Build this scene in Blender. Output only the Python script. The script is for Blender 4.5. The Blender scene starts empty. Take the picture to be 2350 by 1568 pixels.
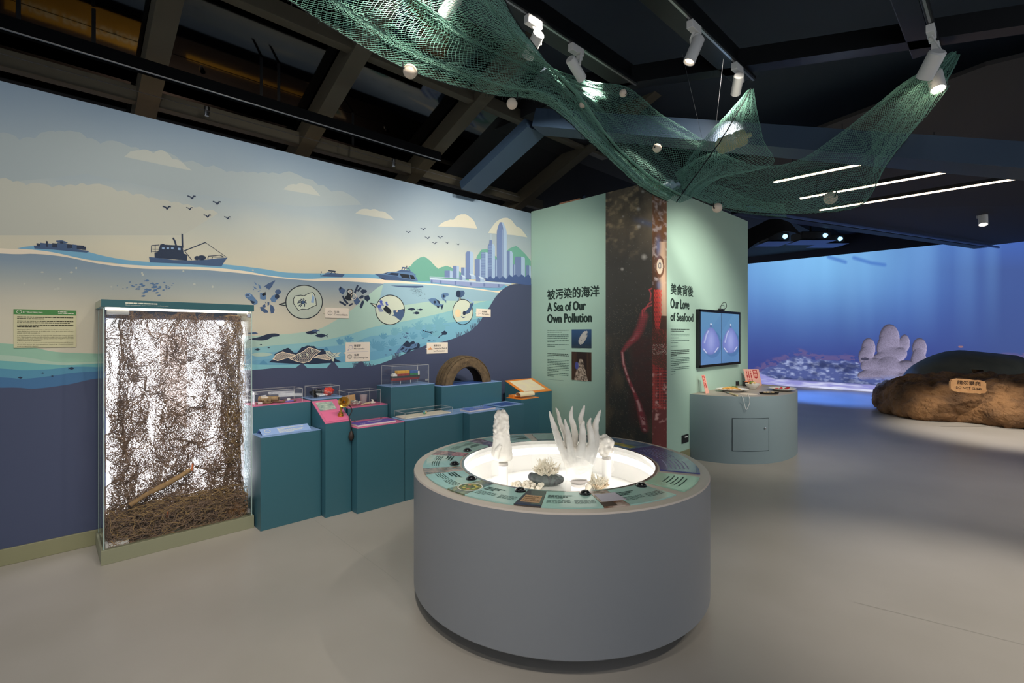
import bpy, bmesh, math, random
import numpy as np
from mathutils import Vector, Matrix, noise

random.seed(7); rng = np.random.default_rng(7)
scene = bpy.context.scene
COL = scene.collection

# ------------------------------------------------------------------ camera, exposure, world
FPX = 1120.0; EYE = 1.55; YAW = math.atan(1160 / 1120)        # X runs along the mural wall, Y towards it
cam_d = bpy.data.cameras.new('camera'); cam_d.sensor_width = 36.0; cam_d.lens = 36.0 * FPX / 2350
cam_d.shift_y = -16 / 2350; cam_d.clip_start = 0.05; cam_d.clip_end = 100
cam = bpy.data.objects.new('camera', cam_d); COL.objects.link(cam)
cam.location = (0, 0, EYE); cam.rotation_euler = (math.pi / 2, 0, YAW - math.pi / 2)
scene.camera = cam
scene.view_settings.view_transform = 'Standard'; scene.view_settings.look = 'None'
scene.view_settings.exposure = 0.4; scene.view_settings.gamma = 1.0
scene.view_settings.use_curve_mapping = False
scene.cycles.use_denoising = True
scene.cycles.max_bounces = 5; scene.cycles.diffuse_bounces = 3; scene.cycles.glossy_bounces = 3; scene.cycles.transparent_max_bounces = 14; scene.cycles.adaptive_threshold = .04; scene.cycles.adaptive_min_samples = 12
scene.cycles.sample_clamp_indirect = 4.0; scene.cycles.caustics_reflective = False; scene.cycles.caustics_refractive = False
world = bpy.data.worlds.new('hall_ambient'); scene.world = world; world.use_nodes = True
world.node_tree.nodes['Background'].inputs[0].default_value = (0.80, 0.88, 1.0, 1)
world.node_tree.nodes['Background'].inputs[1].default_value = 0.58

def lin(c):
    c = c / 255.0
    return c / 12.92 if c <= 0.04045 else ((c + 0.055) / 1.055) ** 2.4
def rgb(c):
    return (lin(c[0]), lin(c[1]), lin(c[2]), 1.0)

def spot(loc, target, watt, angle, color=(1, .93, .82), blend=.6, size=.05, name='spot_beam'):
    l = bpy.data.lights.new(name, 'SPOT'); l.energy = watt; l.color = color
    l.spot_size = math.radians(angle); l.spot_blend = blend; l.shadow_soft_size = size
    o = bpy.data.objects.new(name, l); COL.objects.link(o); o.location = loc
    o.rotation_euler = (Vector(target) - Vector(loc)).to_track_quat('-Z', 'Y').to_euler()
    return o

# added fill spots without fixtures, washing the mural with light
WARM = (1, .94, .84)
for (x, y, z, tx, ty, tz, w, a) in [
    (-0.9, 2.0, 3.5, -0.2, 4.73, 1.7, 40, 84), (0.35, 1.9, 3.5, 0.9, 4.73, 1.65, 72, 86),
    (1.3, 1.9, 3.55, 1.9, 4.73, 1.75, 115, 84), (2.3, 2.0, 3.55, 3.0, 4.73, 1.85, 165, 84),
    (3.0, 2.2, 3.55, 4.1, 4.73, 2.1, 200, 74)]:
    spot((x, y, z), (tx, ty, tz), w, a, WARM, .9, .06)
for (x, y, z, tx, ty, tz, w, a) in [
    (0.2, 0.6, 3.5, 0.6, 3.0, 0, 150, 80), (4.4, -1.3, 3.5, 3.75, 0.05, 0, 330, 50), (1.4, -0.9, 3.5, 2.0, 0.5, 0.2, 45, 80),
    (9.4, -0.3, 3.6, 10.6, 0.0, 0.3, 420, 52), (1.0, 0.2, 3.5, 2.34, 2.0, .75, 60, 40), (4.5, 0.6, 3.5, 5.95, 2.85, 1.75, 430, 54), (3.4, 1.2, 3.5, 4.93, 3.8, 1.9, 80, 66), (5.8, 0.1, 3.5, 6.6, 2.3, .8, 110, 50), (-.6, .2, 3.5, -.3, 1.9, 0, 60, 70), (6.6, -1.6, 3.5, 6.6, .6, 0, 150, 76), (.9, 2.0, 3.5, .9, 3.7, 0, 45, 60)]:
    spot((x, y, z), (tx, ty, tz), w, a, WARM, .95, .08)  # added fill spots for floor, table, partition, counter and rock
# projector light falling on the floor in front of the screen
spot((13.6, 4.2, 3.6), (14.0, 3.1, 0), 1100, 58, (.08, .25, 1.0), .8, .05, 'projector_beam')

# ------------------------------------------------------------------ survey: photo measurements to places on known planes
FW = Vector((math.cos(YAW), math.sin(YAW), 0)); RT = Vector((math.sin(YAW), -math.cos(YAW), 0))
def ray(px, py): return FW + RT * ((px - 1175) / FPX) + Vector((0, 0, (768 - py) / FPX))
CP = Vector((0, 0, EYE))
def onY(px, py, Y): d = ray(px, py); return CP + d * (Y / d.y)
def onX(px, py, X): d = ray(px, py); return CP + d * (X / d.x)
def onZ(px, py, Z): d = ray(px, py); return CP + d * ((Z - EYE) / d.z)
def atD(px, py, t): return CP + ray(px, py) * t

WALLY = 4.73; PX = 4.937; PY = 2.846; WTOP = 3.25

# ------------------------------------------------------------------ materials
MATS = {}
def mat(name, c=None, rough=.55, metal=0.0, emit=None, es=1.0, alpha=None, trans=0.0, ior=1.45, spec=.5, c2=None, nscale=8.0,
        ndetail=4.0, bump=0.0, bscale=None, bdist=.01, wave=None, coat=0.0, sub=0.0):
    if name in MATS: return MATS[name]
    m = bpy.data.materials.new(name); m.use_nodes = True; nt = m.node_tree; b = nt.nodes['Principled BSDF']
    if c is not None: b.inputs['Base Color'].default_value = rgb(c)
    b.inputs['Roughness'].default_value = rough; b.inputs['Metallic'].default_value = metal
    b.inputs['Specular IOR Level'].default_value = spec; b.inputs['IOR'].default_value = ior
    b.inputs['Transmission Weight'].default_value = trans; b.inputs['Coat Weight'].default_value = coat
    if emit is not None:
        b.inputs['Emission Color'].default_value = rgb(emit); b.inputs['Emission Strength'].default_value = es
    if alpha is not None: b.inputs['Alpha'].default_value = alpha
    if sub: b.inputs['Subsurface Weight'].default_value = sub; b.inputs['Subsurface Radius'].default_value = (.02, .018, .015); b.inputs['Subsurface Scale'].default_value = 1
    if c2 is not None or bump:
        tc = nt.nodes.new('ShaderNodeTexCoord')
        n = nt.nodes.new('ShaderNodeTexNoise'); n.inputs['Scale'].default_value = nscale; n.inputs['Detail'].default_value = ndetail
        nt.links.new(tc.outputs['Object'], n.inputs['Vector'])
        if c2 is not None:
            r = nt.nodes.new('ShaderNodeValToRGB'); r.color_ramp.elements[0].position = .35; r.color_ramp.elements[1].position = .65
            r.color_ramp.elements[0].color = rgb(c); r.color_ramp.elements[1].color = rgb(c2)
            nt.links.new(n.outputs['Fac'], r.inputs['Fac']); nt.links.new(r.outputs['Color'], b.inputs['Base Color'])
        if bump:
            n2 = nt.nodes.new('ShaderNodeTexNoise'); n2.inputs['Scale'].default_value = bscale or nscale * 3; n2.inputs['Detail'].default_value = 5
            nt.links.new(tc.outputs['Object'], n2.inputs['Vector'])
            bp = nt.nodes.new('ShaderNodeBump'); bp.inputs['Strength'].default_value = bump; bp.inputs['Distance'].default_value = bdist
            nt.links.new(n2.outputs['Fac'], bp.inputs['Height']); nt.links.new(bp.outputs['Normal'], b.inputs['Normal'])
    MATS[name] = m
    return m

def ramp_mat(name, stops, axis=2, rough=.6, nz=0.0, emit=0.0):
    """printed colour that changes along a world axis; stops = [(metres, rgb)]"""
    m = bpy.data.materials.new(name); m.use_nodes = True; nt = m.node_tree; b = nt.nodes['Principled BSDF']
    b.inputs['Roughness'].default_value = rough; b.inputs['Specular IOR Level'].default_value = .3
    g = nt.nodes.new('ShaderNodeNewGeometry'); s = nt.nodes.new('ShaderNodeSeparateXYZ'); nt.links.new(g.outputs['Position'], s.inputs[0])
    mr = nt.nodes.new('ShaderNodeMapRange'); lo, hi = stops[0][0], stops[-1][0]
    mr.inputs[1].default_value = lo; mr.inputs[2].default_value = hi
    src = s.outputs[axis]
    if nz:
        n = nt.nodes.new('ShaderNodeTexNoise'); n.inputs['Scale'].default_value = 1.3; n.inputs['Detail'].default_value = 3
        nt.links.new(g.outputs['Position'], n.inputs['Vector'])
        ma = nt.nodes.new('ShaderNodeMath'); ma.operation = 'MULTIPLY_ADD'; ma.inputs[1].default_value = nz; nt.links.new(n.outputs['Fac'], ma.inputs[0]); nt.links.new(src, ma.inputs[2])
        sb = nt.nodes.new('ShaderNodeMath'); sb.operation = 'SUBTRACT'; sb.inputs[1].default_value = nz / 2; nt.links.new(ma.outputs[0], sb.inputs[0]); src = sb.outputs[0]
    nt.links.new(src, mr.inputs[0])
    r = nt.nodes.new('ShaderNodeValToRGB'); el = r.color_ramp.elements
    while len(el) < len(stops): el.new(.5)
    for e, (p, c) in zip(el, stops): e.position = (p - lo) / (hi - lo); e.color = rgb(c)
    nt.links.new(mr.outputs[0], r.inputs[0]); nt.links.new(r.outputs[0], b.inputs['Base Color'])
    return m

def vcol_mat(name, rough=.5, emit=0.0, spec=.4):
    m = bpy.data.materials.new(name); m.use_nodes = True; nt = m.node_tree; b = nt.nodes['Principled BSDF']
    b.inputs['Roughness'].default_value = rough; b.inputs['Specular IOR Level'].default_value = spec
    a = nt.nodes.new('ShaderNodeAttribute'); a.attribute_name = 'print'
    if emit:
        b.inputs['Base Color'].default_value = (.02, .02, .02, 1)
        nt.links.new(a.outputs['Color'], b.inputs['Emission Color']); b.inputs['Emission Strength'].default_value = emit
    else: nt.links.new(a.outputs['Color'], b.inputs['Base Color'])
    return m

# ------------------------------------------------------------------ mesh builder
def smooth(pts, n=6, closed=False):
    P = [Vector(p) if len(p) > 2 else Vector((p[0], p[1], 0)) for p in pts]; out = []; L = len(P)
    rngi = range(L if closed else L - 1)
    for i in rngi:
        if closed: a, b, c, d = P[i - 1], P[i], P[(i + 1) % L], P[(i + 2) % L]
        else: a, b, c, d = P[max(i - 1, 0)], P[i], P[i + 1], P[min(i + 2, L - 1)]
        for k in range(n):
            t = k / n
            out.append(.5 * ((2 * b) + (c - a) * t + (2 * a - 5 * b + 4 * c - d) * t * t + (3 * b - a - 3 * c + d) * t ** 3))
    if not closed: out.append(P[-1])
    return out
def sm2(pts, n=6, closed=False): return [(p.x, p.y) for p in smooth(pts, n, closed)]

class MB:
    def __init__(s): s.v = []; s.f = []; s.m = []; s.mats = []
    def mi(s, m):
        if m not in s.mats: s.mats.append(m)
        return s.mats.index(m)
    def add(s, vs, fs, m):
        o = len(s.v); s.v += [tuple(v) for v in vs]; k = s.mi(m)
        s.f += [tuple(i + o for i in f) for f in fs]; s.m += [k] * len(fs); return s
    def box(s, a, b, m, M=None):
        x0, y0, z0 = a; x1, y1, z1 = b
        vs = [Vector(p) for p in ((x0, y0, z0), (x1, y0, z0), (x1, y1, z0), (x0, y1, z0), (x0, y0, z1), (x1, y0, z1), (x1, y1, z1), (x0, y1, z1))]
        if M: vs = [M @ v for v in vs]
        return s.add(vs, [(3, 2, 1, 0), (4, 5, 6, 7), (0, 1, 5, 4), (1, 2, 6, 5), (2, 3, 7, 6), (3, 0, 4, 7)], m)
    def bbox(s, a, b, r, m, M=None):
        """box with bevelled edges"""
        bm = bmesh.new(); bmesh.ops.create_cube(bm, size=1)
        for v in bm.verts: v.co = Vector([(a[i] + b[i]) / 2 + v.co[i] * (b[i] - a[i]) for i in range(3)])
        bmesh.ops.bevel(bm, geom=bm.edges[:], offset=r, segments=2, affect='EDGES', profile=.5)
        bm.verts.index_update(); vs = [(M @ v.co if M else v.co.copy()) for v in bm.verts]; fs = [tuple(v.index for v in f.verts) for f in bm.faces]
        bm.free(); return s.add(vs, fs, m)
    def poly(s, pts, m): return s.add(pts, [tuple(range(len(pts)))], m)
    def prism(s, pts, ex, m, side=None):
        ex = Vector(ex); P = [Vector(p) for p in pts]; n = len(P)
        s.add(P + [p + ex for p in P], [tuple(range(n))[::-1], tuple(range(n, 2 * n))], m)
        return s.add(P + [p + ex for p in P], [(i, (i + 1) % n, n + (i + 1) % n, n + i) for i in range(n)], side or m)
    def tube(s, path, rad, m, n=8, caps=True, flat=1.0):
        P = [Vector(p) for p in path]; L = len(P); R_ = rad if hasattr(rad, '__len__') else [rad] * L
        vs = []; fs = []; up = Vector((.123, .321, .94)).normalized(); prev = None
        for i in range(L):
            t = (P[min(i + 1, L - 1)] - P[max(i - 1, 0)]);  t = t.normalized() if t.length > 1e-9 else Vector((0, 0, 1))
            if prev is None:
                a = t.cross(up); a = a.normalized() if a.length > .1 else t.cross(Vector((1, 0, 0))).normalized()
            else: a = prev - t * prev.dot(t); a = a.normalized() if a.length > 1e-6 else t.cross(up).normalized()
            b = t.cross(a); prev = a
            for k in range(n):
                w = 2 * math.pi * k / n; vs.append(P[i] + (a * math.cos(w) + b * math.sin(w) * flat) * R_[i])
        for i in range(L - 1):
            for k in range(n): fs.append((i * n + k, i * n + (k + 1) % n, (i + 1) * n + (k + 1) % n, (i + 1) * n + k))
        if caps: fs.append(tuple(range(n))[::-1]); fs.append(tuple(range((L - 1) * n, L * n)))
        return s.add(vs, fs, m)
    def lathe(s, prof, c, m, n=32, axis=None, a0=0.0, a1=2 * math.pi, caps=False):
        full = abs(a1 - a0 - 2 * math.pi) < 1e-6; k = n if full else n + 1; vs = []; fs = []; c = Vector(c)
        Q = axis.to_track_quat('Z', 'Y') if axis is not None else None
        for (r, z) in prof:
            for i in range(k):
                w = a0 + (a1 - a0) * i / n; p = Vector((r * math.cos(w), r * math.sin(w), z)); vs.append(c + (Q @ p if Q else p))
        for j in range(len(prof) - 1):
            for i in range(n):
                i2 = (i + 1) % k; fs.append((j * k + i, j * k + i2, (j + 1) * k + i2, (j + 1) * k + i))
        if caps: fs.append(tuple(range(k))[::-1]); fs.append(tuple(range((len(prof) - 1) * k, len(prof) * k)))
        return s.add(vs, fs, m)
    def sphere(s, c, r, m, u=12, v=8, sc=(1, 1, 1), M=None):
        prof = [(math.sin(math.pi * i / v), -math.cos(math.pi * i / v)) for i in range(v + 1)]
        vs = []; fs = []; c = Vector(c)
        for (a, z) in prof:
            for i in range(u):
                w = 2 * math.pi * i / u; p = Vector((a * math.cos(w) * sc[0], a * math.sin(w) * sc[1], z * sc[2])) * r
                vs.append(c + (M @ p if M else p))
        for j in range(v):
            for i in range(u): fs.append((j * u + i, j * u + (i + 1) % u, (j + 1) * u + (i + 1) % u, (j + 1) * u + i))
        return s.add(vs, fs, m)
    def build(s, name, parent=None, smooth_=False, kind=None, label=None):
        if name == 'lettering': kind = 'stuff'
        me = bpy.data.meshes.new(name); me.from_pydata(s.v, [], s.f)
        for m in s.mats: me.materials.append(m)
        if len(s.mats) > 1: me.polygons.foreach_set('material_index', s.m)
        if smooth_:
            me.polygons.foreach_set('use_smooth', [True] * len(me.polygons))
            if smooth_ != 2: me.set_sharp_from_angle(angle=math.radians(40))
        me.update(); o = bpy.data.objects.new(name, me); COL.objects.link(o); par(o, parent)
        if kind: o['kind'] = kind
        if label: o['label'] = label
        return o
WLOC = {}
def par(o, parent):
    if parent is not None:
        o.parent = parent
        p = WLOC.get(parent.name, Vector((0, 0, 0))); o.matrix_parent_inverse = Matrix.Translation(-p)
def thing(name, label, cat, loc=(0, 0, 0), group=None):
    o = bpy.data.objects.new(name, None); o.empty_display_size = .1; COL.objects.link(o); o.location = loc; WLOC[o.name] = Vector(loc)
    o['label'] = label; o['category'] = cat
    if group: o['group'] = group
    return o
def tag(o, label, cat, group=None):
    o['label'] = label; o['category'] = cat
    if group: o['group'] = group
    return o
def struct(o): o['kind'] = 'structure'; return o

def rawobj(name, vs, fs, m, parent=None, smooth_=True, kind=None):
    """fast path for large numpy meshes (quads or tris)"""
    vs = np.asarray(vs, np.float32); fs = np.asarray(fs, np.int32); me = bpy.data.meshes.new(name)
    me.vertices.add(len(vs)); me.vertices.foreach_set('co', vs.ravel()); k = fs.shape[1]
    me.loops.add(fs.size); me.loops.foreach_set('vertex_index', fs.ravel()); me.polygons.add(len(fs))
    me.polygons.foreach_set('loop_start', np.arange(0, fs.size, k, dtype=np.int32)); me.polygons.foreach_set('loop_total', np.full(len(fs), k, np.int32))
    me.update(calc_edges=True); me.materials.append(m)
    if smooth_: me.polygons.foreach_set('use_smooth', np.ones(len(fs), bool))
    o = bpy.data.objects.new(name, me); COL.objects.link(o); par(o, parent)
    if kind: o['kind'] = kind
    return o
def segs_to_tubes(A, B, r, n=3):
    """arrays of segment ends to thin prisms"""
    A = np.asarray(A, float); B = np.asarray(B, float); d = B - A; L = np.linalg.norm(d, axis=1, keepdims=True); d = d / np.maximum(L, 1e-9)
    up = np.tile(np.array([[.3, .2, .93]]), (len(A), 1)); a = np.cross(d, up); a /= np.maximum(np.linalg.norm(a, axis=1, keepdims=True), 1e-6); b = np.cross(d, a)
    r = np.broadcast_to(np.asarray(r, float).reshape(-1, 1), (len(A), 1)); vs = []
    for k in range(n):
        w = 2 * math.pi * k / n; o = (a * math.cos(w) + b * math.sin(w)) * r; vs += [A + o, B + o]
    V = np.stack(vs, 1).reshape(-1, 3); base = (np.arange(len(A)) * 2 * n)[:, None]; F_ = []
    for k in range(n):
        k2 = (k + 1) % n; F_.append(np.concatenate([base + 2 * k, base + 2 * k + 1, base + 2 * k2 + 1, base + 2 * k2], 1))
    return V, np.stack(F_, 1).reshape(-1, 4)
def canvas_obj(name, img, fn, m, parent=None, step=1):
    """flat print: img[h,w,3] linear colours on a surface given by fn(i,j) arrays -> xyz"""
    h, w, _ = img.shape; jj, ii = np.meshgrid(np.arange(w), np.arange(h)); P = fn(jj / (w - 1), ii / (h - 1)).reshape(-1, 3)
    idx = np.arange(h * w).reshape(h, w); Q = np.stack([idx[:-1, :-1], idx[:-1, 1:], idx[1:, 1:], idx[1:, :-1]], -1).reshape(-1, 4)
    o = rawobj(name, P, Q, m, parent, False); a = o.data.attributes.new('print', 'FLOAT_COLOR', 'POINT')
    a.data.foreach_set('color', np.concatenate([img, np.ones((h, w, 1))], 2).astype(np.float32).ravel()); return o
def L3(c): return np.array([lin(c[0]), lin(c[1]), lin(c[2])])
def vnoise(h, w, cell, seed=0, oct=4, ax=1.0, ay=1.0):
    """value noise 0..1"""
    out = np.zeros((h, w)); amp = 1; tot = 0; R = np.random.default_rng(seed)
    for o in range(oct):
        cx_ = max(cell / 2 ** o * ax, 1.0); cy_ = max(cell / 2 ** o * ay, 1.0); gh = int(h / cy_) + 3; gw = int(w / cx_) + 3; g = R.random((gh, gw))
        y = np.arange(h) / cy_; x = np.arange(w) / cx_; y0 = y.astype(int); x0 = x.astype(int); fy = (y - y0)[:, None]; fx = (x - x0)[None]
        fy = fy * fy * (3 - 2 * fy); fx = fx * fx * (3 - 2 * fx)
        v = (g[y0][:, x0] * (1 - fy) * (1 - fx) + g[y0 + 1][:, x0] * fy * (1 - fx) + g[y0][:, x0 + 1] * (1 - fy) * fx + g[y0 + 1][:, x0 + 1] * fy * fx)
        out += v * amp; tot += amp; amp *= .5
    return out / tot
def pdist(xx, yy, pts):
    """distance to a polyline, and parameter 0..1 along it"""
    best = np.full(xx.shape, 1e9); par_ = np.zeros(xx.shape); n = len(pts) - 1
    for i in range(n):
        ax, ay = pts[i]; bx, by = pts[i + 1]; dx, dy = bx - ax, by - ay; l = dx * dx + dy * dy + 1e-9
        t = np.clip(((xx - ax) * dx + (yy - ay) * dy) / l, 0, 1); d = np.hypot(xx - ax - t * dx, yy - ay - t * dy); k = d < best
        best[k] = d[k]; par_[k] = ((i + t) / n)[k]
    return best, par_
def mixc(img, c, a): return img * (1 - a[..., None]) + np.asarray(c) * a[..., None]

# text
_tc = None
def text_geo(body, res=2, bold=0.0):
    global _tc
    if _tc is None:
        cu = bpy.data.curves.new('lettering', 'FONT'); _tc = bpy.data.objects.new('lettering', cu)
    cu = _tc.data; cu.body = body; cu.size = 1; cu.resolution_u = res; cu.offset = bold; cu.align_x = 'LEFT'
    me = bpy.data.meshes.new_from_object(_tc); n = len(me.vertices); co = np.zeros(n * 3, np.float32); me.vertices.foreach_get('co', co)
    fs = [tuple(p.vertices) for p in me.polygons]; bpy.data.meshes.remove(me); return co.reshape(-1, 3), fs
def put_text(mb, body, O, ax, ay, width, height, m, res=2, bold=0.0, capital=.73, fat=0.0):
    """lettering fitted to width x cap height on the plane O + x*ax + y*ay"""
    co, fs = text_geo(body, res, bold)
    if fat:
        nrm = Vector(ax).cross(Vector(ay)).normalized(); sw = height / capital
        for k, (dx, dy) in enumerate(((-fat, 0), (fat, 0), (0, fat * .7), (0, -fat * .7), (-fat * .7, fat * .5), (fat * .7, -fat * .5))): put_text(mb, body, Vector(O) + Vector(ax) * dx * sw + Vector(ay) * dy * sw + nrm * .00012 * (k + 1), ax, ay, width, height, m, res, bold, capital)
    if len(co) == 0: return
    x0, x1 = co[:, 0].min(), co[:, 0].max(); O = Vector(O); ax = Vector(ax); ay = Vector(ay)
    sx = (width / (x1 - x0)) if width else height / capital; sy = height / capital
    mb.add([O + ax * ((c[0] - x0) * sx) + ay * (c[1] * sy) for c in co.tolist()], fs, m)
def greek(mb, O, ax, ay, width, height, m, density=.8, seed=0, unit=None):
    """unreadably small print: a broken line of tiny marks"""
    R = random.Random(seed); x = 0; u = unit or height * .9; O = Vector(O); ax = Vector(ax); ay = Vector(ay)
    while x < width:
        w = min(u * R.uniform(1.2, 5), width - x)
        mb.poly([O + ax * x, O + ax * (x + w), O + ax * (x + w) + ay * height, O + ax * x + ay * height], m); x += w + u * R.uniform(.3, .7) / density

def organic(name, mb, m, voxel, parent=None, iters=6, disp=0.0, dscale=20, factor=.5):
    """fuse overlapping closed solids into one continuous skin"""
    me = bpy.data.meshes.new(name); me.from_pydata(mb.v, [], mb.f); o = bpy.data.objects.new(name, me); COL.objects.link(o)
    r = o.modifiers.new('r', 'REMESH'); r.mode = 'VOXEL'; r.voxel_size = voxel
    if iters: sm = o.modifiers.new('s', 'SMOOTH'); sm.iterations = iters; sm.factor = factor
    dg = bpy.context.evaluated_depsgraph_get(); me2 = bpy.data.meshes.new_from_object(o.evaluated_get(dg)); COL.objects.unlink(o); bpy.data.objects.remove(o); bpy.data.meshes.remove(me)
    me2.name = name; me2.materials.clear(); me2.materials.append(m)
    if disp:
        for v in me2.vertices: v.co += v.normal * (noise.fractal(v.co * dscale, .9, 2.0, 4) * disp)
    me2.polygons.foreach_set('use_smooth', [True] * len(me2.polygons)); me2.update()
    o = bpy.data.objects.new(name, me2); COL.objects.link(o); par(o, parent); return o

# ================================================================== the setting
M_floor = mat('floor_vinyl', (170, 163, 153), .36, spec=.5, c2=(178, 171, 162), nscale=1.2, ndetail=3, bump=.03, bscale=60)
floor = struct(MB().box((-5, -6, -.1), (19, 9, 0), M_floor).build('floor'))
M_seam = mat('floor_weld', (165, 160, 150), .4)
for (a, b) in [((721, 1193), (915, 1336)), ((1960, 1382), (2350, 1480)), ((40, 1310), (560, 1215))][:2]:
    A = onZ(*a, .0006); B = onZ(*b, .0006); d = (B - A).normalized(); s_ = Vector((-d.y, d.x, 0)) * .0025
    MB().poly([A - s_, B - s_, B + s_, A + s_], M_seam).build('weld_seam', floor)

M_wallback = mat('wall_board', (70, 74, 90), .6)
wall_left = struct(MB().box((-3.2, WALLY, 0), (7.7, WALLY + .1, WTOP), M_wallback).build('wall_left'))
M_base = mat('baseboard_olive', (138, 136, 104), .45)
struct(MB().bbox((-3.2, 4.711, 0), (4.93, WALLY + .005, .112), .003, M_base).build('baseboard_left'))

M_mint = mat('mint_paint', (170, 201, 184), .5, spec=.35)
wall_back = struct(MB().box((PX, PY, 0), (7.726, WALLY - .002, 3.27), M_mint).build('wall_back'))
struct(MB().box((PX - .012, PY - .012, 0), (5.83, PY, .125), M_base).box((PX - .012, PY, 0), (PX, 4.71, .125), M_base).build('baseboard_back'))
for x in (5.35, 5.15):                                                    # raw battens on top of the partition
    pass

# ---------------- mural printed on the long wall
def LW(p, layer=1): q = onY(p[0], p[1], WALLY); return Vector((q.x, WALLY - .0006 * layer, q.z))
class Print(MB):
    """flat print on the long wall; zoom = (ox, oy, scale) of the crop the outline was measured in"""
    def __init__(s, zoom=None): super().__init__(); s.z = zoom
    def px(s, p): return p if s.z is None else (s.z[0] + p[0] / s.z[2], s.z[1] + p[1] / s.z[2])
    def P(s, pts, m, layer=3): layer += (len(s.f) % 40) * .022; return s.poly([LW(s.px(p), layer) for p in pts], m)
    def line(s, pts, w, m, layer=4, closed=False):
        Q = [LW(s.px(p), layer + (len(s.f) % 40) * .022) for p in pts]
        if closed: Q.append(Q[0])
        for i_, (a, b) in enumerate(zip(Q[:-1], Q[1:])):
            o_ = Vector((0, -.000014 * (i_ % 12), 0)); a = a + o_; b = b + o_; d = b - a
            if d.length < 1e-6: continue
            d.normalize(); n = Vector((-d.z, 0, d.x)) * w / 2; e = d * w * .3; s.poly([a - n - e, b - n + e, b + n + e, a + n - e], m)
        return s
    def disc(s, c, rx, ry, m, layer=3, n=20): return s.P([(c[0] + rx * math.cos(2 * math.pi * k / n), c[1] + ry * math.sin(2 * math.pi * k / n)) for k in range(n)], m, layer)
    def ring(s, c, rx, ry, w, m, layer=5, n=40): return s.line([(c[0] + rx * math.cos(2 * math.pi * k / n), c[1] + ry * math.sin(2 * math.pi * k / n)) for k in range(n)], w, m, layer, True)
    def fish(s, c, l, h, m, ang=0, layer=4, flip=1):
        out = [(-.5, 0), (-.3, -.35), (0, -.5), (.25, -.28), (.36, -.1), (.5, -.45), (.46, 0), (.5, .45), (.36, .1), (.22, .28), (0, .45), (-.3, .32)]; ca, sa = math.cos(ang), math.sin(ang)
        return s.P([(c[0] + (x * l * ca - y * h * sa) * flip, c[1] + x * l * sa + y * h * ca) for x, y in out], m, layer)
def pm(n, c): return mat('ink_' + n, c, .6, spec=.3)
I_sky = ramp_mat('ink_sky', [(1.9, (214, 204, 178)), (2.2, (210, 203, 180)), (2.45, (190, 193, 182)), (2.7, (164, 176, 180)), (3.25, (136, 156, 174))], 2, nz=.35)
I_water = ramp_mat('ink_water', [(1.2, (205, 198, 176)), (1.66, (208, 200, 178)), (1.80, (198, 193, 176)), (1.93, (168, 174, 170)), (2.05, (136, 154, 168)), (2.2, (122, 144, 164))], 2)
I_white = pm('foam', (238, 222, 198)); I_lblue = pm('crest', (120, 172, 200)); I_navy = pm('seabed', (72, 79, 104))
I_dark = pm('dark_blue', (44, 56, 78)); I_slate = pm('slate', (72, 94, 128)); I_mid = pm('mid_blue', (94, 124, 160)); I_pale = pm('pale_blue', (150, 178, 208)); I_black = pm('black', (38, 44, 52))
I_cream = pm('cream', (222, 216, 190)); I_green = pm('hill_green', (108, 162, 146))
W0 = (1225, 1300)
pr = Print(); pr.P([(-420, 100), (1218.4, 100 + 387), (1218.4, 720), (-420, 720)], I_sky, 1)
# square the print to the wall outline
pr.v = [(-3.1, WALLY - .0006, 3.249), (PX - .001, WALLY - .0006, 3.249), (PX - .001, WALLY - .0006, 1.9), (-3.1, WALLY - .0006, 1.9)]
pr.build('printed_sky', wall_left)
cl = Print()
def puff(pts):
    out = []; R_ = random.Random(len(pts)); L_ = len(pts)
    for i in range(L_):
        a, b_ = pts[i], pts[(i + 1) % L_]; d = math.hypot(b_[0] - a[0], b_[1] - a[1]); n = max(1, int(d / R_.uniform(18, 60))); up_ = b_[0] > a[0]
        for k in range(n):
            for j in range(5):
                t = (k + j / 5) / n; bmp = (math.sin(math.pi * j / 5) * d / n * .16 * R_.uniform(.7, 1.2)) if up_ else 0
                out.append((a[0] + (b_[0] - a[0]) * t, a[1] + (b_[1] - a[1]) * t - bmp))
    return out
for pts, c in [
    ([(-60, 330), (0, 305), (45, 322), (80, 318), (105, 303), (170, 302), (200, 318), (230, 330), (300, 338), (330, 352), (420, 372), (520, 395), (640, 400), (700, 410), (760, 440), (830, 470), (700, 475), (400, 440), (200, 400), (0, 420)], (165, 176, 178)),
    ([(-60, 420), (0, 410), (60, 425), (120, 430), (200, 425), (270, 440), (340, 455), (420, 470), (500, 490), (420, 540), (0, 540)], (191, 191, 178)),
    ([(285, 360), (320, 345), (352, 352), (372, 345), (395, 365), (430, 385), (440, 392), (380, 380)], (186, 190, 182)),
    ([(650, 435), (680, 424), (700, 423), (735, 450), (690, 442)], (184, 188, 180)),
    ([(815, 490), (850, 482), (870, 485), (905, 505), (860, 498)], (192, 193, 182)),
    ([(1005, 520), (1040, 505), (1062, 492), (1080, 500), (1095, 525), (1060, 522)], (203, 199, 182)),
    ([(1120, 535), (1160, 500), (1185, 520), (1210, 545), (1180, 540)], (200, 199, 184))]:
    cl.P(puff(pts), pm('cloud%d' % len(cl.f), c), 1.5 + .25 * len(cl.f))
cl.build('printed_clouds', wall_left)
up = [(-300, 545), (0, 570), (60, 572), (120, 579), (180, 592), (240, 603), (300, 608), (360, 611), (480, 614), (560, 622), (620, 633), (700, 640), (780, 637), (860, 639), (950, 648), (1020, 654), (1100, 663), (1140, 668), (1168, 660)]
lo = [(-300, 560), (0, 582), (80, 583), (150, 590), (230, 606), (330, 617), (450, 619), (560, 628), (640, 638), (720, 645), (800, 646), (900, 653), (960, 656), (1040, 660), (1100, 668), (1150, 674)]
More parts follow.
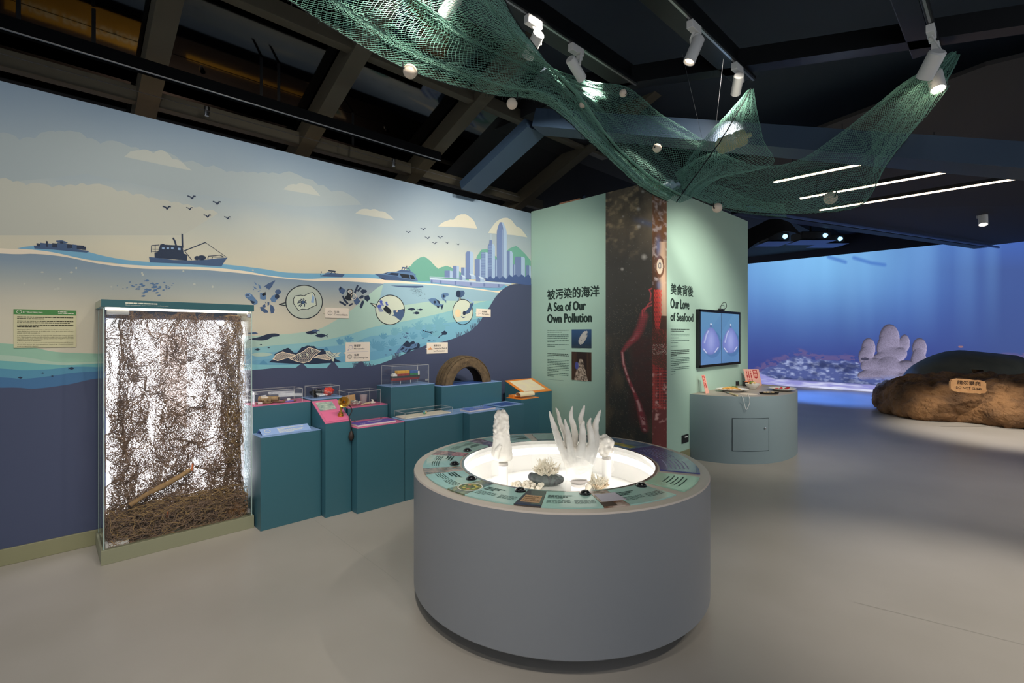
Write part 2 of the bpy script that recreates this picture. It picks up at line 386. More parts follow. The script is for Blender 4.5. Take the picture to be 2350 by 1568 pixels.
ups, los = sm2(up, 5), sm2(lo, 5)
wt = Print()
wt.P(ups + [(1218, 690), (1218, 905), (-300, 1010)], I_water, 3); wt.v = [(max(x, -3.1), y, z) for x, y, z in wt.v]; wt.build('printed_water', wall_left)
fo = Print()
fo.P(sm2([(40, 570), (78, 565), (160, 569), (240, 588), (300, 598), (380, 603), (500, 606), (600, 617), (660, 626), (760, 628), (860, 630), (960, 636), (1040, 648), (1100, 652), (1160, 655), (1168, 662)], 5) + [(1140, 668), (1100, 664), (950, 649), (780, 638), (700, 641), (620, 634), (480, 615), (300, 609), (180, 593), (60, 573)], I_lblue, 3.5)
fo.P(ups + los[::-1], I_white, 4); fo.build('printed_foam', wall_left)
bands = Print()
for pts, c, l in [
    ([(-300, 770), (0, 788), (60, 794), (130, 808), (230, 812), (230, 850), (-300, 860)], (150, 188, 164), 4),
    ([(-300, 805), (0, 815), (70, 822), (140, 832), (230, 830), (230, 860), (-300, 860)], (172, 196, 176), 5),
    ([(-300, 815), (0, 828), (80, 834), (150, 838), (230, 834), (230, 880), (-300, 890)], (112, 172, 172), 6),
    ([(-300, 830), (0, 846), (50, 850), (110, 848), (170, 842), (230, 843), (230, 880), (-300, 890)], (86, 142, 168), 7),
    ([(-300, 850), (0, 866), (50, 870), (110, 864), (170, 856), (230, 852), (230, 900), (-300, 900)], (70, 112, 152), 8),
    ([(560, 772), (640, 768), (700, 762), (740, 752), (800, 716), (840, 682), (875, 655), (905, 650), (1000, 657), (1170, 680), (1200, 860), (560, 870)], (172, 200, 186), 4),
    ([(560, 800), (640, 792), (720, 785), (800, 768), (860, 750), (940, 735), (1040, 712), (1120, 690), (1170, 690), (1170, 860), (560, 870)], (140, 190, 196), 5),
    ([(560, 812), (660, 806), (720, 798), (800, 790), (850, 772), (900, 768), (960, 748), (1080, 735), (1110, 720), (1120, 860), (560, 870)], (122, 176, 198), 6),
    ([(560, 832), (620, 824), (700, 828), (780, 818), (850, 808), (900, 795), (960, 790), (1000, 780), (1000, 860), (560, 870)], (112, 168, 194), 7),
    ([(560, 836), (640, 838), (700, 836), (790, 832), (860, 826), (900, 815), (960, 800), (960, 860), (560, 870)], (130, 190, 200), 8),
    ([(880, 650), (1000, 655), (1165, 676), (1130, 690), (1000, 690), (930, 700), (870, 690)], (150, 182, 196), 5)]:
    bands.P(sm2(pts[:-2], 5) + pts[-2:], pm('band%d' % len(bands.f), c), l)
bands.v = [(max(x, -3.1), y, z) for x, y, z in bands.v]
bands.build('printed_sea_bands', wall_left)
nv = Print()
nvp = sm2([(-300, 905), (0, 890), (80, 892), (160, 882), (230, 868), (400, 855), (580, 849), (640, 844), (720, 845), (800, 844), (860, 838), (905, 822), (945, 805), (985, 790), (1022, 783), (1058, 770), (1085, 755), (1108, 728), (1124, 702), (1138, 680), (1155, 663), (1172, 654), (1190, 652), (1218.4, 652)], 5)
Q = [LW(p, 10) for p in nvp]; Q = [Vector((max(q.x, -3.1), q.y, q.z)) for q in Q]; Q[-1].x = PX - .001
nv.poly(Q + [Vector((PX - .001, Q[0].y, .1)), Vector((-3.1, Q[0].y, .1))], I_navy)
for x, h in [(762, 12), (826, 14), (690, 8), (965, 12)]:
    nv.P([(x - 14, 846), (x - 4, 846 - h), (x + 4, 842 - h), (x + 16, 846)], I_navy, 9)
nv.build('printed_seabed', wall_left)

# weeds, corals and stipple
wd = Print()
Rr = random.Random(3)
I_w1 = pm('weed_far', (120, 174, 190)); I_w2 = pm('weed_mid', (104, 160, 186))
def bush(c, s, m, layer):
    for k in range(9):
        a = math.radians(-160 + 17.5 * k + Rr.uniform(-8, 8)); l = s * Rr.uniform(.7, 1.15); wd.line([(c[0], c[1]), (c[0] + math.cos(a) * l * .6, c[1] + math.sin(a) * l * .6), (c[0] + math.cos(a + .2) * l, c[1] + math.sin(a + .2) * l)], .012, m, layer)
    wd.disc(c, s * .55, s * .35, m, layer)
for c, s in [((860, 795), 16), ((872, 800), 18), ((905, 765), 14), ((930, 760), 12), ((960, 752), 16), ((1010, 752), 22), ((1005, 740), 18), ((985, 755), 14), ((975, 770), 16), ((1000, 768), 14), ((948, 775), 11), ((900, 790), 14), ((880, 775), 10), ((830, 790), 10), ((800, 782), 12), ((780, 788), 10)]:
    bush(c, s, I_w1 if c[1] < 770 else I_w2, 7)
for x, y in [(815, 843), (822, 842), (836, 840), (850, 842), (905, 822), (912, 820), (1052, 772), (1072, 766), (1085, 755), (1088, 750), (1100, 738)]:
    for k in range(5): wd.line([(x + k * 2 - 4, y + 2), (x + k * 3 - 6, y - Rr.uniform(5, 10))], .008, I_navy, 9)
wd.build('printed_sea_weeds', wall_left)

# boats
zb = (0, 480, 3.917)
b = Print(zb)
b.P([(303, 328), (560, 345), (806, 378), (780, 392), (640, 380), (480, 365), (310, 355)], I_slate, 5)
for (x0, y0, x1, y1, m) in [(328, 306, 360, 335, I_dark), (360, 303, 412, 336, I_slate), (412, 285, 430, 338, I_dark), (430, 308, 470, 342, I_slate), (470, 306, 525, 345, I_dark), (515, 305, 600, 348, I_slate), (600, 315, 650, 352, I_dark), (650, 318, 690, 357, I_slate), (690, 325, 755, 362, I_dark), (740, 335, 772, 366, I_dark)]:
    b.P([(x0, y0), (x1, y0 + 5), (x1, y1 + 2), (x0, y1)], m, 6)
b.P([(500, 285), (555, 280), (612, 300), (590, 308), (520, 302)], I_slate, 6); b.P([(540, 290), (565, 290), (565, 310), (540, 308)], I_dark, 7)
b.build('printed_container_ship', wall_left)
b = Print(zb)
b.P([(1338, 430), (1395, 436), (1560, 458), (1720, 462), (1860, 455), (1960, 442), (2045, 437), (2015, 475), (1990, 516), (1830, 506), (1600, 490), (1348, 480)], I_slate, 5)
b.P([(1388, 392), (1420, 385), (1440, 318), (1590, 326), (1640, 332), (1650, 400), (1685, 412), (1680, 462), (1390, 438)], I_dark, 6)
b.P([(1450, 312), (1478, 314), (1476, 325), (1450, 324)], I_dark, 6)
for x in (1467, 1508, 1549): b.P([(x - 12, 345), (x + 12, 346), (x + 10, 362), (x - 12, 360)], I_pale, 7)
b.P([(1598, 348), (1622, 350), (1622, 370), (1598, 368)], I_pale, 7)
b.line([(1640, 345), (1637, 226)], .011, I_dark, 6); b.line([(1582, 328), (1572, 290), (1556, 262)], .012, I_dark, 6)
b.line([(1655, 376), (1846, 300)], .007, I_dark, 6); b.line([(1846, 300), (2040, 436)], .003, I_dark, 6)
b.line([(1360, 388), (1362, 328), (1430, 322)], .005, I_dark, 6); b.line([(1362, 360), (1428, 362)], .004, I_dark, 6); b.line([(1362, 380), (1426, 382)], .004, I_dark, 6); b.line([(1395, 325), (1395, 385)], .004, I_dark, 6)
b.line([(1660, 378), (1722, 456)], .005, I_dark, 6)
b.disc((1770, 440), 24, 18, I_dark, 6); b.disc((1812, 438), 38, 22, I_dark, 6)
b.line([(1868, 448), (1872, 424), (1975, 414), (2008, 430)], .005, I_dark, 6); b.line([(1905, 446), (1910, 430), (2008, 432)], .005, I_dark, 6)
b.build('printed_fishing_boat', wall_left)
zc = (820, 450, 5.595)
b = Print(zc)
b.P([(218, 1000), (330, 995), (400, 975), (500, 972), (560, 950), (680, 960), (755, 1015), (740, 1018), (780, 1095), (350, 1080), (330, 1075)], I_mid, 6)
b.P([(320, 1003), (395, 978), (360, 1003)], I_dark, 7); b.P([(380, 1008), (440, 985), (530, 992), (520, 1025)], I_dark, 7)
b.P([(538, 995), (660, 1010), (675, 1062), (570, 1050)], I_black, 7); b.P([(670, 1012), (715, 1018), (745, 1072), (685, 1068)], I_black, 7)
b.P([(500, 970), (560, 948), (650, 955), (700, 985)], I_slate, 8); b.line([(568, 950), (580, 918), (660, 930), (672, 962)], .012, I_slate, 8); b.line([(600, 950), (610, 925)], .008, I_slate, 8); b.line([(632, 915), (632, 898)], .01, I_dark, 8)
b.P([(230, 1000), (500, 1030), (560, 1055), (770, 1090), (350, 1080), (300, 1060)], I_slate, 7); b.P([(300, 1055), (345, 1060), (360, 1078), (330, 1074)], I_dark, 8)
b.build('printed_motor_yacht', wall_left)
b = Print((550, 600, 3.357))
b.P([(617, 112), (660, 100), (700, 95), (745, 92), (808, 100), (790, 122), (620, 116)], I_slate, 6); b.P([(640, 98), (680, 84), (740, 92), (700, 96)], I_mid, 7); b.line([(685, 72), (735, 78)], .012, I_dark, 7); b.line([(700, 95), (715, 75)], .006, I_dark, 7); b.line([(735, 92), (728, 78)], .006, I_dark, 7)
b.line([(622, 105), (628, 80)], .005, I_dark, 7); b.P([(622, 80), (632, 78), (632, 86), (624, 88)], I_dark, 7); b.build('printed_speedboat', wall_left)

# birds
b = Print()
for (x, y, s, f) in [(440, 453, 9, 1), (498, 466, 9, 1), (383, 477, 9, 1), (435, 479, 7, 1), (476, 496, 8, -1), (522, 500, 7, 1), (937, 533, 5, 1), (971, 526, 6, 1), (981, 546, 6, 1), (1010, 545, 6, 1), (997, 558, 6, 1), (1026, 557, 5, 1), (1051, 561, 4, 1)]:
    b.line([(x - s, y - s * .35), (x - s * .3, y - s * .1), (x, y + s * .35), (x + s * .5, y - s * .3), (x + s * .9, y - s * .25)], s * .0011, I_dark, 5); b.disc((x + s * .1, y + s * .25), s * .35, s * .16, I_dark, 5, 8)
b.build('printed_birds', wall_left)

# hills, city, pier
b = Print(zc)
hl = [(560, 1100), (600, 1000), (640, 920), (680, 900), (720, 850), (780, 805), (845, 775), (900, 800), (950, 850), (1000, 905), (1040, 930), (1100, 905), (1140, 895), (1180, 905), (1215, 925), (1300, 960), (1340, 1000), (1420, 1040), (1440, 1100)]
hl2 = []
for p, q in zip(hl[:-1], hl[1:]):
    for k in range(4): hl2.append((p[0] + (q[0] - p[0]) * k / 4, p[1] + (q[1] - p[1]) * k / 4 + Rr.uniform(-6, 6)))
b.P(hl2 + [(1440, 1100)], I_green, 4)
b.P([(1500, 1040), (1530, 780), (1590, 690), (1660, 680), (1720, 720), (1790, 790), (1900, 720), (1960, 670), (2040, 640), (2100, 690), (2160, 750), (2226, 830), (2226, 1060)], I_green, 4)
b.build('printed_hills', wall_left)
b = Print(zc)
I_t1 = pm('tower_shade', (110, 128, 168)); I_t2 = pm('tower_light', (162, 184, 210)); I_t3 = pm('tower_pale', (188, 206, 222))
def tower(x0, xm, x1, y, y1, m1=I_t1, m2=I_t2, layer=6, cut=0):
    b.P([(x0, y + cut), (x0 + cut * .6, y), (xm, y), (xm, y1), (x0, y1)], m1, layer); b.P([(xm, y), (x1 - cut * .5, y + 8), (x1, y + 8 + cut), (x1, y1), (xm, y1)], m2, layer)
tower(1118, 1185, 1222, 958, 1048); tower(1223, 1272, 1305, 897, 1060); tower(1330, 1372, 1408, 918, 1060); tower(1388, 1445, 1490, 712, 1062, cut=28)
tower(1505, 1570, 1590, 812, 1060); tower(1762, 1775, 1790, 812, 1060); tower(1900, 1955, 1995, 705, 1062, layer=7, cut=25); tower(2020, 2102, 2150, 778, 1062, cut=16); tower(2160, 2205, 2226, 890, 1062); tower(1990, 2012, 2024, 880, 1060)
tower(1588, 1642, 1700, 722, 1062, layer=7); tower(1672, 1725, 1764, 612, 1062, layer=8, cut=30)
b.P([(1695, 565), (1728, 565), (1730, 615), (1690, 612)], I_t1, 8); b.line([(1714, 566), (1714, 488)], .006, I_t3, 8)
b.P([(1788, 460), (1800, 400), (1825, 340), (1845, 336), (1870, 390), (1870, 1060), (1788, 1060)], I_t1, 9)
b.P([(1845, 336), (1868, 340), (1905, 420), (1914, 470), (1914, 1060), (1870, 1060), (1870, 420), (1862, 380)], I_t2, 9); b.P([(1852, 420), (1858, 440), (1858, 1060), (1850, 1060)], I_t3, 10)
for k in range(16):
    y = 740 + k * 20; b.line([(1590, y), (1640, y + 1)], .003, I_pale, 8)
    b.line([(1674, y - 90), (1762, y - 86)], .003, I_pale, 9); 
for x in (1606, 1622): b.line([(x, 726), (x, 1055)], .003, I_pale, 8)
for x in (1700, 1745): b.line([(x, 640), (x, 1055)], .003, I_pale, 9)
b.P([(1640, 1062)] + [(1640 + k * 22, 1045 + 18 * math.sin(k * 1.7) - (k > 13) * 22) for k in range(27)] + [(2226, 1062), (2226, 1150), (1990, 1120), (1640, 1090)], pm('trees', (74, 94, 140)), 11)
b.build('printed_city_towers', wall_left)
b = Print(zc); I_p1 = pm('pier', (142, 156, 194))
b.P([(925, 1062), (1200, 1085), (1500, 1108), (1975, 1130), (1900, 1135), (1830, 1180), (1500, 1175), (1300, 1150), (940, 1105)], I_p1, 9)
b.P([(925, 1050), (1975, 1122), (1975, 1140), (925, 1072)], I_t3, 11); b.line([(925, 1040), (1240, 1052)], .006, I_t3, 11); b.line([(1645, 1103), (1975, 1115)], .006, I_t3, 11)
for x in (940, 1055, 1245, 1440, 1615, 1800): b.P([(x, 1075 + (x - 925) * .065), (x + 22, 1077 + (x - 925) * .065), (x + 22, 1122 + (x - 925) * .06), (x, 1118 + (x - 925) * .06)], I_t1, 11)
for x, y, w in [(1305, 1040, 80), (1395, 1025, 120), (1518, 1060, 110)]:
    b.P([(x, y), (x + w * .28, y - 30), (x + w * .5, y), (x + w * .5, y + 42), (x, y + 40)], I_t1, 12); b.P([(x + w * .28, y - 30), (x + w * .8, y - 14), (x + w, y + 10), (x + w * .5, y)], I_t3, 12); b.P([(x + w * .5, y), (x + w, y + 10), (x + w, y + 48), (x + w * .5, y + 42)], I_t2, 12)
b.build('printed_pier', wall_left)

# underwater motifs
zd = (550, 635, 6.714); ze = (850, 640, 6.714)
b = Print(zd)                                                               # glass and tins
b.P([(75, 285), (100, 258), (150, 255), (185, 275), (278, 385), (270, 420), (230, 437), (195, 425), (160, 370), (95, 325)], I_mid, 6); b.P([(120, 335), (165, 365), (240, 390), (205, 425), (185, 410), (160, 370)], I_dark, 7)
b.disc((125, 288), 42, 26, I_pale, 7); b.disc((122, 290), 32, 19, I_slate, 8)
b.P([(365, 160), (440, 105), (500, 80), (530, 58), (550, 66), (515, 110), (500, 150), (450, 205), (430, 185), (405, 180), (400, 155)], I_slate, 6)
for q in ([(220, 80), (250, 100), (265, 130), (240, 120)], [(280, 115), (315, 140), (335, 198), (300, 180)], [(205, 148), (240, 165), (275, 200), (230, 190)], [(270, 235), (320, 205), (300, 235)], [(200, 195), (220, 190), (215, 210)]): b.P(q, I_mid, 6)
b.P([(310, 255), (400, 250), (405, 350), (360, 358), (312, 345)], I_mid, 6); b.P([(330, 265), (345, 285), (358, 245), (372, 262), (395, 230), (402, 285), (360, 300)], I_black, 7)
b.P([(470, 345), (500, 295), (560, 270), (610, 315), (585, 345), (555, 365), (550, 398), (490, 390)], I_mid, 6); b.disc((575, 308), 36, 36, I_dark, 7); b.disc((590, 235), 46, 38, I_slate, 6)
b.P([(310, 470), (345, 465), (435, 530), (435, 556), (380, 556), (325, 520)], I_slate, 6); b.P([(470, 430), (510, 450), (538, 510), (520, 560), (480, 568), (465, 510)], I_slate, 6); b.P([(340, 450), (390, 420), (400, 470), (370, 480)], I_slate, 6); b.P([(425, 390), (455, 395), (455, 430), (430, 460)], I_slate, 6); b.P([(388, 388), (400, 392), (412, 420), (398, 412)], I_slate, 6)
b.build('printed_glass_and_tins', wall_left)
b = Print(zd); I_bub = pm('bubble', (205, 212, 192))
b.disc((990, 392), 280, 256, pm('bubble_a', (184, 192, 178)), 6, 40); b.ring((990, 392), 282, 258, .0085, I_black, 8)
b.P([(712, 400), (605, 428), (715, 450)], pm('bubble_a', None), 6); b.line([(712, 400), (605, 428), (715, 450)], .0085, I_black, 8)
bag = [(850, 300), (940, 288), (990, 298), (1060, 258), (1125, 245), (1150, 280), (1170, 355), (1180, 440), (1100, 475), (1040, 508), (960, 500), (900, 522), (860, 460), (830, 420), (825, 350)]
b.P(bag, I_bub, 7); b.line(bag, .006, I_black, 8, True); b.P([(1095, 400), (1118, 275), (1150, 320), (1140, 410)], I_pale, 8)
b.disc((975, 395), 30, 24, I_slate, 9)
for sx, sy, ex, ey in [(950, 385, 905, 380), (950, 400, 890, 410), (955, 410, 905, 455), (965, 415, 930, 465), (985, 415, 995, 462), (1000, 405, 1022, 420), (960, 375, 940, 350), (985, 375, 975, 345), (1000, 385, 1020, 365)]: b.line([(sx, sy), ((sx + ex) / 2 + 8, (sy + ey) / 2 - 10), (ex, ey)], .008, I_dark, 9)
b.build('printed_crab_in_bag', wall_left)
b = Print(zd)                                                               # plastics
b.P([(1520, 190), (1552, 150), (1630, 210), (1590, 278), (1540, 245)], I_slate, 6); b.P([(1530, 195), (1552, 152), (1565, 180), (1545, 205)], I_black, 7)
b.P([(1655, 235), (1690, 260), (1735, 245), (1738, 300), (1715, 365), (1680, 372), (1620, 345), (1625, 310), (1650, 285)], I_black, 6); b.ring((1695, 230), 44, 34, .009, I_black, 7, 16); b.ring((1700, 232), 28, 26, .004, I_white, 8, 14)
b.P([(1748, 345), (1800, 300), (1858, 385), (1800, 437), (1770, 420)], I_slate, 7); b.ring((1752, 310), 40, 45, .005, I_white, 8, 16)
b.P([(1855, 225), (1890, 195), (1950, 205), (1960, 235), (1895, 270)], I_dark, 6); b.P([(1835, 320), (1880, 285), (1915, 295), (1900, 330), (1850, 348)], I_dark, 6); b.P([(1920, 300), (1985, 285), (2008, 345), (1965, 388), (1920, 350)], I_dark, 6)
b.P([(1845, 460), (1880, 375), (1905, 368), (1915, 395), (1885, 480), (1860, 490)], I_dark, 6); b.P([(1675, 440), (1735, 405), (1740, 430), (1685, 462)], I_dark, 6)
for q in ([(1772, 248), (1815, 140)], [(1540, 388), (1580, 408), (1628, 440)], [(1590, 305), (1612, 360), (1660, 415)], [(1818, 220), (1862, 172)]): b.line(q, .02, I_dark, 6)
b.build('printed_plastic_waste', wall_left)
def bubble(zoom, c, rx, ry, tip, name, fill=I_bub):
    q = Print(zoom); q.disc(c, rx, ry, fill, 6, 40); q.ring(c, rx, ry, .0085, I_black, 8); q.P(tip, fill, 7); q.line(tip, .0085, I_black, 8); return q
b = bubble(ze, (300, 480), 222, 228, [(95, 395), (0, 378), (80, 445)], '')
for x, y, w in [(160, 352, 24), (243, 366, 16), (135, 425, 32)]:
    b.disc((x, y), w, w * .85, pm('jelly', (82, 100, 178)), 8)
    for k in range(4): b.line([(x - w * .5 + k * w * .35, y + w * .6), (x - w * .2 + k * w * .5, y + w * 1.8), (x + k * w * .6, y + w * 2.6)], .006, pm('jelly', None), 8)
b.P([(195, 460), (235, 410), (300, 465), (315, 520), (270, 535), (215, 500)], I_black, 9); b.ring((292, 512), 22, 34, .008, I_black, 9, 14)
b.P([(345, 490), (400, 480), (450, 478), (515, 462), (520, 540), (490, 610), (455, 645), (400, 600), (370, 575), (325, 570), (360, 550)], I_slate, 9); b.disc((403, 497), 18, 18, I_white, 10, 12); b.disc((403, 497), 8, 8, I_black, 11, 8); b.P([(478, 470), (518, 462), (520, 500)], I_dark, 10)
b.build('printed_fish_and_bag_bubble', wall_left)
b = bubble(ze, (1420, 512), 155, 195, [(1362, 325), (1372, 250), (1395, 322)], '')
b.disc((1345, 530), 45, 62, pm('beads', (232, 208, 168)), 8); b.P([(1480, 545), (1425, 495), (1470, 500), (1520, 440), (1530, 390), (1560, 370), (1585, 385), (1560, 450), (1530, 520)], I_slate, 9); b.line([(1490, 320), (1585, 370)], .02, I_pale, 9); b.disc((1442, 530), 24, 32, I_dark, 10); b.line([(1400, 580), (1425, 600), (1455, 588)], .01, I_slate, 9)
b.disc((1350, 232), 36, 54, I_dark, 9); b.P([(1350, 180), (1430, 180), (1452, 215), (1440, 255), (1400, 285), (1350, 285)], I_slate, 8)
b.build('printed_bead_bubble', wall_left)
b = Print(ze)
b.P([(890, 315), (940, 300), (1000, 305), (1050, 345), (1075, 390), (1125, 395), (1100, 480), (1080, 430), (1030, 420), (980, 405), (930, 370), (905, 345)], I_mid, 7); b.disc((988, 360), 20, 22, I_dark, 8); b.P([(1000, 305), (1060, 345), (1075, 400), (1050, 380)], I_dark, 8); b.P([(1010, 410), (1060, 425), (1050, 455), (1025, 440)], I_dark, 8); b.P([(1080, 420), (1125, 393), (1100, 478)], I_dark, 8)
b.P([(1095, 235), (1130, 215), (1185, 220), (1210, 235), (1195, 265), (1165, 270), (1150, 300), (1130, 310), (1165, 330), (1165, 378), (1140, 340), (1110, 320), (1090, 280)], I_mid, 7); b.disc((1126, 268), 15, 22, I_dark, 8)
for c, l, h, f in [((630, 470), 120, 46, -1), ((765, 475), 84, 32, -1), ((706, 528), 108, 46, -1)]: b.fish(c, l, h, I_dark, 0, 7, f)
b.P([(920, 815), (990, 800), (1010, 820), (1022, 795), (1028, 840), (990, 872), (960, 855), (920, 838)], I_dark, 7); b.line([(795, 790), (850, 815), (930, 828)], .012, I_dark, 7); b.P([(1090, 830), (1140, 798), (1182, 830), (1165, 862), (1110, 865)], I_dark, 7); b.line([(1110, 858), (1075, 880), (1045, 908)], .01, I_dark, 7)
for c, l in [((805, 922), 30), ((900, 956), 50), ((970, 958), 26), ((300, 1098), 50), ((235, 1172), 44), ((18, 1285), 30)]: b.fish(c, l, l * .4, I_slate, 0, 9)
b.P([(305, 105), (800, 108), (825, 128), (700, 140), (500, 130), (380, 118)], I_slate, 7)
b.build('printed_fish_and_rays', wall_left)
b = Print(ze)
for k in range(130):
    x = 690 + Rr.gauss(0, 45); y = 150 + abs(Rr.gauss(0, 60)); b.disc((x + (y - 150) * .7, y), 3, 3, I_black, 8, 5)
for k in range(16): b.disc((540 + Rr.gauss(0, 40), 890 + Rr.gauss(0, 40)), Rr.uniform(4, 14), Rr.uniform(4, 12), I_slate, 8, 7)
b.build('printed_particles', wall_left)
b = Print(ze)
b.P([(380, 1145), (430, 1100), (490, 1160), (480, 1200), (395, 1200), (375, 1170)], I_mid, 8); b.P([(590, 1165), (640, 1100), (720, 1090), (775, 1110), (720, 1175), (630, 1190)], I_mid, 8)
b.P([(410, 1105), (480, 1030), (560, 950), (600, 985), (660, 955), (690, 990), (740, 985), (762, 1020), (750, 1080), (620, 1100), (590, 1150), (540, 1140)], I_dark, 9)
for q in ([(430, 1095), (490, 1040), (545, 1060), (485, 1115)], [(510, 1110), (545, 1065), (590, 1065), (545, 1125)], [(605, 1065), (640, 1020), (660, 1015), (640, 1068)], [(655, 1060), (680, 1005), (715, 990), (700, 1040)]): b.line(q, .016, I_mid, 10, True)
b.build('printed_rubble', wall_left)
b = Print(zd)
b.P([(440, 1320), (520, 1270), (545, 1200), (620, 1160), (660, 1130), (740, 1110), (800, 1140), (830, 1190), (890, 1180), (940, 1110), (1040, 1075), (1140, 1085), (1190, 1120), (1230, 1150), (1290, 1130), (1350, 1170), (1400, 1230), (1560, 1310), (1400, 1330), (1100, 1350), (760, 1340), (600, 1330)], I_dark, 9)
for q in range(60):
    t_ = q / 60; x_ = 540 + 760 * t_; y_ = np.interp(x_, [540, 620, 740, 830, 890, 940, 1040, 1140, 1190, 1300], [1205, 1160, 1110, 1185, 1180, 1112, 1076, 1086, 1120, 1135]); b.disc((x_, y_ - 2), Rr.uniform(8, 18), Rr.uniform(8, 16), I_dark, 9, 7)
nets = [[(510, 1270), (560, 1200), (660, 1160), (720, 1180), (850, 1205), (800, 1240), (700, 1260), (580, 1295)], [(770, 1265), (880, 1200), (960, 1165), (1060, 1090), (1130, 1110), (1240, 1150), (1130, 1230), (1080, 1300), (980, 1330), (860, 1300)], [(1140, 1245), (1220, 1210), (1320, 1200), (1400, 1265), (1380, 1285), (1260, 1265)]]
for q in nets:
    b.line(q, .006, I_white, 10, True)
    x0, x1 = min(p[0] for p in q), max(p[0] for p in q); y0, y1 = min(p[1] for p in q), max(p[1] for p in q)
    def inside(p, q=q):
        c = False
        for i in range(len(q)):
            a, d = q[i], q[i - 1]
            if (a[1] > p[1]) != (d[1] > p[1]) and p[0] < (d[0] - a[0]) * (p[1] - a[1]) / (d[1] - a[1]) + a[0]: c = not c
        return c
    for sgn in (1, -1):
        for k in range(-40, 40):
            pts = []; c0 = (x0 + x1) / 2 + k * 33 + 4 * math.sin(k)
            for i in range(41):
                t = i / 40; p = (c0 + (t - .5) * 300 * sgn, y0 + (y1 - y0) * t)
                if inside(p): pts.append(p)
                elif len(pts) > 1: b.line([pts[0], pts[-1]], .0019, I_white, 10 + .5 * (sgn > 0)); pts = []
                else: pts = []
            if len(pts) > 1: b.line([pts[0], pts[-1]], .0019, I_white, 10 + .5 * (sgn > 0))
b.P([(1320, 1150), (1380, 1150), (1440, 1180), (1560, 1165), (1510, 1210), (1540, 1235), (1450, 1250), (1445, 1310), (1420, 1300), (1400, 1240), (1330, 1200)], I_bub, 11)
for q in ([(1340, 1160), (1440, 1240)], [(1390, 1150), (1480, 1245)], [(1430, 1180), (1350, 1215)], [(1510, 1170), (1420, 1245)]): b.line(q, .004, I_slate, 12)
for c in ((1110, 1140), (1040, 1210), (930, 1210)): b.fish(c, 70, 22, I_bub, 1.1, 11)
b.build('printed_netted_reef', wall_left)
b = Print(zd)
b.P(sm2([(140, 960), (300, 930), (430, 885), (540, 875), (608, 890), (590, 920), (500, 930), (430, 970), (330, 985), (140, 975)], 4), I_dark, 7); b.P([(130, 868), (240, 855), (285, 875), (230, 885), (130, 885)], I_slate, 7)
for c, l, m in [((1100, 865), 178, I_dark), ((1165, 833), 130, I_slate), ((1255, 910), 200, I_dark)]: b.fish(c, l, l * .32, m, 0, 8)
for c, l in [((325, 1047), 38), ((445, 1097), 38), ((270, 1122), 86)]: b.fish(c, l, l * .45, I_dark, 0, 8, -1)
b.P(sm2([(180, 1200), (260, 1175), (380, 1172), (505, 1195), (420, 1225), (250, 1230)], 4, True), pm('sand_pale', (176, 200, 186)), 8)
for x, w in [(365, 70), (1330, 45)]: b.P([(x - w, 1350 if x < 1000 else 1130), (x - w * .5, 1310 if x < 1000 else 1095), (x, 1285 if x < 1000 else 1082), (x + w * .6, 1320 if x < 1000 else 1110), (x + w, 1350 if x < 1000 else 1140)], pm('far_rock', (92, 150, 182)), 8)
b.build('printed_deep_fish', wall_left)
b = Print(zb)
for k in range(46):
    x = 1330 + Rr.gauss(0, 130); y = 705 + Rr.gauss(0, 32) + (x - 1330) * .03; s = max(.4, 1.3 - abs(x - 1330) / 260); b.fish((x, y), 34 * s, 15 * s, I_mid, .1, 6, -1)
b.build('printed_fish_school', wall_left)
b = Print(zb)
for c, l in [((640, 1432), 54), ((383, 1476), 28), ((470, 1502), 26), ((182, 1516), 44)]: b.fish(c, l, l * .45, I_dark, 0, 9, -1)
for k in range(14): b.disc((Rr.uniform(100, 2300), Rr.uniform(480, 730)), 9 + 6 * Rr.random(), 7 + 4 * Rr.random(), pm('speck', (190, 192, 180)), 5, 10)
b.build('printed_small_fish', wall_left)

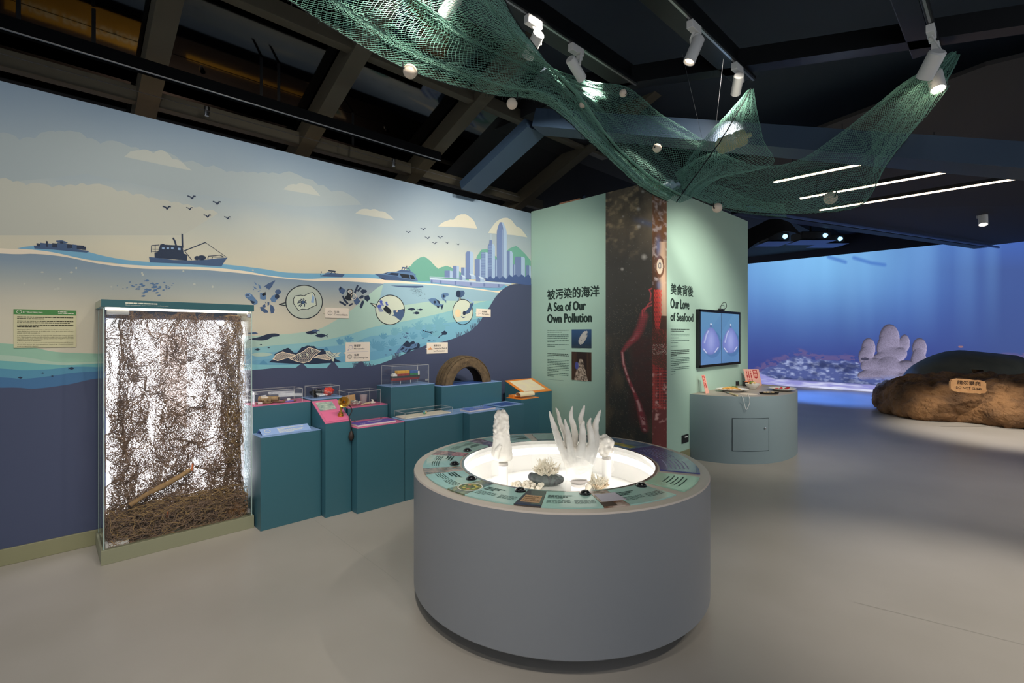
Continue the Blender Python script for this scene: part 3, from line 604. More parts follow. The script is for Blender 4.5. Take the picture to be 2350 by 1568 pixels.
# ---------------- signs standing proud of the mural
I_ink = pm('sign_ink', (70, 66, 64)); M_sign = mat('sign_board', (236, 222, 204), .5); M_orange_ink = pm('sign_orange', (226, 150, 92)); M_violet_ink = pm('sign_violet', (128, 124, 170))
AXX = Vector((1, 0, 0)); AZ = Vector((0, 0, 1))
def wall_sign(zoom, x0, y0, x1, y1, lines, label, icon, split=False):
    ox, oy, s = zoom; a = onY(ox + x0 / s, oy + y0 / s, WALLY - .012); b = onY(ox + x1 / s, oy + y1 / s, WALLY - .012); X0, X1, Z1, Z0 = a.x, b.x, a.z, b.z
    t = thing('wall_sign', label, 'sign', (X0, WALLY, Z0), 'cream label signs on the mural'); h = Z1 - Z0; w = X1 - X0
    mb = MB().bbox((X0, WALLY - .012, Z0), (X1, WALLY - .001, Z1), .004, M_sign)
    mb.prism([(X0, WALLY - .012, Z0 + h * .52), (X0 - .02, WALLY - .012, Z0 + h * .46), (X0, WALLY - .012, Z0 + h * .40)], (0, .01, 0), M_sign); mb.build('board', t)
    mb = MB(); Y = WALLY - .0126
    for (txt, fx, fz, fw, fh) in lines: put_text(mb, txt, (X0 + w * fx, Y, Z0 + h * fz), AXX, AZ, w * fw, h * fh, I_ink, 2, 0, fat=.012)
    if split: mb.poly([(X0 + w * .07, Y, Z0 + h * .497), (X0 + w * .93, Y, Z0 + h * .497), (X0 + w * .93, Y, Z0 + h * .503), (X0 + w * .07, Y, Z0 + h * .503)], M_violet_ink)
    for (ic, fx, fz, r) in icon:
        c = Vector((X0 + w * fx, Y, Z0 + h * fz)); n = 14
        if ic == 'tri':
            for k in (-1, 0, 1): mb.poly([c + Vector((k * r * .6 - r * .5, 0, -r * .5)), c + Vector((k * r * .6 + r * .5, 0, -r * .5)), c + Vector((k * r * .6, 0, r * (.8 if k == 0 else .3)))], M_orange_ink)
        else:
            m = M_violet_ink if ic == 'lens' else I_ink
            for k in range(n):
                a0, a1 = 2 * math.pi * k / n, 2 * math.pi * (k + .8) / n
                mb.poly([c + Vector((math.cos(q) * rr, 0, math.sin(q) * rr)) for q, rr in ((a0, r), (a1, r), (a1, r * .82), (a0, r * .82))], m)
            if ic == 'lens': mb.poly([c + Vector(p) for p in ((-r * .7, 0, -r * .6), (-r * 1.5, 0, -r * 1.3), (-r * 1.35, 0, -r * 1.5), (-r * .55, 0, -r * .75))], m)
            else:
                for k in range(3): mb.poly([c + Vector((-r * .6, 0, r * (.5 - k * .45))), c + Vector((r * .5, 0, r * (.5 - k * .45))), c + Vector((r * .5, 0, r * (.38 - k * .45))), c + Vector((-r * .6, 0, r * (.38 - k * .45)))], m)
    mb.build('lettering', t)
wall_sign(zd, 1318, 478, 1684, 645, [('垃圾', .37, .56, .21, .16), ('Common Debris', .37, .27, .57, .17)], 'cream sign reading Common Debris beside the crab bubble', [('net', .2, .48, .024)])
wall_sign(zd, 1634, 1013, 2010, 1303, [('微塑膠', .33, .78, .28, .09), ('Microplastics', .33, .63, .43, .085), ('鬼網', .33, .3, .18, .09), ('Ghost Fishing Gear', .32, .16, .6, .085)], 'cream sign reading Microplastics and Ghost Fishing Gear', [('lens', .2, .74, .022), ('net', .16, .27, .024)], True)
wall_sign(ze, 1634, 458, 1856, 590, [('微塑膠', .38, .58, .33, .15), ('Microplastics', .38, .28, .5, .16)], 'cream sign reading Microplastics on the dark slope', [('lens', .24, .55, .02)])
wall_sign(ze, 872, 984, 1195, 1148, [('建築垃圾', .31, .66, .34, .14), ('Construction Waste &', .31, .42, .63, .14), ('Land Reclamation', .31, .18, .53, .14)], 'cream sign reading Construction Waste and Land Reclamation', [('tri', .16, .48, .03)])

# green headed information board by the glass case
a = onY(31, 709.5, WALLY - .01); b2 = onY(174.5, 797, WALLY - .01); X0, Z1, X1, Z0 = a.x, a.z, b2.x, b2.z; w = X1 - X0; h = Z1 - Z0
t = thing('information_board', 'cream board with green heading about ghost fishing gear left of the glass case', 'sign', (X0, WALLY, Z0))
MB().bbox((X0, WALLY - .01, Z0), (X1, WALLY - .001, Z1), .002, mat('board_cream', (206, 200, 160), .55)).build('board', t)
MB().box((X0, WALLY - .0106, Z1 - h * .135), (X1, WALLY - .0095, Z1), mat('board_green', (70, 132, 66), .5)).build('heading_band', t)
mb = MB(); Y = WALLY - .0112; M_wink = pm('white_ink', (228, 226, 206)); M_kink = pm('dark_ink', (66, 64, 48))
def row(txt, fx, fz, fw, fh, m=M_kink, bold=.004): put_text(mb, txt, (X0 + w * fx, Y, Z0 + h * fz), AXX, AZ, w * fw, h * fh, m, 1, bold)
row('鬼網 Ghost Fishing Gears', .14, .915, .31, .035, M_wink, .02)
for k in range(16):
    q0, q1 = 2 * math.pi * k / 16, 2 * math.pi * (k + 1) / 16; c = Vector((X0 + w * .085, Y, Z0 + h * .935))
    mb.poly([c + Vector((math.cos(q) * r, 0, math.sin(q) * r)) for q, r in ((q0, .013), (q1, .013), (q1, .0105), (q0, .0105))], M_wink)
greek(mb, (X0 + w * .7, Y, Z0 + h * .945), AXX, AZ, w * .15, h * .018, M_wink, 1, 1); greek(mb, (X0 + w * .7, Y, Z0 + h * .905), AXX, AZ, w * .26, h * .018, M_wink, 1, 2)
for k, (fz, fw) in enumerate([(.79, .9), (.745, .42), (.685, .9), (.64, .84), (.58, .9), (.535, .34)]): greek(mb, (X0 + w * .055, Y, Z0 + h * fz), AXX, AZ, w * fw, h * .024, M_kink, .9, 10 + k, h * .014)
for txt, fz, fw in [('Ghost gear is fishing equipment lost or discarded at the sea, including fishing nets,', .465, .9), ('cages, fishing lines and hooks. As it drifts in the ocean, ghost gear often entangles', .42, .9), ('animals which will eventually die.', .375, .36),
                    ('A dropped fishing net can cover up an area of corals, allowing algae to grow on it over', .315, .9), ('time. This blocks the corals from absorbing the sunlight they need, thereby damaging', .27, .9), ('the health of the coral communities. Strong currents may drag ghost net to coral', .225, .9), ('pulling and tearing up its structure.', .18, .38),
                    ('Removing ghost gear requires professional experience and involves risk. If you see', .12, .9), ('ghost gear at sea, do not attempt to clean it up. Contact a relevant', .075, .9), ('group to report the situation.', .03, .33)]: row(txt, .055, fz, fw, .022)
mb.build('lettering', t)

# ---------------- partition: titles, small print, photographs
YD = Vector((0, -1, 0)); M_title = pm('title_ink', (40, 56, 50)); M_para = pm('para_ink', (78, 106, 96))
mb = MB()
def LP(px, py): q = onX(px, py, PX - .0008); return q
def title(body, xl, xr, ybase, ytop, face='L', bold=.02, cjk=False):
    if face == 'L': A = LP(xl, ybase); T = LP(xl, ytop); w_ = A.y - LP(xr, ybase).y; ax = YD
    else: A = onY(xl, ybase, PY - .0008); T = onY(xl, ytop, PY - .0008); w_ = onY(xr, ybase, PY).x - A.x; ax = AXX
    h_ = T.z - A.z
    if cjk: put_text(mb, body, A + AZ * h_ * .1, ax, AZ, w_, h_ * .80, M_title, 3, 0, fat=.036)
    else: put_text(mb, body, A, ax, AZ, w_, h_ * 1.06, M_title, 3, 0, fat=.046)
title('被污染的海洋', 1256.4, 1375, 688.5, 666, 'L', .018, True)
title('A Sea of Our', 1256.4, 1344, 714.8, 696, 'L', .035); title('Own Pollution', 1256.4, 1357.6, 741, 722, 'L', .035)
title('美食背後', 1539.2, 1590.4, 675.8, 651, 'R', .018, True)
title('Our Love', 1539, 1581.3, 706.7, 685, 'R', .035); title('of Seafood', 1539, 1590.6, 736, 717.5, 'R', .035)
for k, (y, xr) in enumerate([(758, 1305), (762.5, 1289), (768.5, 1305), (772.5, 1305), (776.5, 1304), (780.5, 1305), (784, 1274), (790.5, 1305), (794.5, 1274), (811.5, 1305), (815, 1305), (818.5, 1272), (825, 1305), (828.6, 1305), (832.2, 1305), (835.8, 1305), (839.4, 1305), (843, 1305), (846.6, 1305), (850.2, 1282), (855, 1305), (858.6, 1305), (862.2, 1272)]):
    A = LP(1256.4, y + 1); B = LP(xr, y + 1); greek(mb, A, YD, AZ, A.y - B.y, .0085, M_title if k < 2 or 8 < k < 12 else M_para, .9, 40 + k)
for k, (y, xr) in enumerate([(755.5, 1582), (760, 1570), (767, 1582), (771, 1582), (775.5, 1557), (782.5, 1582), (787, 1556), (805, 1582), (809, 1582), (813, 1582), (817, 1554), (823, 1582), (827, 1582), (830.5, 1582), (835, 1582), (839, 1558), (845, 1582), (849, 1582), (853, 1550)]):
    A = onY(1539, y + 1, PY - .0008); B = onY(xr, y + 1, PY - .0008); greek(mb, A, AXX, AZ, B.x - A.x, .0085, M_title if k < 2 or 6 < k < 11 else M_para, .9, 80 + k)
for (y, x0, x1, fc) in [(801.5, 1256.4, 1297, 'L'), (871, 1256.4, 1294, 'L'), (800, 1312, 1334, 'L'), (874, 1312, 1346, 'L'), (795.5, 1539, 1555, 'R'), (860, 1539, 1550, 'R')]:
    if fc == 'L': A = LP(x0, y); greek(mb, A, YD, AZ, A.y - LP(x1, y).y, .003, M_para, 1, 7)
    else: A = onY(x0, y, PY - .0008); greek(mb, A, AXX, AZ, onY(x1, y, PY).x - A.x, .003, M_para, 1, 8)
mb.build('printed_titles', wall_back)

M_print = vcol_mat('photo_print', .45)
def projpx(P):
    t_ = P[..., 0] * FW.x + P[..., 1] * FW.y; u_ = P[..., 0] * RT.x + P[..., 1] * RT.y
    return 1175 + FPX * u_ / t_, 768 - FPX * (P[..., 2] - EYE) / t_
# two small photographs
def small_photo(x0, y0, x1, y1, painter, name):
    A = LP(x0, y0); B = LP(x1, y1); H_, W_ = 70, 50
    def fn(u, v): return np.stack([np.full(u.shape, PX - .003), A.y + (B.y - A.y) * u, A.z + (LP(x0, y1).z - A.z) * v], -1)
    img = painter(H_, W_); canvas_obj(name, img, fn, M_print, wall_back)
def ph1(H_, W_):
    yy, xx = np.mgrid[0:H_, 0:W_]; u, v = xx / W_, yy / H_; img = np.zeros((H_, W_, 3)) + L3((52, 84, 122)); img = mixc(img, L3((36, 52, 66)), np.clip(v * 1.1 - .1, 0, 1)); n = vnoise(H_, W_, 5, 3)
    d = np.hypot((u - .55 - (.5 - v) * .4) / .17, (v - .45) / .38); img = mixc(img, L3((205, 200, 190)), ((d < 1) & (n > .35)).astype(float) * (.6 + .4 * n)); return mixc(img, L3((70, 80, 84)), ((v > .85) * .6 * n))
def ph2(H_, W_):
    yy, xx = np.mgrid[0:H_, 0:W_]; u, v = xx / W_, yy / H_; n = vnoise(H_, W_, 3, 5); img = np.zeros((H_, W_, 3)) + L3((48, 36, 32)); img = mixc(img, L3((84, 62, 48)), vnoise(H_, W_, 12, 6, 3, .3, 2.) * ((u < .25) | (u > .75)))
    k = (np.abs(u - .47) < .08 + (v - .25) * .36) & (v > .25); img = mixc(img, L3((196, 176, 156)), k * np.clip(n * 2.2 - .5, 0, 1)); return mixc(img, L3((78, 84, 150)), ((np.hypot((u - .26) / .09, (v - .48) / .13) < 1)).astype(float))
small_photo(1312, 756.3, 1357.6, 798.6, ph1, 'printed_photo'); small_photo(1312, 807.3, 1357.6, 871.9, ph2, 'printed_photo')

# tall photograph wrapped round the corner: red netting and a fish
def tall(face):
    H_ = 520; ya = LP(1390, 600).y; xb = onY(1530, 600, PY).x; W_ = 96 if face == 'L' else 40
    v, u = np.meshgrid(np.linspace(0, 1, H_), np.linspace(0, 1, W_), indexing='ij'); Z = 3.27 * (1 - v)
    P = np.stack([np.full(u.shape, PX), ya + (PY - ya) * u, Z], -1) if face == 'L' else np.stack([PX + (xb - PX) * u, np.full(u.shape, PY), Z], -1)
    xx, yy = projpx(P); img = np.zeros((H_, W_, 3)) + L3((66, 63, 58)); n1 = vnoise(H_, W_, 40, 11 + (face == 'R'), 5, .6, 1); n2 = vnoise(H_, W_, 9, 12, 3, 1.2, .8); n3 = np.random.default_rng(4).random((H_, W_))
    if face == 'L':
        top = np.clip((600 - yy) / 130, 0, 1); img = mixc(img, L3((128, 114, 92)), top * np.clip(n1 * 1.6 - .3, 0, 1)); img = mixc(img, L3((176, 156, 122)), top * np.clip(n2 * 3 - 1.6, 0, 1) * (xx < 1465))
        low = np.clip((yy - 760) / 60, 0, 1); img = mixc(img, L3((112, 96, 74)), low * np.clip(n1 * 2 - .8, 0, 1)); img = mixc(img, L3((140, 128, 100)), (n3 > .965) * .55 * (yy > 700)); img = mixc(img, L3((120, 120, 112)), (n3 > .992) * .8)
        for c, r in [((1466, 520), 5), ((1475, 510), 3), ((1478, 590), 7), ((1475, 440), 4), ((1430, 497), 3), ((1465, 480), 5), ((1428, 618), 4)]:
            d = np.hypot(xx - c[0], yy - c[1]); img = mixc(img, L3((170, 166, 158)), np.clip(1.2 - d / r, 0, 1) * .8)
        img = mixc(img, L3((74, 88, 120)), np.exp(-((yy - 508 - (xx - 1470) * .3) / 7) ** 2) * np.clip((xx - 1445) / 30, 0, 1) * .6)
        dark = np.clip((xx - 1438) / 20, 0, 1) * np.clip((yy - 755) / 30, 0, 1) * np.clip((985 - yy) / 40, 0, 1); img = mixc(img, L3((92, 54, 50)), dark * (.3 + .6 * n2))
        line = [(1478, 725), (1470, 752), (1458, 775), (1440, 792), (1428, 808), (1431, 835), (1441, 868), (1455, 900), (1466, 928), (1474, 960), (1480, 985)]
        d, p = pdist(xx, yy, line); wd_ = 9 - 5.5 * np.clip((p - .15) / .25, 0, 1) + 4.5 * np.clip((p - .7) / .2, 0, 1); a = np.clip(1.4 - d / wd_, 0, 1)
        lat = np.clip(.62 + .6 * np.sin((xx + yy * .6) * 1.3) * np.sin((xx - yy * .6) * 1.3), .1, 1); img = mixc(img, L3((186, 72, 80)), a * lat); img = mixc(img, L3((226, 170, 166)), np.clip(1.3 - d / (wd_ * .55), 0, 1) * (n2 > .42) * np.clip(p * 3 - .4, 0, 1) * .9)
        for l in ([(1474, 725), (1474, 712), (1482, 706), (1497, 700)], [(1478, 715), (1488, 698), (1497, 692)], [(1492, 690), (1494, 674), (1490, 665), (1497, 662)]): dd, _ = pdist(xx, yy, l); img = mixc(img, L3((206, 84, 88)), np.clip(1.5 - dd / 1.3, 0, 1) * .9)
    else:
        img = np.zeros((H_, W_, 3)) + L3((82, 58, 42)); img = mixc(img, L3((150, 98, 52)), np.clip((620 - yy) / 150, 0, 1) * np.clip(n1 * 1.8 - .5, 0, 1)); img = mixc(img, L3((190, 178, 176)), np.clip(n2 * 4 - 2.3, 0, 1) * (yy < 660) * .8)
        k = np.clip(1.3 - np.abs(xx - (1522 - (yy - 650) * -.02)) / 10, 0, 1) * ((yy > 555) & (yy < 725)); img = mixc(img, L3((208, 176, 148)), k * .9)
        e = np.hypot((xx - 1514) / 9, (yy - 612) / 22); img = mixc(img, L3((98, 60, 40)), (e < 1.15) * .9); img = mixc(img, L3((206, 190, 168)), (e < .8) * 1.0); e2 = np.hypot((xx - 1514) / 3.2, (yy - 610) / 7); img = mixc(img, L3((80, 84, 96)), ((e2 > .6) & (e2 < 1.1)) * .9)
        img = mixc(img, L3((90, 108, 150)), np.exp(-((xx - 1511) / 5) ** 2 - ((yy - 565) / 22) ** 2) * .8); img = mixc(img, L3((112, 124, 158)), np.exp(-((xx - 1512) / 5) ** 2 - ((yy - 655) / 10) ** 2) * .7)
        lat = (np.abs(((xx * 1.0 + yy * .45) / 5.0) % 1 - .5) < .17) | (np.abs(((xx * 1.0 - yy * .45) / 5.0) % 1 - .5) < .17)
        k = (np.abs(xx - 1509) < 9 - np.clip((yy - 720) / 8, 0, 6)) & (yy > 665) & (yy < 765); img = mixc(img, L3((222, 74, 66)), k * (.25 + .75 * lat))
        k = (yy > 755) & (yy < 850); img = mixc(img, L3((98, 62, 44)), k * .8); img = mixc(img, L3((220, 206, 190)), k * (n3 > .86) * ((yy > 790) & (yy < 815)) * 1.0); img = mixc(img, L3((180, 70, 66)), k * (n3 < .12))
        k = (yy > 836 + (xx - 1497) * .4); img = mixc(img, L3((112, 46, 42)), k * 1.0); cell = (np.abs((xx / 3.4) % 1 - .5) < .3) & (np.abs((yy / 6.5) % 1 - .5) < .36); img = mixc(img, L3((44, 28, 26)), (k & cell & (yy < 930) & (xx > 1505)) * .9); img = mixc(img, L3((214, 72, 60)), k * (~cell) * (yy < 940) * .55)
        img = mixc(img, L3((212, 160, 150)), k * np.clip(n2 * 5 - 3.1, 0, 1))
    off = .0012
    def fn(u_, v_):
        z_ = 3.27 * (1 - v_)
        return np.stack([np.full(u_.shape, PX - off), ya + (PY - off - ya) * u_, z_], -1) if face == 'L' else np.stack([PX - off + (xb - PX) * u_, np.full(u_.shape, PY - off), z_], -1)
    canvas_obj('printed_photo_strip', img, fn, M_print, wall_back)
tall('L'); tall('R')

# ---------------- socket plate
a = onY(1564, 998, PY); b2 = onY(1578.5, 1014, PY); t = thing('wall_socket', 'small black wall socket plate low on the mint partition beside the counter', 'socket', (a.x, PY, b2.z))
MB().bbox((a.x, PY - .012, b2.z), (b2.x, PY - .0005, a.z - .01), .003, mat('black_plastic', (34, 32, 34), .4)).build('plate', t)
MB().box((a.x + .06, PY - .0135, a.z - .045), (b2.x - .03, PY - .011, a.z - .03), mat('white_plastic', (226, 226, 222), .4)).build('switch', t)

# ---------------- television with camera
TY = PY - .055
A = onY(1606, 709, TY); B = onY(1699.5, 717, TY); C_ = onY(1606, 845, TY); zt = (A.z + B.z) / 2; zb_ = C_.z; x0, x1 = A.x, B.x
t = thing('television', 'black framed screen showing two blue balloons on the mint partition', 'screen', (x0, PY, zb_)); M_tvf = mat('tv_frame', (18, 19, 22), .3)
fr = .028
mb = MB().bbox((x0, TY + .012, zb_), (x1, PY - .0005, zt), .004, M_tvf); mb.build('housing', t)
mb = MB()
for q in (((x0, TY, zb_), (x1, TY + .014, zb_ + fr * 1.2)), ((x0, TY, zt - fr * 1.2), (x1, TY + .014, zt)), ((x0, TY, zb_), (x0 + fr, TY + .014, zt)), ((x1 - fr, TY, zb_), (x1, TY + .014, zt))): mb.bbox(q[0], q[1], .003, M_tvf)
mb.build('frame', t)
Hs, Ws = 170, 130; yy, xx = np.mgrid[0:Hs, 0:Ws]; u, v = xx / (Ws - 1), yy / (Hs - 1); img = np.zeros((Hs, Ws, 3)) + L3((92, 140, 180)); img = mixc(img, L3((88, 128, 180)), v)
img = mixc(img, L3((78, 122, 168)), ((u * 1.2 + v) % 1.0 > .62) * .35)
for cxx in (.25, .76):
    hy_ = (v - .55) / .27; wd_ = .215 * np.clip(1 - .34 * (-hy_).clip(-1, 1) ** 1, .4, 1.2); e = np.hypot((u - cxx) / (wd_ * 1.0), hy_)
    sh = np.hypot((u - cxx - .05) / .22, (v - .62) / .26); img = mixc(img, L3((62, 96, 150)), (sh < 1) * .45)
    body = mixc(np.zeros_like(img) + L3((116, 128, 196)), L3((150, 160, 216)), np.exp(-((u - cxx) / .09) ** 2 - ((v - .55) / .2) ** 2)); body = mixc(body, L3((90, 98, 160)), np.clip(e ** 6, 0, 1) * .6)
    a_ = np.clip((1 - e) * 14, 0, 1); img = img * (1 - a_[..., None]) + body * a_[..., None]
    g_, _ = pdist(u, v * 1.3, [(cxx - .15, .58 * 1.3), (cxx - .1, .42 * 1.3), (cxx - .06, .36 * 1.3)]); img = mixc(img, L3((206, 214, 240)), np.clip(1.4 - g_ / .016, 0, 1) * .55)
    g_, _ = pdist(u, v * 1.3, [(cxx - .17, .7 * 1.3), (cxx - .1, .78 * 1.3)]); img = mixc(img, L3((216, 222, 244)), np.clip(1.3 - g_ / .012, 0, 1) * .8); g_, _ = pdist(u, v * 1.3, [(cxx + .18, .68 * 1.3), (cxx + .1, .77 * 1.3)]); img = mixc(img, L3((216, 222, 244)), np.clip(1.3 - g_ / .012, 0, 1) * .8)
    img = mixc(img, L3((90, 96, 150)), (np.hypot((u - cxx) / .03, (v - .265) / .02) < 1) * .8); img = mixc(img, L3((235, 238, 250)), (np.hypot((u - cxx) / .016, (v - .225) / .014) < 1) * 1.)
img = mixc(img, L3((48, 76, 100)), (np.abs(u - .515) < .006) * .9)
canvas_obj('display', img, lambda u_, v_: np.stack([x0 + fr + (x1 - x0 - 2 * fr) * u_, np.full(u_.shape, TY + .009), zt - fr * 1.2 - (zt - zb_ - 2.4 * fr) * v_], -1), vcol_mat('tv_display', .2, .75), t)
cx_ = onY(1655, 705, TY).x; t = thing('webcam', 'small black webcam with looped cable on top of the balloon screen', 'camera', (cx_, TY, zt)); M_blk = mat('black_plastic', None)
MB().bbox((cx_ - .03, TY - .01, zt + .001), (cx_ + .1, TY + .035, zt + .028), .006, M_blk).build('body', t)
MB().tube(smooth([(cx_ + .1, TY + .01, zt + .015), (cx_ + .2, TY + .01, zt + .06), (cx_ + .17, TY + .01, zt + .115), (cx_ + .06, TY + .01, zt + .1), (cx_ + .02, TY + .02, zt + .03)], 6), .004, M_blk, 6).build('cable', t)
MB().lathe([(.0, 0), (.011, 0), (.011, .012), (0, .012)], (cx_ + .0, TY - .022, zt + .014), mat('lens_glass', (30, 40, 60), .05), 12, Vector((0, 1, 0))).build('lens', t)

# ================================================================== projection room
SX = 16.2
M_navywall = mat('navy_wall', (24, 27, 40), .8)
wall_far = struct(MB().box((SX, -6, 0), (SX + .1, 9, 5.2), M_navywall).build('wall_far'))
Hs, Ws = 340, 680
Yl = onX(1690, 700, SX).y; Yr_ = onX(2440, 700, SX).y
vv, uu = np.meshgrid(np.linspace(0, 1, Hs), np.linspace(0, 1, Ws), indexing='ij')
P = np.stack([np.full(uu.shape, SX), Yl + (Yr_ - Yl) * uu, 3.8 * (1 - vv)], -1); xx, yy = projpx(P)
gl = np.exp(-((xx - 1880) / 230) ** 2 - ((yy - 585) / 120) ** 2); img = np.zeros((Hs, Ws, 3)) + L3((66, 96, 172)); img = mixc(img, L3((56, 66, 134)), np.clip((yy - 660) / 170, 0, 1))
img = mixc(img, L3((128, 190, 240)), gl * .95); img = mixc(img, L3((66, 86, 140)), np.clip((xx - 2080) / 220, 0, 1) * np.clip((yy - 560) / 60, 0, 1) * .75)
st = vnoise(Hs, Ws, 38, 21, 2, 1, 40); st2 = vnoise(Hs, Ws, 60, 22, 3, 1, 6); img = mixc(img, L3((130, 185, 240)), np.clip(st * 2.4 - 1.1, 0, 1) * np.clip((800 - yy) / 220, 0, 1) * .22); img = mixc(img, L3((50, 62, 120)), np.clip(st2 * 2 - .9, 0, 1) * .16)
for l in ([(1902, 590), (1940, 602)], [(1960, 592), (2000, 604), (2030, 608)]): d, _ = pdist(xx, yy, l); img = mixc(img, L3((64, 110, 190)), np.clip(1.3 - d / 5, 0, 1) * .7)
nA = vnoise(Hs, Ws, 24, 31, 4, 1.5, .9); nB = vnoise(Hs, Ws, 7, 32, 3, 1.6, .7)
reef_top = 846 - 26 * np.exp(-((xx - 1830) / 50) ** 2) - 22 * np.exp(-((xx - 1930) / 60) ** 2) + 12 * (nA - .5) * 2 + np.clip((1760 - xx) / 2, 0, 40) - 14 * np.clip((xx - 2240) / 60, 0, 1)
k = np.clip((yy - reef_top + 18) / 6, 0, 1) * (nB > .42); img = mixc(img, L3((112, 92, 132)), k * .55 * np.clip((reef_top + 10 - yy) / 14, 0, 1))
k = np.clip((yy - reef_top) / 4, 0, 1); img = mixc(img, L3((78, 90, 146)), k); img = mixc(img, L3((176, 188, 226)), k * np.clip(nB * 3.2 - 1.6, 0, 1) * .75); img = mixc(img, L3((40, 48, 88)), k * np.clip(2.2 - nA * 5, 0, 1) * .8)
sand = 866 + (xx - 1716) * .060 + 6 * (nA - .5) - 20 * np.clip((1780 - xx) / 60, 0, 1); k = np.clip((yy - sand) / 4, 0, 1); sd = vnoise(Hs, Ws, 12, 41, 3, 3.5, .5); img = mixc(img, L3((142, 142, 204)), k); img = mixc(img, L3((226, 230, 250)), k * np.clip(sd * 2.6 - 1.0, 0, 1) * .9)
# lilac lobed coral in the film
hgt = np.full(xx.shape, -1e3); acc = np.zeros(xx.shape)
for (x, y, rx, ry) in [(2041, 780, 24, 36), (2028, 800, 16, 28), (1993, 800, 16, 24), (1988, 818, 18, 22), (2076, 788, 12, 20), (2110, 800, 17, 24), (2108, 830, 18, 30), (2050, 815, 30, 18), (2066, 812, 16, 14), (2005, 840, 30, 18), (2040, 842, 28, 24), (2080, 845, 26, 18), (2000, 862, 32, 14), (2090, 868, 34, 14), (2035, 865, 40, 14), (2058, 795, 12, 16), (2030, 822, 26, 14)]:
    q = 1 - ((xx - x) / rx) ** 2 - ((yy - y) / ry) ** 2; hgt = np.maximum(hgt, np.where(q > 0, np.sqrt(np.maximum(q, 0)) * min(rx, ry) + (y - 780) * .25, -1e3)); acc += np.exp(.22 * np.where(q > -.6, np.sign(q) * np.sqrt(np.abs(q)) * min(rx, ry) + (y - 780) * .25, -1e2))
msk = hgt > -500; hh = np.log(acc + 1e-3) / .22; gy, gx = np.gradient(hh); gx *= Ws / 460; gy *= Hs / 230; px_ = np.gradient(xx, axis=1); sh = np.clip(.62 - gx / np.maximum(px_, .1) * .10 - gy * .30 * .5, .18, 1.0)
cor = L3((152, 144, 172)) * (sh[..., None] * 1.2) * (1 + .5 * (np.random.default_rng(3).random(xx.shape) - .5)[..., None]); a_ = msk * np.clip((876 - 6 * nA - yy) / 8, 0, 1); img = img * (1 - a_[..., None]) + cor * a_[..., None]
k = np.clip((yy - 860) / 8, 0, 1) * (xx > 2020) * (yy < sand) * (nB > .4); img = mixc(img, L3((120, 132, 186)), k * .5)
for c, l in [((1985, 824), 9), ((2205, 796), 6)]: img = mixc(img, L3((52, 50, 70)) if l > 7 else L3((150, 110, 110)), (np.hypot((xx - c[0]) / l, (yy - c[1]) / (l * .35)) < 1) * .9)
# darker end lobe of the frame against the side of the room
canvas_obj('projected_film', np.clip(img, 0, 1), lambda u_, v_: np.stack([np.full(u_.shape, SX - .004), Yl + (Yr_ - Yl) * u_, 3.8 * (1 - v_)], -1), vcol_mat('film_light', .8, .8), wall_far)

# ---------------- rock with warning plate
M_rock = mat('rock_brown', (104, 76, 52), .88, c2=(162, 118, 76), nscale=2.2, ndetail=10, bump=1.0, bscale=11, bdist=.09)
M_hump = mat('rock_grey', (84, 86, 78), .7, c2=(104, 102, 90), nscale=2.5, bump=.4, bscale=6)
rock = thing('rock_mound', 'large brown artificial rock mound with a smooth dark hump on the right', 'rock', (12.0, 0.4, 0))
base = [(2035, 944), (2060, 954), (2100, 962), (2150, 966), (2200, 968), (2260, 972), (2320, 982), (2390, 990), (2470, 996)]
mb = MB(); Rk = random.Random(5)
for i, (px, py) in enumerate(base):
    p = onZ(px + (38 if i == 0 else 20 if i == 1 else 0), py, 0); toward = ray(px, 768).normalized()
    tops = [.46, .66, .76, .80, .80, .84, .84, .84, .84]
    for j, fr_ in enumerate((.22, .6, 1.0)):
        r = .42 + .1 * j
        if i == 0: r *= .75
        h = tops[i] * (.55, .9, 1.0)[j]; c = p + toward * (fr_ + .15)
        mb.sphere(c + Vector((Rk.uniform(-.1, .1), Rk.uniform(-.1, .1), h * .32)), r, M_rock, 14, 10, (1.15, 1.0, max(.5, h * .68 / r)))
o = organic('rock_body', mb, M_rock, .05, rock, 10, .10, 2.0)
for v_ in o.data.vertices:
    v_.co += v_.normal * (noise.fractal(v_.co * 6.5, .8, 2.0, 4) * .035)
    if v_.co.z < 0: v_.co.z = 0
mb = MB(); hc = atD(2235, 850, 10.4); hc.z = .52
mb.sphere(hc, 1.0, M_hump, 28, 16, (1.3, .95, .68), Matrix.Rotation(math.radians(-50), 3, 'Z')); hump = mb.build('hump', rock, 2)
for v_ in hump.data.vertices: v_.co += v_.co.normalized() * 0 + Vector((0, 0, 1)) * (noise.noise(v_.co * 1.6) * .07)
pc = atD(2219, 886, 8.35); pr_ = RT.copy(); pn = -FW; pu = AZ
mb = MB(); W_, H_ = .30, .115; out = []
for k in range(36):
    a_ = 2 * math.pi * k / 36; ca, sa = math.cos(a_), math.sin(a_); x_ = W_ * (abs(ca) ** .45) * (1 if ca > 0 else -1); z_ = H_ * (abs(sa) ** .4) * (1 if sa > 0 else -1); j = 1 + Rk.uniform(-.04, .04); out.append(pc + pr_ * x_ * j + pu * (z_ * j - x_ * .08))
pl = thing('warning_plate', 'tan wooden plate reading DO NOT CLIMB on the brown rock', 'sign', tuple(pc))
MB().prism(out, pn * .035, mat('tan_wood', (206, 150, 98), .6, c2=(218, 166, 112), nscale=14)).build('plate', pl)
mb = MB(); O = pc + pn * .0365; axr = (pr_ - pu * .08).normalized()
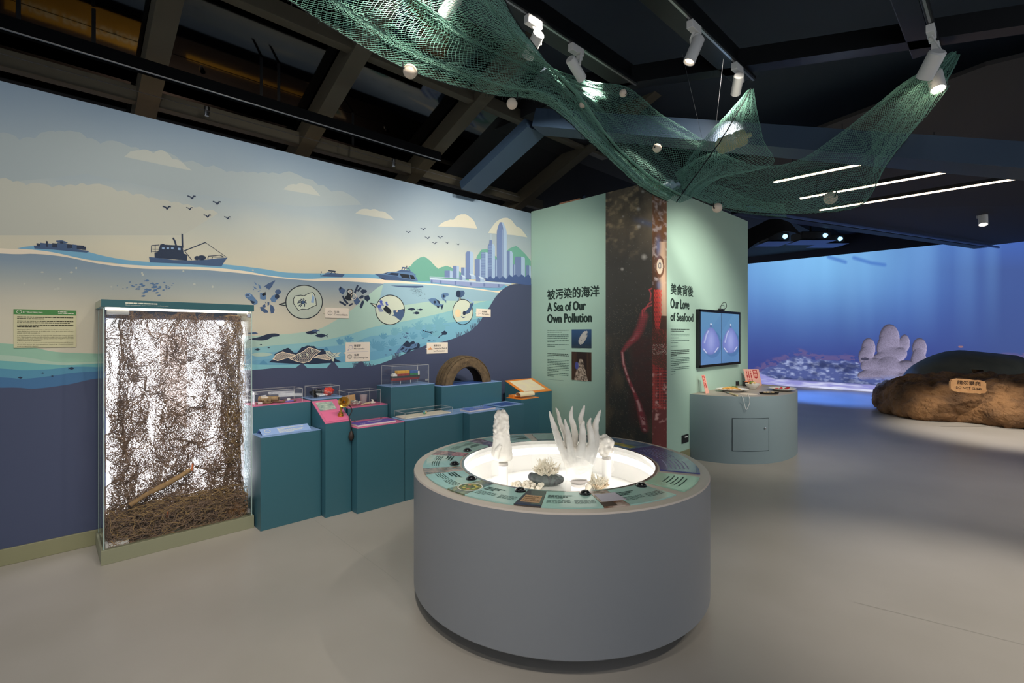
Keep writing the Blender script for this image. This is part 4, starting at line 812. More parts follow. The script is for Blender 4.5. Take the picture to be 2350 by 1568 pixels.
put_text(mb, '請勿攀爬', O - axr * .2 + pu * .025, axr, pu, .40, .055, pm('plate_ink', (52, 36, 26)), 2, 0, fat=.014); put_text(mb, 'DO NOT CLIMB', O - axr * .22 - pu * .055, axr, pu, .44, .04, pm('plate_ink', None), 2, .012); mb.build('lettering', pl)

# ---------------- counter with food
ZC = .807; cxo, cyo, rx_, ry_ = 6.82, PY - .002, .985, .875
M_counter = mat('counter_grey_blue', (136, 153, 156), .45); M_ctop = mat('counter_top', (168, 158, 146), .4)
def oval(n, a0=math.pi, a1=2 * math.pi, k=1.0): return [(cxo + rx_ * k * math.copysign(abs(math.cos(a0 + (a1 - a0) * i / n)) ** .9, math.cos(a0 + (a1 - a0) * i / n)), cyo - ry_ * k * abs(math.sin(a0 + (a1 - a0) * i / n)) ** .9) for i in range(n + 1)]
ct = thing('display_counter', 'half oval grey blue counter with food models against the mint partition', 'counter', (cxo, cyo, 0)); ov = oval(48)
mb = MB(); n = len(ov); mb.add([(x, y, 0) for x, y in ov] + [(x, y, ZC - .014) for x, y in ov], [(i, i + 1, n + i + 1, n + i) for i in range(n - 1)] + [(n - 1, 0, n, 2 * n - 1), tuple(range(n))[::-1]], M_counter); mb.build('body', ct, True)
MB().prism([(x, y, ZC - .014) for x, y in ov], (0, 0, .014), M_ctop, M_counter).build('top', ct)
# door let into the curved front: bearing range found from the photo
def ovpt(px): # point of the oval front seen at photo column px
    best = min(range(len(ov)), key=lambda i: abs(float(projpx(np.array([[ov[i][0], ov[i][1], .4]]))[0][0]) - px) + (1000 if ov[i][0] > cxo + .55 else 0)); return best
i0, i1 = ovpt(1678), ovpt(1762); z0, z1 = .155, .55
def band(i, k): x, y = ov[i]; return (cxo + (x - cxo) * k, cyo + (y - cyo) * k)
mb = MB(); M_gap = mat('door_gap', (40, 52, 56), .6)
seq = [band(i, 1.003) for i in range(i0, i1 + 1)]; m_ = len(seq)
def strip(seq, za, zb, m): mb.add([(x, y, za) for x, y in seq] + [(x, y, zb) for x, y in seq], [(i, i + 1, len(seq) + i + 1, len(seq) + i) for i in range(len(seq) - 1)], m)
strip(seq, z0, z1, M_gap); mb.build('door_gap', ct, True)
mb = MB(); e0, e1 = Vector((*seq[0], 0)), Vector((*seq[-1], 0)); seq2 = [band(i, 1.0045) for i in range(i0, i1 + 1)]
seq2[0] = tuple(Vector(seq2[0]).lerp(Vector(seq2[1]), .12)); seq2[-1] = tuple(Vector(seq2[-1]).lerp(Vector(seq2[-2]), .12)); strip(seq2, z0 + .006, z1 - .006, M_counter); dr = mb.build('door', ct, True)
lk = Vector((*band(i1 - 1, 1.006), .43)); MB().lathe([(.012, 0), (.012, .008), (.006, .01), (0, .01)], lk, mat('chrome', (200, 200, 200), .2, 1.0), 14, Vector((band(i1 - 1, 1)[0] - cxo, band(i1 - 1, 1)[1] - cyo, 0)).normalized()).build('lock', dr, True)
M_white = mat('porcelain', (232, 226, 216), .25, coat=.3); M_blackp = mat('black_ware', (30, 28, 28), .3)
def plate(px, py, rad, label, m=M_white, h=.035, sq=1.0, rot=0):
    c = onZ(px, py, ZC); t = thing('plate', label, 'plate', tuple(c)); M_ = Matrix.Translation(c) @ Matrix.Rotation(rot, 4, 'Z') @ Matrix.Diagonal((1, sq, 1, 1))
    mb = MB(); mb.lathe([(0, .002), (rad * .55, .002), (rad * .62, .006), (rad * .9, h), (rad, h + .004), (rad, h - .002), (rad * .88, h - .006), (rad * .6, .012), (0, .012)], (0, 0, 0), m, 40); mb.v = [tuple(M_ @ Vector(v)) for v in mb.v]; mb.build('dish', t, True); return t, c
pt, pcn = plate(1681, 899, .20, 'oval white plate of fried noodles with green onion on the counter', M_white, .035, .75, -.8)
mb = MB(); M_nood = mat('noodles', (214, 156, 72), .5, c2=(228, 180, 96), nscale=60); M_onion = mat('spring_onion', (96, 140, 52), .5)
for k in range(70):
    a_ = Rk.uniform(0, 6.28); r = Rk.uniform(0, .095); c = pcn + RT * (math.cos(a_) * r * 1.25 - .02) + FW * math.sin(a_) * r * .8; z_ = .02 + .035 * max(0, 1 - (r / .1) ** 2)
    d = Rk.uniform(0, 6.28); L_ = .035; pts = [c + Vector((math.cos(d) * L_ * q, math.sin(d) * L_ * q, z_ + .008 * math.cos(q * 2))) for q in (-1, -.3, .4, 1)]; mb.tube(smooth(pts, 3), .004, M_nood, 5)
fd = thing('fried_noodles', 'heap of orange fried noodles topped with green onion on the white plate', 'food', tuple(pcn)); mb.build('noodle_heap', fd, True, 'stuff')
mb = MB()
for k in range(26):
    c = pcn + RT * Rk.uniform(-.03, .06) + FW * Rk.uniform(-.03, .03) + AZ * (.062 + Rk.uniform(-.006, .008)); d = Rk.uniform(0, 6.28); mb.tube([c, c + Vector((math.cos(d) * .02, math.sin(d) * .02, .003))], .0025, M_onion, 5)
mb.build('onion_garnish', fd, False, 'stuff')
pt, c2_ = plate(1795, 897, .165, 'round white plate of red sashimi at the right end of the counter', M_white, .035)
M_tuna = mat('red_fish', (168, 34, 40), .35, c2=(196, 62, 62), nscale=40)
for k, (dx, dy, rz, up_) in enumerate([(-.07, 0, .4, 0), (-.035, -.02, .9, 0), (0, .01, 1.5, 1), (.04, -.01, 2.2, 0), (.075, .01, 2.7, 0)]):
    M_ = Matrix.Translation(c2_ + RT * dx + FW * dy + AZ * (.016 + .002 * k)) @ Matrix.Rotation(rz, 4, 'Z') @ Matrix.Rotation(.55 if not up_ else 1.45, 4, 'Y')
    tag(MB().bbox((-.03, -.02, 0), (.035 + .01 * up_, .02, .013), .005, M_tuna, M_).build('sashimi_slice', None, True), 'upright red sashimi slice in the middle of the round plate' if up_ else ['leftmost flat red sashimi slice on the round plate', 'second red sashimi slice from the left on the round plate', '', 'flat red sashimi slice just right of the upright one', 'rightmost flat red sashimi slice on the round plate'][k], 'food', 'red sashimi slices on the round plate')
c3 = onZ(1727, 893, ZC); bt = thing('bowl', 'small white bowl of pasta salad between plates on the counter', 'bowl', tuple(c3))
MB().lathe([(0, .003), (.04, .003), (.05, .012), (.088, .06), (.092, .075), (.086, .073), (.07, .05), (.03, .02), (0, .018)], c3, M_white, 32).build('dish', bt, True)
mb = MB()
for k in range(28):
    a_ = Rk.uniform(0, 6.28); r = Rk.uniform(0, .06); mb.sphere(c3 + Vector((math.cos(a_) * r, math.sin(a_) * r, .068 + .025 * (1 - (r / .06) ** 2))), Rk.uniform(.01, .017), [M_nood, M_onion, mat('cream_food', (226, 200, 150), .5)][k % 3], 8, 6, (1.3, .8, .7))
tag(mb.build('pasta_salad', None, True, 'stuff'), 'mixed pasta salad filling the small white bowl', 'food')
for (px, py, lab, red) in [(1682, 884, 'square black bento box with red food beside the noodle plate', 1), (1717, 886, 'square black bento box with orange food under the upright card', 0)]:
    c = onZ(px, py, ZC); bt = thing('bento_box', lab, 'box', tuple(c), 'black bento boxes on the counter'); M_ = Matrix.Translation(c) @ Matrix.Rotation(.5, 4, 'Z'); w_ = .072; h_ = .062; mb = MB()
    mb.box((-w_, -w_, 0), (w_, w_, .006), M_blackp, M_)
    for q in (((-w_, -w_, 0), (w_, -w_ + .006, h_)), ((-w_, w_ - .006, 0), (w_, w_, h_)), ((-w_, -w_, 0), (-w_ + .006, w_, h_)), ((w_ - .006, -w_, 0), (w_, w_, h_))): mb.box(q[0], q[1], M_blackp, M_)
    mb.build('box', bt); mb = MB()
    for k in range(20): mb.sphere(M_ @ Vector((Rk.uniform(-.05, .05), Rk.uniform(-.05, .05), .05 + Rk.uniform(0, .01))), .016, M_tuna if red else mat('salmon', (226, 130, 76), .45), 8, 6, (1.3, 1, .5))
    tag(mb.build('bento_food', None, True, 'stuff'), 'red food filling the bento box beside the noodles' if red else 'orange salmon pieces filling the bento box by the card', 'food')
c = onZ(1765, 905, ZC); t = thing('oval_tray', 'small black oval tray with pale seafood near the counter edge', 'tray', tuple(c)); M_ = Matrix.Translation(c) @ Matrix.Rotation(-.75, 4, 'Z') @ Matrix.Diagonal((1, .42, 1, 1))
mb = MB(); mb.lathe([(0, .002), (.11, .002), (.125, .022), (.118, .024), (.1, .012), (0, .012)], (0, 0, 0), M_blackp, 32); mb.v = [tuple(M_ @ Vector(v)) for v in mb.v]; mb.build('dish', t, True)
for k, dx in enumerate((-.055, -.015, .045)): tag(MB().sphere(c + RT * dx + AZ * .022, .022, mat('cream_food', (226, 200, 150), .5), 10, 8, (1.2, .8, .5)).build('dumpling', None, True), ['leftmost pale dumpling on the black oval tray', 'middle pale dumpling on the black oval tray', 'lone pale dumpling at the right of the oval tray'][k], 'food', 'pale dumplings on the oval tray')
M_card = mat('pink_card', (226, 168, 150), .5); M_cardink = pm('card_red', (176, 48, 50))
def card(px, py, wpx, hpx, tilt, label, lean):
    c = onZ(px, py, ZC); s = (ray(px, py) * ((ZC - EYE) / ray(px, py).z)).dot(FW) / FPX; W_, H_ = wpx * s, hpx * s; t = thing('menu_card', label, 'card', tuple(c), 'pink menu cards on the counter'); up_ = (AZ + FW * .18 + RT * lean).normalized(); ax = (RT * math.cos(tilt) + FW * math.sin(tilt)).normalized(); nn = ax.cross(up_).normalized()
    O = c - ax * W_ / 2; MB().prism([O, O + ax * W_, O + ax * W_ + up_ * H_, O + up_ * H_], -nn * .004, M_card).build('panel', t)
    MB().prism([O, O + ax * W_, O + ax * W_ + FW * .07, O + FW * .07], (0, 0, .003), M_card).build('foot', t)
    mb = MB(); O2 = O + nn * .0008
    if wpx > 25:
        pp = [(.58, .95), (.86, .95), (.86, .55), (.80, .45), (.72, .42), (.64, .45), (.58, .55)]; mb.poly([O2 + ax * W_ * a_ + up_ * H_ * b_ for a_, b_ in pp], M_cardink)
        for k in range(4): mb.poly([O2 + nn * .0004 + ax * W_ * a_ + up_ * H_ * b_ for a_, b_ in ((.62, .9 - k * .1), (.82, .9 - k * .1), (.82, .85 - k * .1), (.62, .85 - k * .1))], M_card)
        for q in (.2, .32, .46): greek(mb, O2 + ax * W_ * q + up_ * H_ * .2, up_, -ax, H_ * .7, W_ * .06, M_cardink, .7, int(q * 100))
    else:
        for q in (.3, .7): greek(mb, O2 + ax * W_ * q + up_ * H_ * .3, up_, -ax, H_ * .65, W_ * .22, M_cardink, .8, int(q * 100))
    mb.build('lettering', t)
card(1623.5, 903, 13, 43, .6, 'narrow pink menu card standing at the left end of the counter', -.16)
card(1731, 885, 34, 38, -.1, 'wide pink menu card standing behind the white bowl', -.12)
f0, f1 = onZ(1666, 899, ZC + .012), onZ(1692, 908, ZC + .012); t = thing('spoon_handle', 'cream handled fork lying at the front edge of the counter', 'fork', tuple(f0)); dv = (f1 - f0)
MB().tube([f0 + dv * .35, f0 + dv * .6, f1], [.006, .009, .011], mat('cream_handle', (222, 204, 160), .4), 10).build('handle', t, True)
MB().tube([f0, f0 + dv * .12, f0 + dv * .36], [.016, .02, .006], mat('chrome', None), 10, flat=.3).build('head', t, True)
e = [onZ(1701, 908, ZC + .003)] + [onY(*p) for p in []]; t = thing('white_cord', 'thin white cord hanging in a loop over the counter front', 'cord', tuple(e[0]))
def fr_pt(px, py):
    i = ovpt(px); x, y = band(i, 1.008); d = ray(px, py); tt = Vector((x, y, 0)).dot(FW) / 1.0; return CP + d * (tt - .01)
MB().tube(smooth([onZ(1695, 907, ZC + .003), fr_pt(1704, 911.5), fr_pt(1708, 926), fr_pt(1712.5, 940.5), fr_pt(1718, 931), fr_pt(1720.5, 922), fr_pt(1719, 911.5), onZ(1716, 905, ZC + .004)], 6), .0035, mat('white_cordm', (226, 226, 224), .5), 6).build('cord', t, True)
# light projected on the counter, painted as a thin pale disc
c = onZ(1718, 905, ZC); tag(MB().lathe([(0, .0006), (.1, .0006), (.1, .0022), (0, .0024)], c, mat('pale_mat', (214, 200, 182), .5), 28).build('round_mat', None, True), 'thin pale round mat at the counter front edge', 'mat')
f0, f1 = onZ(1748, 884, ZC + .008), onZ(1777, 884, ZC + .008)
for k in (0, 1): tag(MB().tube([f0 + FW * .012 * k, f1 + FW * .02 * k], [.003, .004], mat('cream_handle', None), 6).build('chopstick'), ['front pale chopstick lying behind the round plate', 'rear pale chopstick lying behind the round plate'][k], 'chopstick', 'pair of chopsticks')

# ================================================================== clear panes
def glass_mat(name, tint=(1, 1, 1), f0=.025, rough=.0):
    if name in MATS: return MATS[name]
    m = bpy.data.materials.new(name); m.use_nodes = True; nt = m.node_tree; nt.nodes.remove(nt.nodes['Principled BSDF']); o = nt.nodes['Material Output']
    tr = nt.nodes.new('ShaderNodeBsdfTransparent'); tr.inputs[0].default_value = (*tint, 1); gl = nt.nodes.new('ShaderNodeBsdfGlossy'); gl.inputs['Roughness'].default_value = rough
    lw = nt.nodes.new('ShaderNodeLayerWeight'); lw.inputs['Blend'].default_value = .5; pw = nt.nodes.new('ShaderNodeMath'); pw.operation = 'POWER'; pw.inputs[1].default_value = 5.0
    fr = nt.nodes.new('ShaderNodeMath'); fr.operation = 'MULTIPLY_ADD'; fr.inputs[1].default_value = .45; fr.inputs[2].default_value = f0; mx = nt.nodes.new('ShaderNodeMixShader')
    nt.links.new(lw.outputs['Facing'], pw.inputs[0]); nt.links.new(pw.outputs[0], fr.inputs[0])
    nt.links.new(fr.outputs[0], mx.inputs[0]); nt.links.new(tr.outputs[0], mx.inputs[1]); nt.links.new(gl.outputs[0], mx.inputs[2]); nt.links.new(mx.outputs[0], o.inputs[0]); MATS[name] = m; return m
G = glass_mat('clear_glass', (.985, .99, .985)); GA = glass_mat('acrylic', (.99, .99, .99)); M_edge = mat('glass_edge', (190, 214, 206), .1, alpha=.75); M_aedge = mat('acrylic_edge', (226, 226, 222), .15, alpha=.6)

# ================================================================== round table in the middle
DC = Vector((2.3405, 2.0083, 0)); DR = .889; DT = .75
drum = thing('round_display_table', 'large round pale grey display table with a lit white well and graphic panels', 'table', tuple(DC))
M_drum = mat('drum_grey', (136, 138, 141), .42, spec=.5); M_rim = mat('drum_rim', (196, 184, 172), .4)
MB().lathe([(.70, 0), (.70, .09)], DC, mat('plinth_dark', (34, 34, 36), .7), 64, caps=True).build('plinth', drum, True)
MB().lathe([(.6, .083), (DR - .006, .083), (DR, .09), (DR, DT - .008)], DC, M_drum, 128).build('side', drum, True)
MB().lathe([(DR, DT - .008), (DR - .004, DT), (.602, DT)], DC, M_rim, 128).build('rim', drum, True)
M_steel = mat('brushed_trim', (196, 196, 194), .25, 1.0)
MB().lathe([(.602, DT), (.602, DT + .004), (.588, DT + .004), (.588, DT - .02)], DC, M_steel, 96).build('trim_ring', drum, True)
M_well = mat('well_white', (250, 248, 244), .5)
MB().lathe([(.592, DT - .004), (.592, .702), (.60, .702), (.60, .655), (.592, .655), (.592, .54), (0, .54)], DC, M_well, 96).build('well', drum, True)
MB().lathe([(.597, .700), (.597, .657)], DC, mat('led_ring', (255, 246, 232), .5, emit=(255, 252, 247), es=8.5), 96).build('light_ring', drum, True)
MB().lathe([(0, DT), (.588, DT)], DC, G, 64).build('glass_lid', drum)
def seg(a0, a1, r0, r1, z0, z1, m, mb=None, n=None):
    mb = mb or MB(); n = n or max(2, int(abs(a1 - a0) / 2)); a0, a1 = math.radians(a0), math.radians(a1); vs = []
    for i in range(n + 1):
        w = a0 + (a1 - a0) * i / n; c, s = math.cos(w), math.sin(w)
        for r, z in ((r0, z0), (r1, z0), (r1, z1), (r0, z1)): vs.append(DC + Vector((r * c, r * s, z)))
    fs = [(3, 2, 1, 0), tuple(n * 4 + k for k in range(4))]
    for i in range(n):
        for k in range(4): fs.append((i * 4 + k, i * 4 + (k + 1) % 4, i * 4 + 4 + (k + 1) % 4, i * 4 + 4 + k))
    return mb.add(vs, fs, m)
M_teal = mat('panel_teal', (156, 193, 183), .22, coat=.4); M_pgreen = mat('panel_green', (166, 208, 182), .22, coat=.4); M_pblue = mat('panel_blue', (78, 84, 138), .22, coat=.4)
P0, P1 = DT + .0005, DT + .007
def tang(a): a = math.radians(a); return Vector((-math.sin(a), math.cos(a), 0))
def radl(a): a = math.radians(a); return Vector((math.cos(a), math.sin(a), 0))
def arcline(mb, r, a0, a1, h, m, seed, dens=.8):
    R_ = random.Random(seed); a = a0; u = math.degrees(.006 / r)
    while a < a1:
        w = min(u * R_.uniform(1.5, 4), a1 - a)
        if w > .05:
            q = [DC + radl(x) * rr + AZ * (P1 + .0006) for x, rr in ((a, r), (a + w, r), (a + w, r - h), (a, r - h))]; mb.poly(q, m)
        a += w + u * .5 / dens
texts = [(59.6, 85.2), (94, 116.8), (126.1, 148.1), (157.4, 177.8), (187.2, 206.3), (215.4, 235.2), (244.4, 265)]
photos = [(85.4, 93.8, (46, 46, 74), (150, 140, 160)), (117, 126, (58, 60, 66), (168, 120, 122)), (148.3, 157.2, (96, 84, 58), (190, 150, 128)), (178, 187, (48, 62, 66), (120, 132, 90)), (206.5, 215.2, (58, 50, 44), (72, 64, 56)), (235.4, 244.2, (112, 76, 54), (186, 170, 158))]
M_pink = pm('panel_ink', (44, 66, 62))
for k, (a0, a1) in enumerate(texts):
    o = seg(a0, a1, .614, .835, P0, P1, M_teal).build('graphic_panel', drum, False); mb = MB()
    b0 = a0 + 1.2
    for j in range(3): arcline(mb, .680 + j * .017, b0 + (0 if k < 6 else .3), b0 + (9, 7, 5)[j] + (k % 2), .011, M_pink, k * 10 + j, 1.2)
    for j in range(4): arcline(mb, .745 + j * .013, b0, b0 + 8.5 - (j == 3) * 4, .005, M_pink, k * 10 + j + 300, .8); arcline(mb, .745 + j * .013, b0 + 10, min(b0 + 18, a1 - 1), .005, M_pink, k * 10 + j + 500, .8)
    mb.build('lettering', o)
for k, (a0, a1, ca, cb) in enumerate(photos):
    m = mat('photo_panel%d' % k, ca, .25, c2=cb, nscale=26, ndetail=5, coat=.4); o = seg(a0, a1, .614, .835, P0, P1, m).build('graphic_photo', drum); mb = MB(); am = (a0 + a1) / 2
    if k == 4:
        seg(a0 + .9, a1 - .9, .69, .79, P1, P1 + .0006, mat('card_board', (176, 142, 106), .5), mb, 6)
        for j, wd_ in enumerate(('REDUCE', 'REUSE', 'RECYCLE')): put_text(mb, wd_, DC + radl(am) * (.722 + .026 * j) - tang(am) * .038 + AZ * (P1 + .0014), tang(am), -radl(am), (.07, .055, .08)[j], .014, pm('card_ink', (86, 66, 46)), 1, .01)
        seg(a0, a1, .815, .835, P1, P1 + .0006, mat('night_blue', (44, 52, 76), .4), mb, 6); mb.build('photo_detail', o)
    if k == 3:
        c = DC + radl(am) * .735 + AZ * (P1 + .0006); mb.lathe([(0, 0), (.06, 0)], c, mat('salad_green', (70, 86, 62), .4, c2=(150, 150, 70), nscale=60), 24); mb.lathe([(.06, .0002), (.066, .0002)], c, M_white, 24)
        for j in range(7): mb.lathe([(0, .0005), (.009, .0005)], c + radl(am * 2 + j * 51) * .034, mat('petal%d' % (j % 3), [(214, 196, 96), (206, 140, 110), (190, 200, 120)][j % 3], .4), 8)
        mb.build('photo_detail', o)
    if k == 5:
        seg(a0 + 1, a1 + 2.0, .66, .77, P1, P1 + .0006, mat('tent_grey', (176, 172, 184), .4), mb, 6); seg(a0, a1 - 4, .775, .83, P1, P1 + .0006, mat('wood_dark', (66, 46, 36), .4), mb, 6); mb.build('photo_detail', o)
    if k == 1: seg(a0 + .5, a1 - .5, .62, .70, P1, P1 + .0006, mat('pink_print', (196, 132, 138), .4, c2=(110, 82, 90), nscale=50), mb, 6); mb.build('photo_detail', o)
o = seg(296.3, 346, .614, .835, P0, P1, M_pblue).build('graphic_panel', drum); mb = MB(); M_lil = pm('lilac_ink', (168, 166, 196))
for j in range(6): arcline(mb, .66 + j * .024, 301, 318 - (j % 2) * 3, .008, M_lil, 700 + j, .9); arcline(mb, .655 + j * .022, 322, 341, .005, M_lil, 800 + j, 1)
mb.build('lettering', o)
o = seg(270.2, 291, .614, .835, P0, P1, M_pgreen).build('graphic_panel', drum); mb = MB()
for j in range(5): arcline(mb, .685 + j * .024, 276 - j * .4, 286 + (j % 2) * 2, .007, M_pink, 900 + j, .9)
mb.build('lettering', o)
o = seg(346.2, 378, .614, .835, P0, P1, mat('photo_lake', (86, 118, 150), .22, c2=(120, 150, 172), nscale=12, coat=.4)).build('graphic_photo', drum); mb = MB(); seg(348, 378, .63, .70, P1, P1 + .0006, mat('photo_bank', (96, 116, 70), .4, c2=(190, 170, 80), nscale=18), mb); mb.build('photo_detail', o)
o = seg(378.2, 415, .614, .835, P0, P1, mat('photo_sea', (74, 92, 100), .22, c2=(110, 130, 136), nscale=9, coat=.4)).build('graphic_photo', drum)
M_btn = mat('button_black', (20, 20, 22), .12, coat=.5)
for a in (112.7, 144, 173.6, 203.6, 232.7, 262.9):
    c = DC + radl(a) * .646 + AZ * P1; MB().lathe([(.030, 0), (.030, .004), (.024, .006), (.022, .012), (.014, .018), (0, .019)], c, M_btn, 20).build('button', drum, True)

# ---------------- sculptures standing on the glass
M_plaster = mat('frosted_white', (206, 200, 190), .42, c2=(236, 231, 222), nscale=9, ndetail=7, bump=.15, bscale=60)
def local(basepx, z, zoom=(1110, 920, 7.34)):
    B = onZ(*basepx, z); t_ = B.dot(FW); s = t_ / FPX
    def H(X, Y, d=0): px, py = zoom[0] + X / zoom[2], zoom[1] + Y / zoom[2]; return B + RT * ((px - basepx[0]) * s) + AZ * ((basepx[1] - py) * s) + FW * d
    return B, s / zoom[2], H
ZG = DT
B, k, H = local((1328, 1104), ZG)
hand = thing('hand_sculpture', 'white sculpture of a raised hand with many long branching coral fingers', 'sculpture', tuple(B)); mb = MB()
def finger(pts, rads, deps):
    P_ = [H(x, y, d) for (x, y), d in zip(pts, deps)]; sp = smooth(P_, 5); n_ = len(sp); rr = np.interp(np.linspace(0, 1, n_), np.linspace(0, 1, len(rads)), [r * k * (1.2 if q > .02 else 1.05) for q, r in zip(np.linspace(0, 1, len(rads)), rads)]); mb.tube(sp, list(rr), M_plaster, 10); mb.sphere(sp[0], rr[0], M_plaster, 8, 6)
finger([(1100, 172), (1128, 260), (1188, 450), (1270, 680), (1350, 880), (1470, 1080)], [16, 26, 44, 54, 58, 90], [-.02, -.02, -.02, -.015, -.01, 0])
finger([(1228, 138), (1270, 240), (1298, 380), (1370, 560), (1420, 760), (1480, 1000)], [14, 26, 32, 36, 46, 80], [.04, .04, .035, .03, .02, .01])
finger([(1356, 305), (1384, 420), (1428, 620), (1455, 800), (1510, 1000)], [14, 30, 44, 55, 90], [-.03, -.035, -.035, -.03, -.01])
finger([(1512, 120), (1490, 300), (1540, 480), (1558, 650), (1540, 800), (1560, 980)], [15, 34, 44, 46, 44, 80], [.05, .05, .05, .045, .035, .02])
finger([(1718, 108), (1685, 230), (1655, 330), (1690, 560), (1690, 760), (1650, 980)], [14, 30, 38, 46, 50, 80], [.05, .05, .045, .04, .03, .02])
finger([(1674, 330), (1648, 410), (1650, 560), (1640, 720), (1600, 900)], [18, 40, 52, 56, 80], [-.03, -.035, -.04, -.035, -.02])
finger([(1800, 290), (1768, 380), (1795, 560), (1800, 740), (1720, 980)], [15, 34, 50, 58, 90], [-.01, -.015, -.02, -.02, -.01])
finger([(1976, 170), (1930, 300), (1880, 470), (1892, 650), (1860, 850), (1760, 1040)], [15, 32, 52, 54, 60, 90], [.02, .02, .015, .01, .005, 0])
Mf = Matrix.Diagonal((1, 1, 1))
QM = Matrix((RT, FW, AZ)).transposed()
def rings(mb, H, k, prof, dep, n_=22):
    vs = []; fs = []
    for (x, y, rx) in prof:
        for i in range(n_): w = 2 * math.pi * i / n_; vs.append(H(x + rx * math.cos(w), y, rx * dep * math.sin(w) * k))
    for j in range(len(prof) - 1):
        for i in range(n_): fs.append((j * n_ + i, j * n_ + (i + 1) % n_, (j + 1) * n_ + (i + 1) % n_, (j + 1) * n_ + i))
    fs += [tuple(range(n_))[::-1], tuple(range((len(prof) - 1) * n_, len(prof) * n_))]; mb.add(vs, fs, M_plaster)
rings(mb, H, k, [(1600, 1345, 200), (1600, 1250, 212), (1600, 1120, 232), (1605, 1000, 255), (1610, 900, 262), (1615, 820, 235), (1620, 780, 160)], .46)
organic('hand', mb, M_plaster, .0042, hand, 3, .0022, 32)
hc = H(1600, 1345)
MB().lathe([(.052, 0), (.048, .012), (0, .012)], hc + AZ * (ZG + .0004 - hc.z), mat('grey_disc', (168, 160, 154), .5), 24).build('base_disc', hand, True)
B, k, H = local((1153, 1058), ZG); fist = thing('fist_sculpture', 'white sculpture of an upright fist covered in knobbly coral', 'sculpture', tuple(B)); mb = MB()
rings(mb, H, k, [(312, 1000, 150), (310, 975, 178), (308, 900, 184), (308, 800, 170), (305, 700, 152), (300, 620, 138), (296, 520, 112), (295, 400, 106), (294, 290, 96), (288, 215, 58), (285, 180, 30)], .8)
mb.tube([H(215, 940, -.05), H(235, 800, -.055), H(290, 720, -.05)], [48 * k, 52 * k, 30 * k], M_plaster, 10)
Rf = random.Random(9)
for q in range(170):
    y = Rf.uniform(175, 640); w_ = np.interp(y, [160, 250, 400, 640], [40, 92, 108, 132]); a_ = Rf.uniform(0, 6.28); r = Rf.uniform(22, 40) * (1.0 if y < 520 else .6); mb.sphere(H(297 + math.cos(a_) * w_, y, math.sin(a_) * w_ * .8 * k), r * k, M_plaster, 8, 6)
mb.sphere(H(400, 300), 42 * k, M_plaster, 8, 6, (.7, .7, 1.3))
organic('fist', mb, M_plaster, .0042, fist, 2)
hc = H(330, 1005); MB().lathe([(.032, 0), (.030, .01), (0, .01)], Vector((hc.x, hc.y, ZG + .0004)), mat('grey_disc', None), 24).build('base_disc', fist, True)
B, k, H = local((1392, 1046), ZG); bub = thing('bubble_coral', 'white rounded bubble coral sculpture right of the coral hand', 'sculpture', tuple(B)); mb = MB()
mb.sphere(H(2035, 760), k, M_plaster, 18, 12, (135, 110, 165), QM)
for q in range(46):
    a_ = Rf.uniform(0, 6.28); b_ = Rf.uniform(-1, 1); s_ = math.sqrt(1 - b_ * b_); mb.sphere(H(2035 + 125 * s_ * math.cos(a_), 760 - 150 * b_, 100 * s_ * math.sin(a_) * k), Rf.uniform(38, 58) * k, M_plaster, 10, 8)
organic('bubbles', mb, M_plaster, .005, bub, 1)
# supports under the glass lid
for nm, px, rr, lab in [((1155, 1060), 0, .030, 'slim white column under the fist sculpture inside the well'), ((1297 + 30, 1106), 0, .037, 'white column under the coral hand inside the well'), ((1392, 1046), 0, .03, 'white column under the bubble coral inside the well')]:
    c = onZ(*nm, ZG); t = thing('support_column', lab, 'column', (c.x, c.y, .54), 'columns under the glass lid'); MB().lathe([(rr, .5405), (rr, DT - .008), (0, DT - .008)], (c.x, c.y, 0), M_well, 24).build('shaft', t, True)
    MB().lathe([(rr * 1.02, DT - .022), (rr * 1.02, DT - .009)], (c.x, c.y, 0), mat('grey_disc', None), 24).build('collar', t, True)

# ---------------- dried corals on the floor of the well
M_coral = mat('dry_coral', (236, 224, 202), .7, c2=(244, 236, 220), nscale=40, bump=.3, bscale=80); M_coral2 = mat('dry_coral_tan', (216, 190, 158), .7, c2=(236, 218, 192), nscale=40)
ZF = .541
def branches(mb, c, n, L, r, m, spread=1.0, levels=2, up=.7, Rb=None):
    Rb = Rb or random.Random(1)
    def grow(p, d, L, r, lv):
        q = p + d * L; mb.tube([p, p.lerp(q, .5) + Vector((Rb.uniform(-1, 1), Rb.uniform(-1, 1), 0)) * L * .08, q], [r, r * .85, r * .5], m, 5)
        if lv:
            for _ in range(Rb.randint(2, 3)):
                e = (d + Vector((Rb.uniform(-1, 1), Rb.uniform(-1, 1), Rb.uniform(-.3, .6))) * .75).normalized(); grow(p + d * L * Rb.uniform(.5, .95), e, L * Rb.uniform(.45, .7), r * .62, lv - 1)
    for _ in range(n):
        a_ = Rb.uniform(0, 6.28); d = Vector((math.cos(a_) * spread, math.sin(a_) * spread, up)).normalized(); o_ = Vector((math.cos(a_), math.sin(a_), 0)) * Rb.uniform(0, .5) * L * spread; grow(c + o_, d, L * Rb.uniform(.7, 1.1), r, levels)
c = onZ(1254, 1112, ZF); rk = thing('coral_rock', 'dark grey hollow rock holding a spiky cream coral in the well', 'rock', tuple(c)); mb = MB()
mb.sphere(c + AZ * .036, 1, M_plaster, 24, 14, (.118, .075, .042), QM); mb.sphere(c - RT * .06 + AZ * .04, 1, M_plaster, 16, 10, (.06, .06, .04), QM)
mb.sphere(c - RT * .095 + AZ * .05, .03, M_plaster, 8, 6)
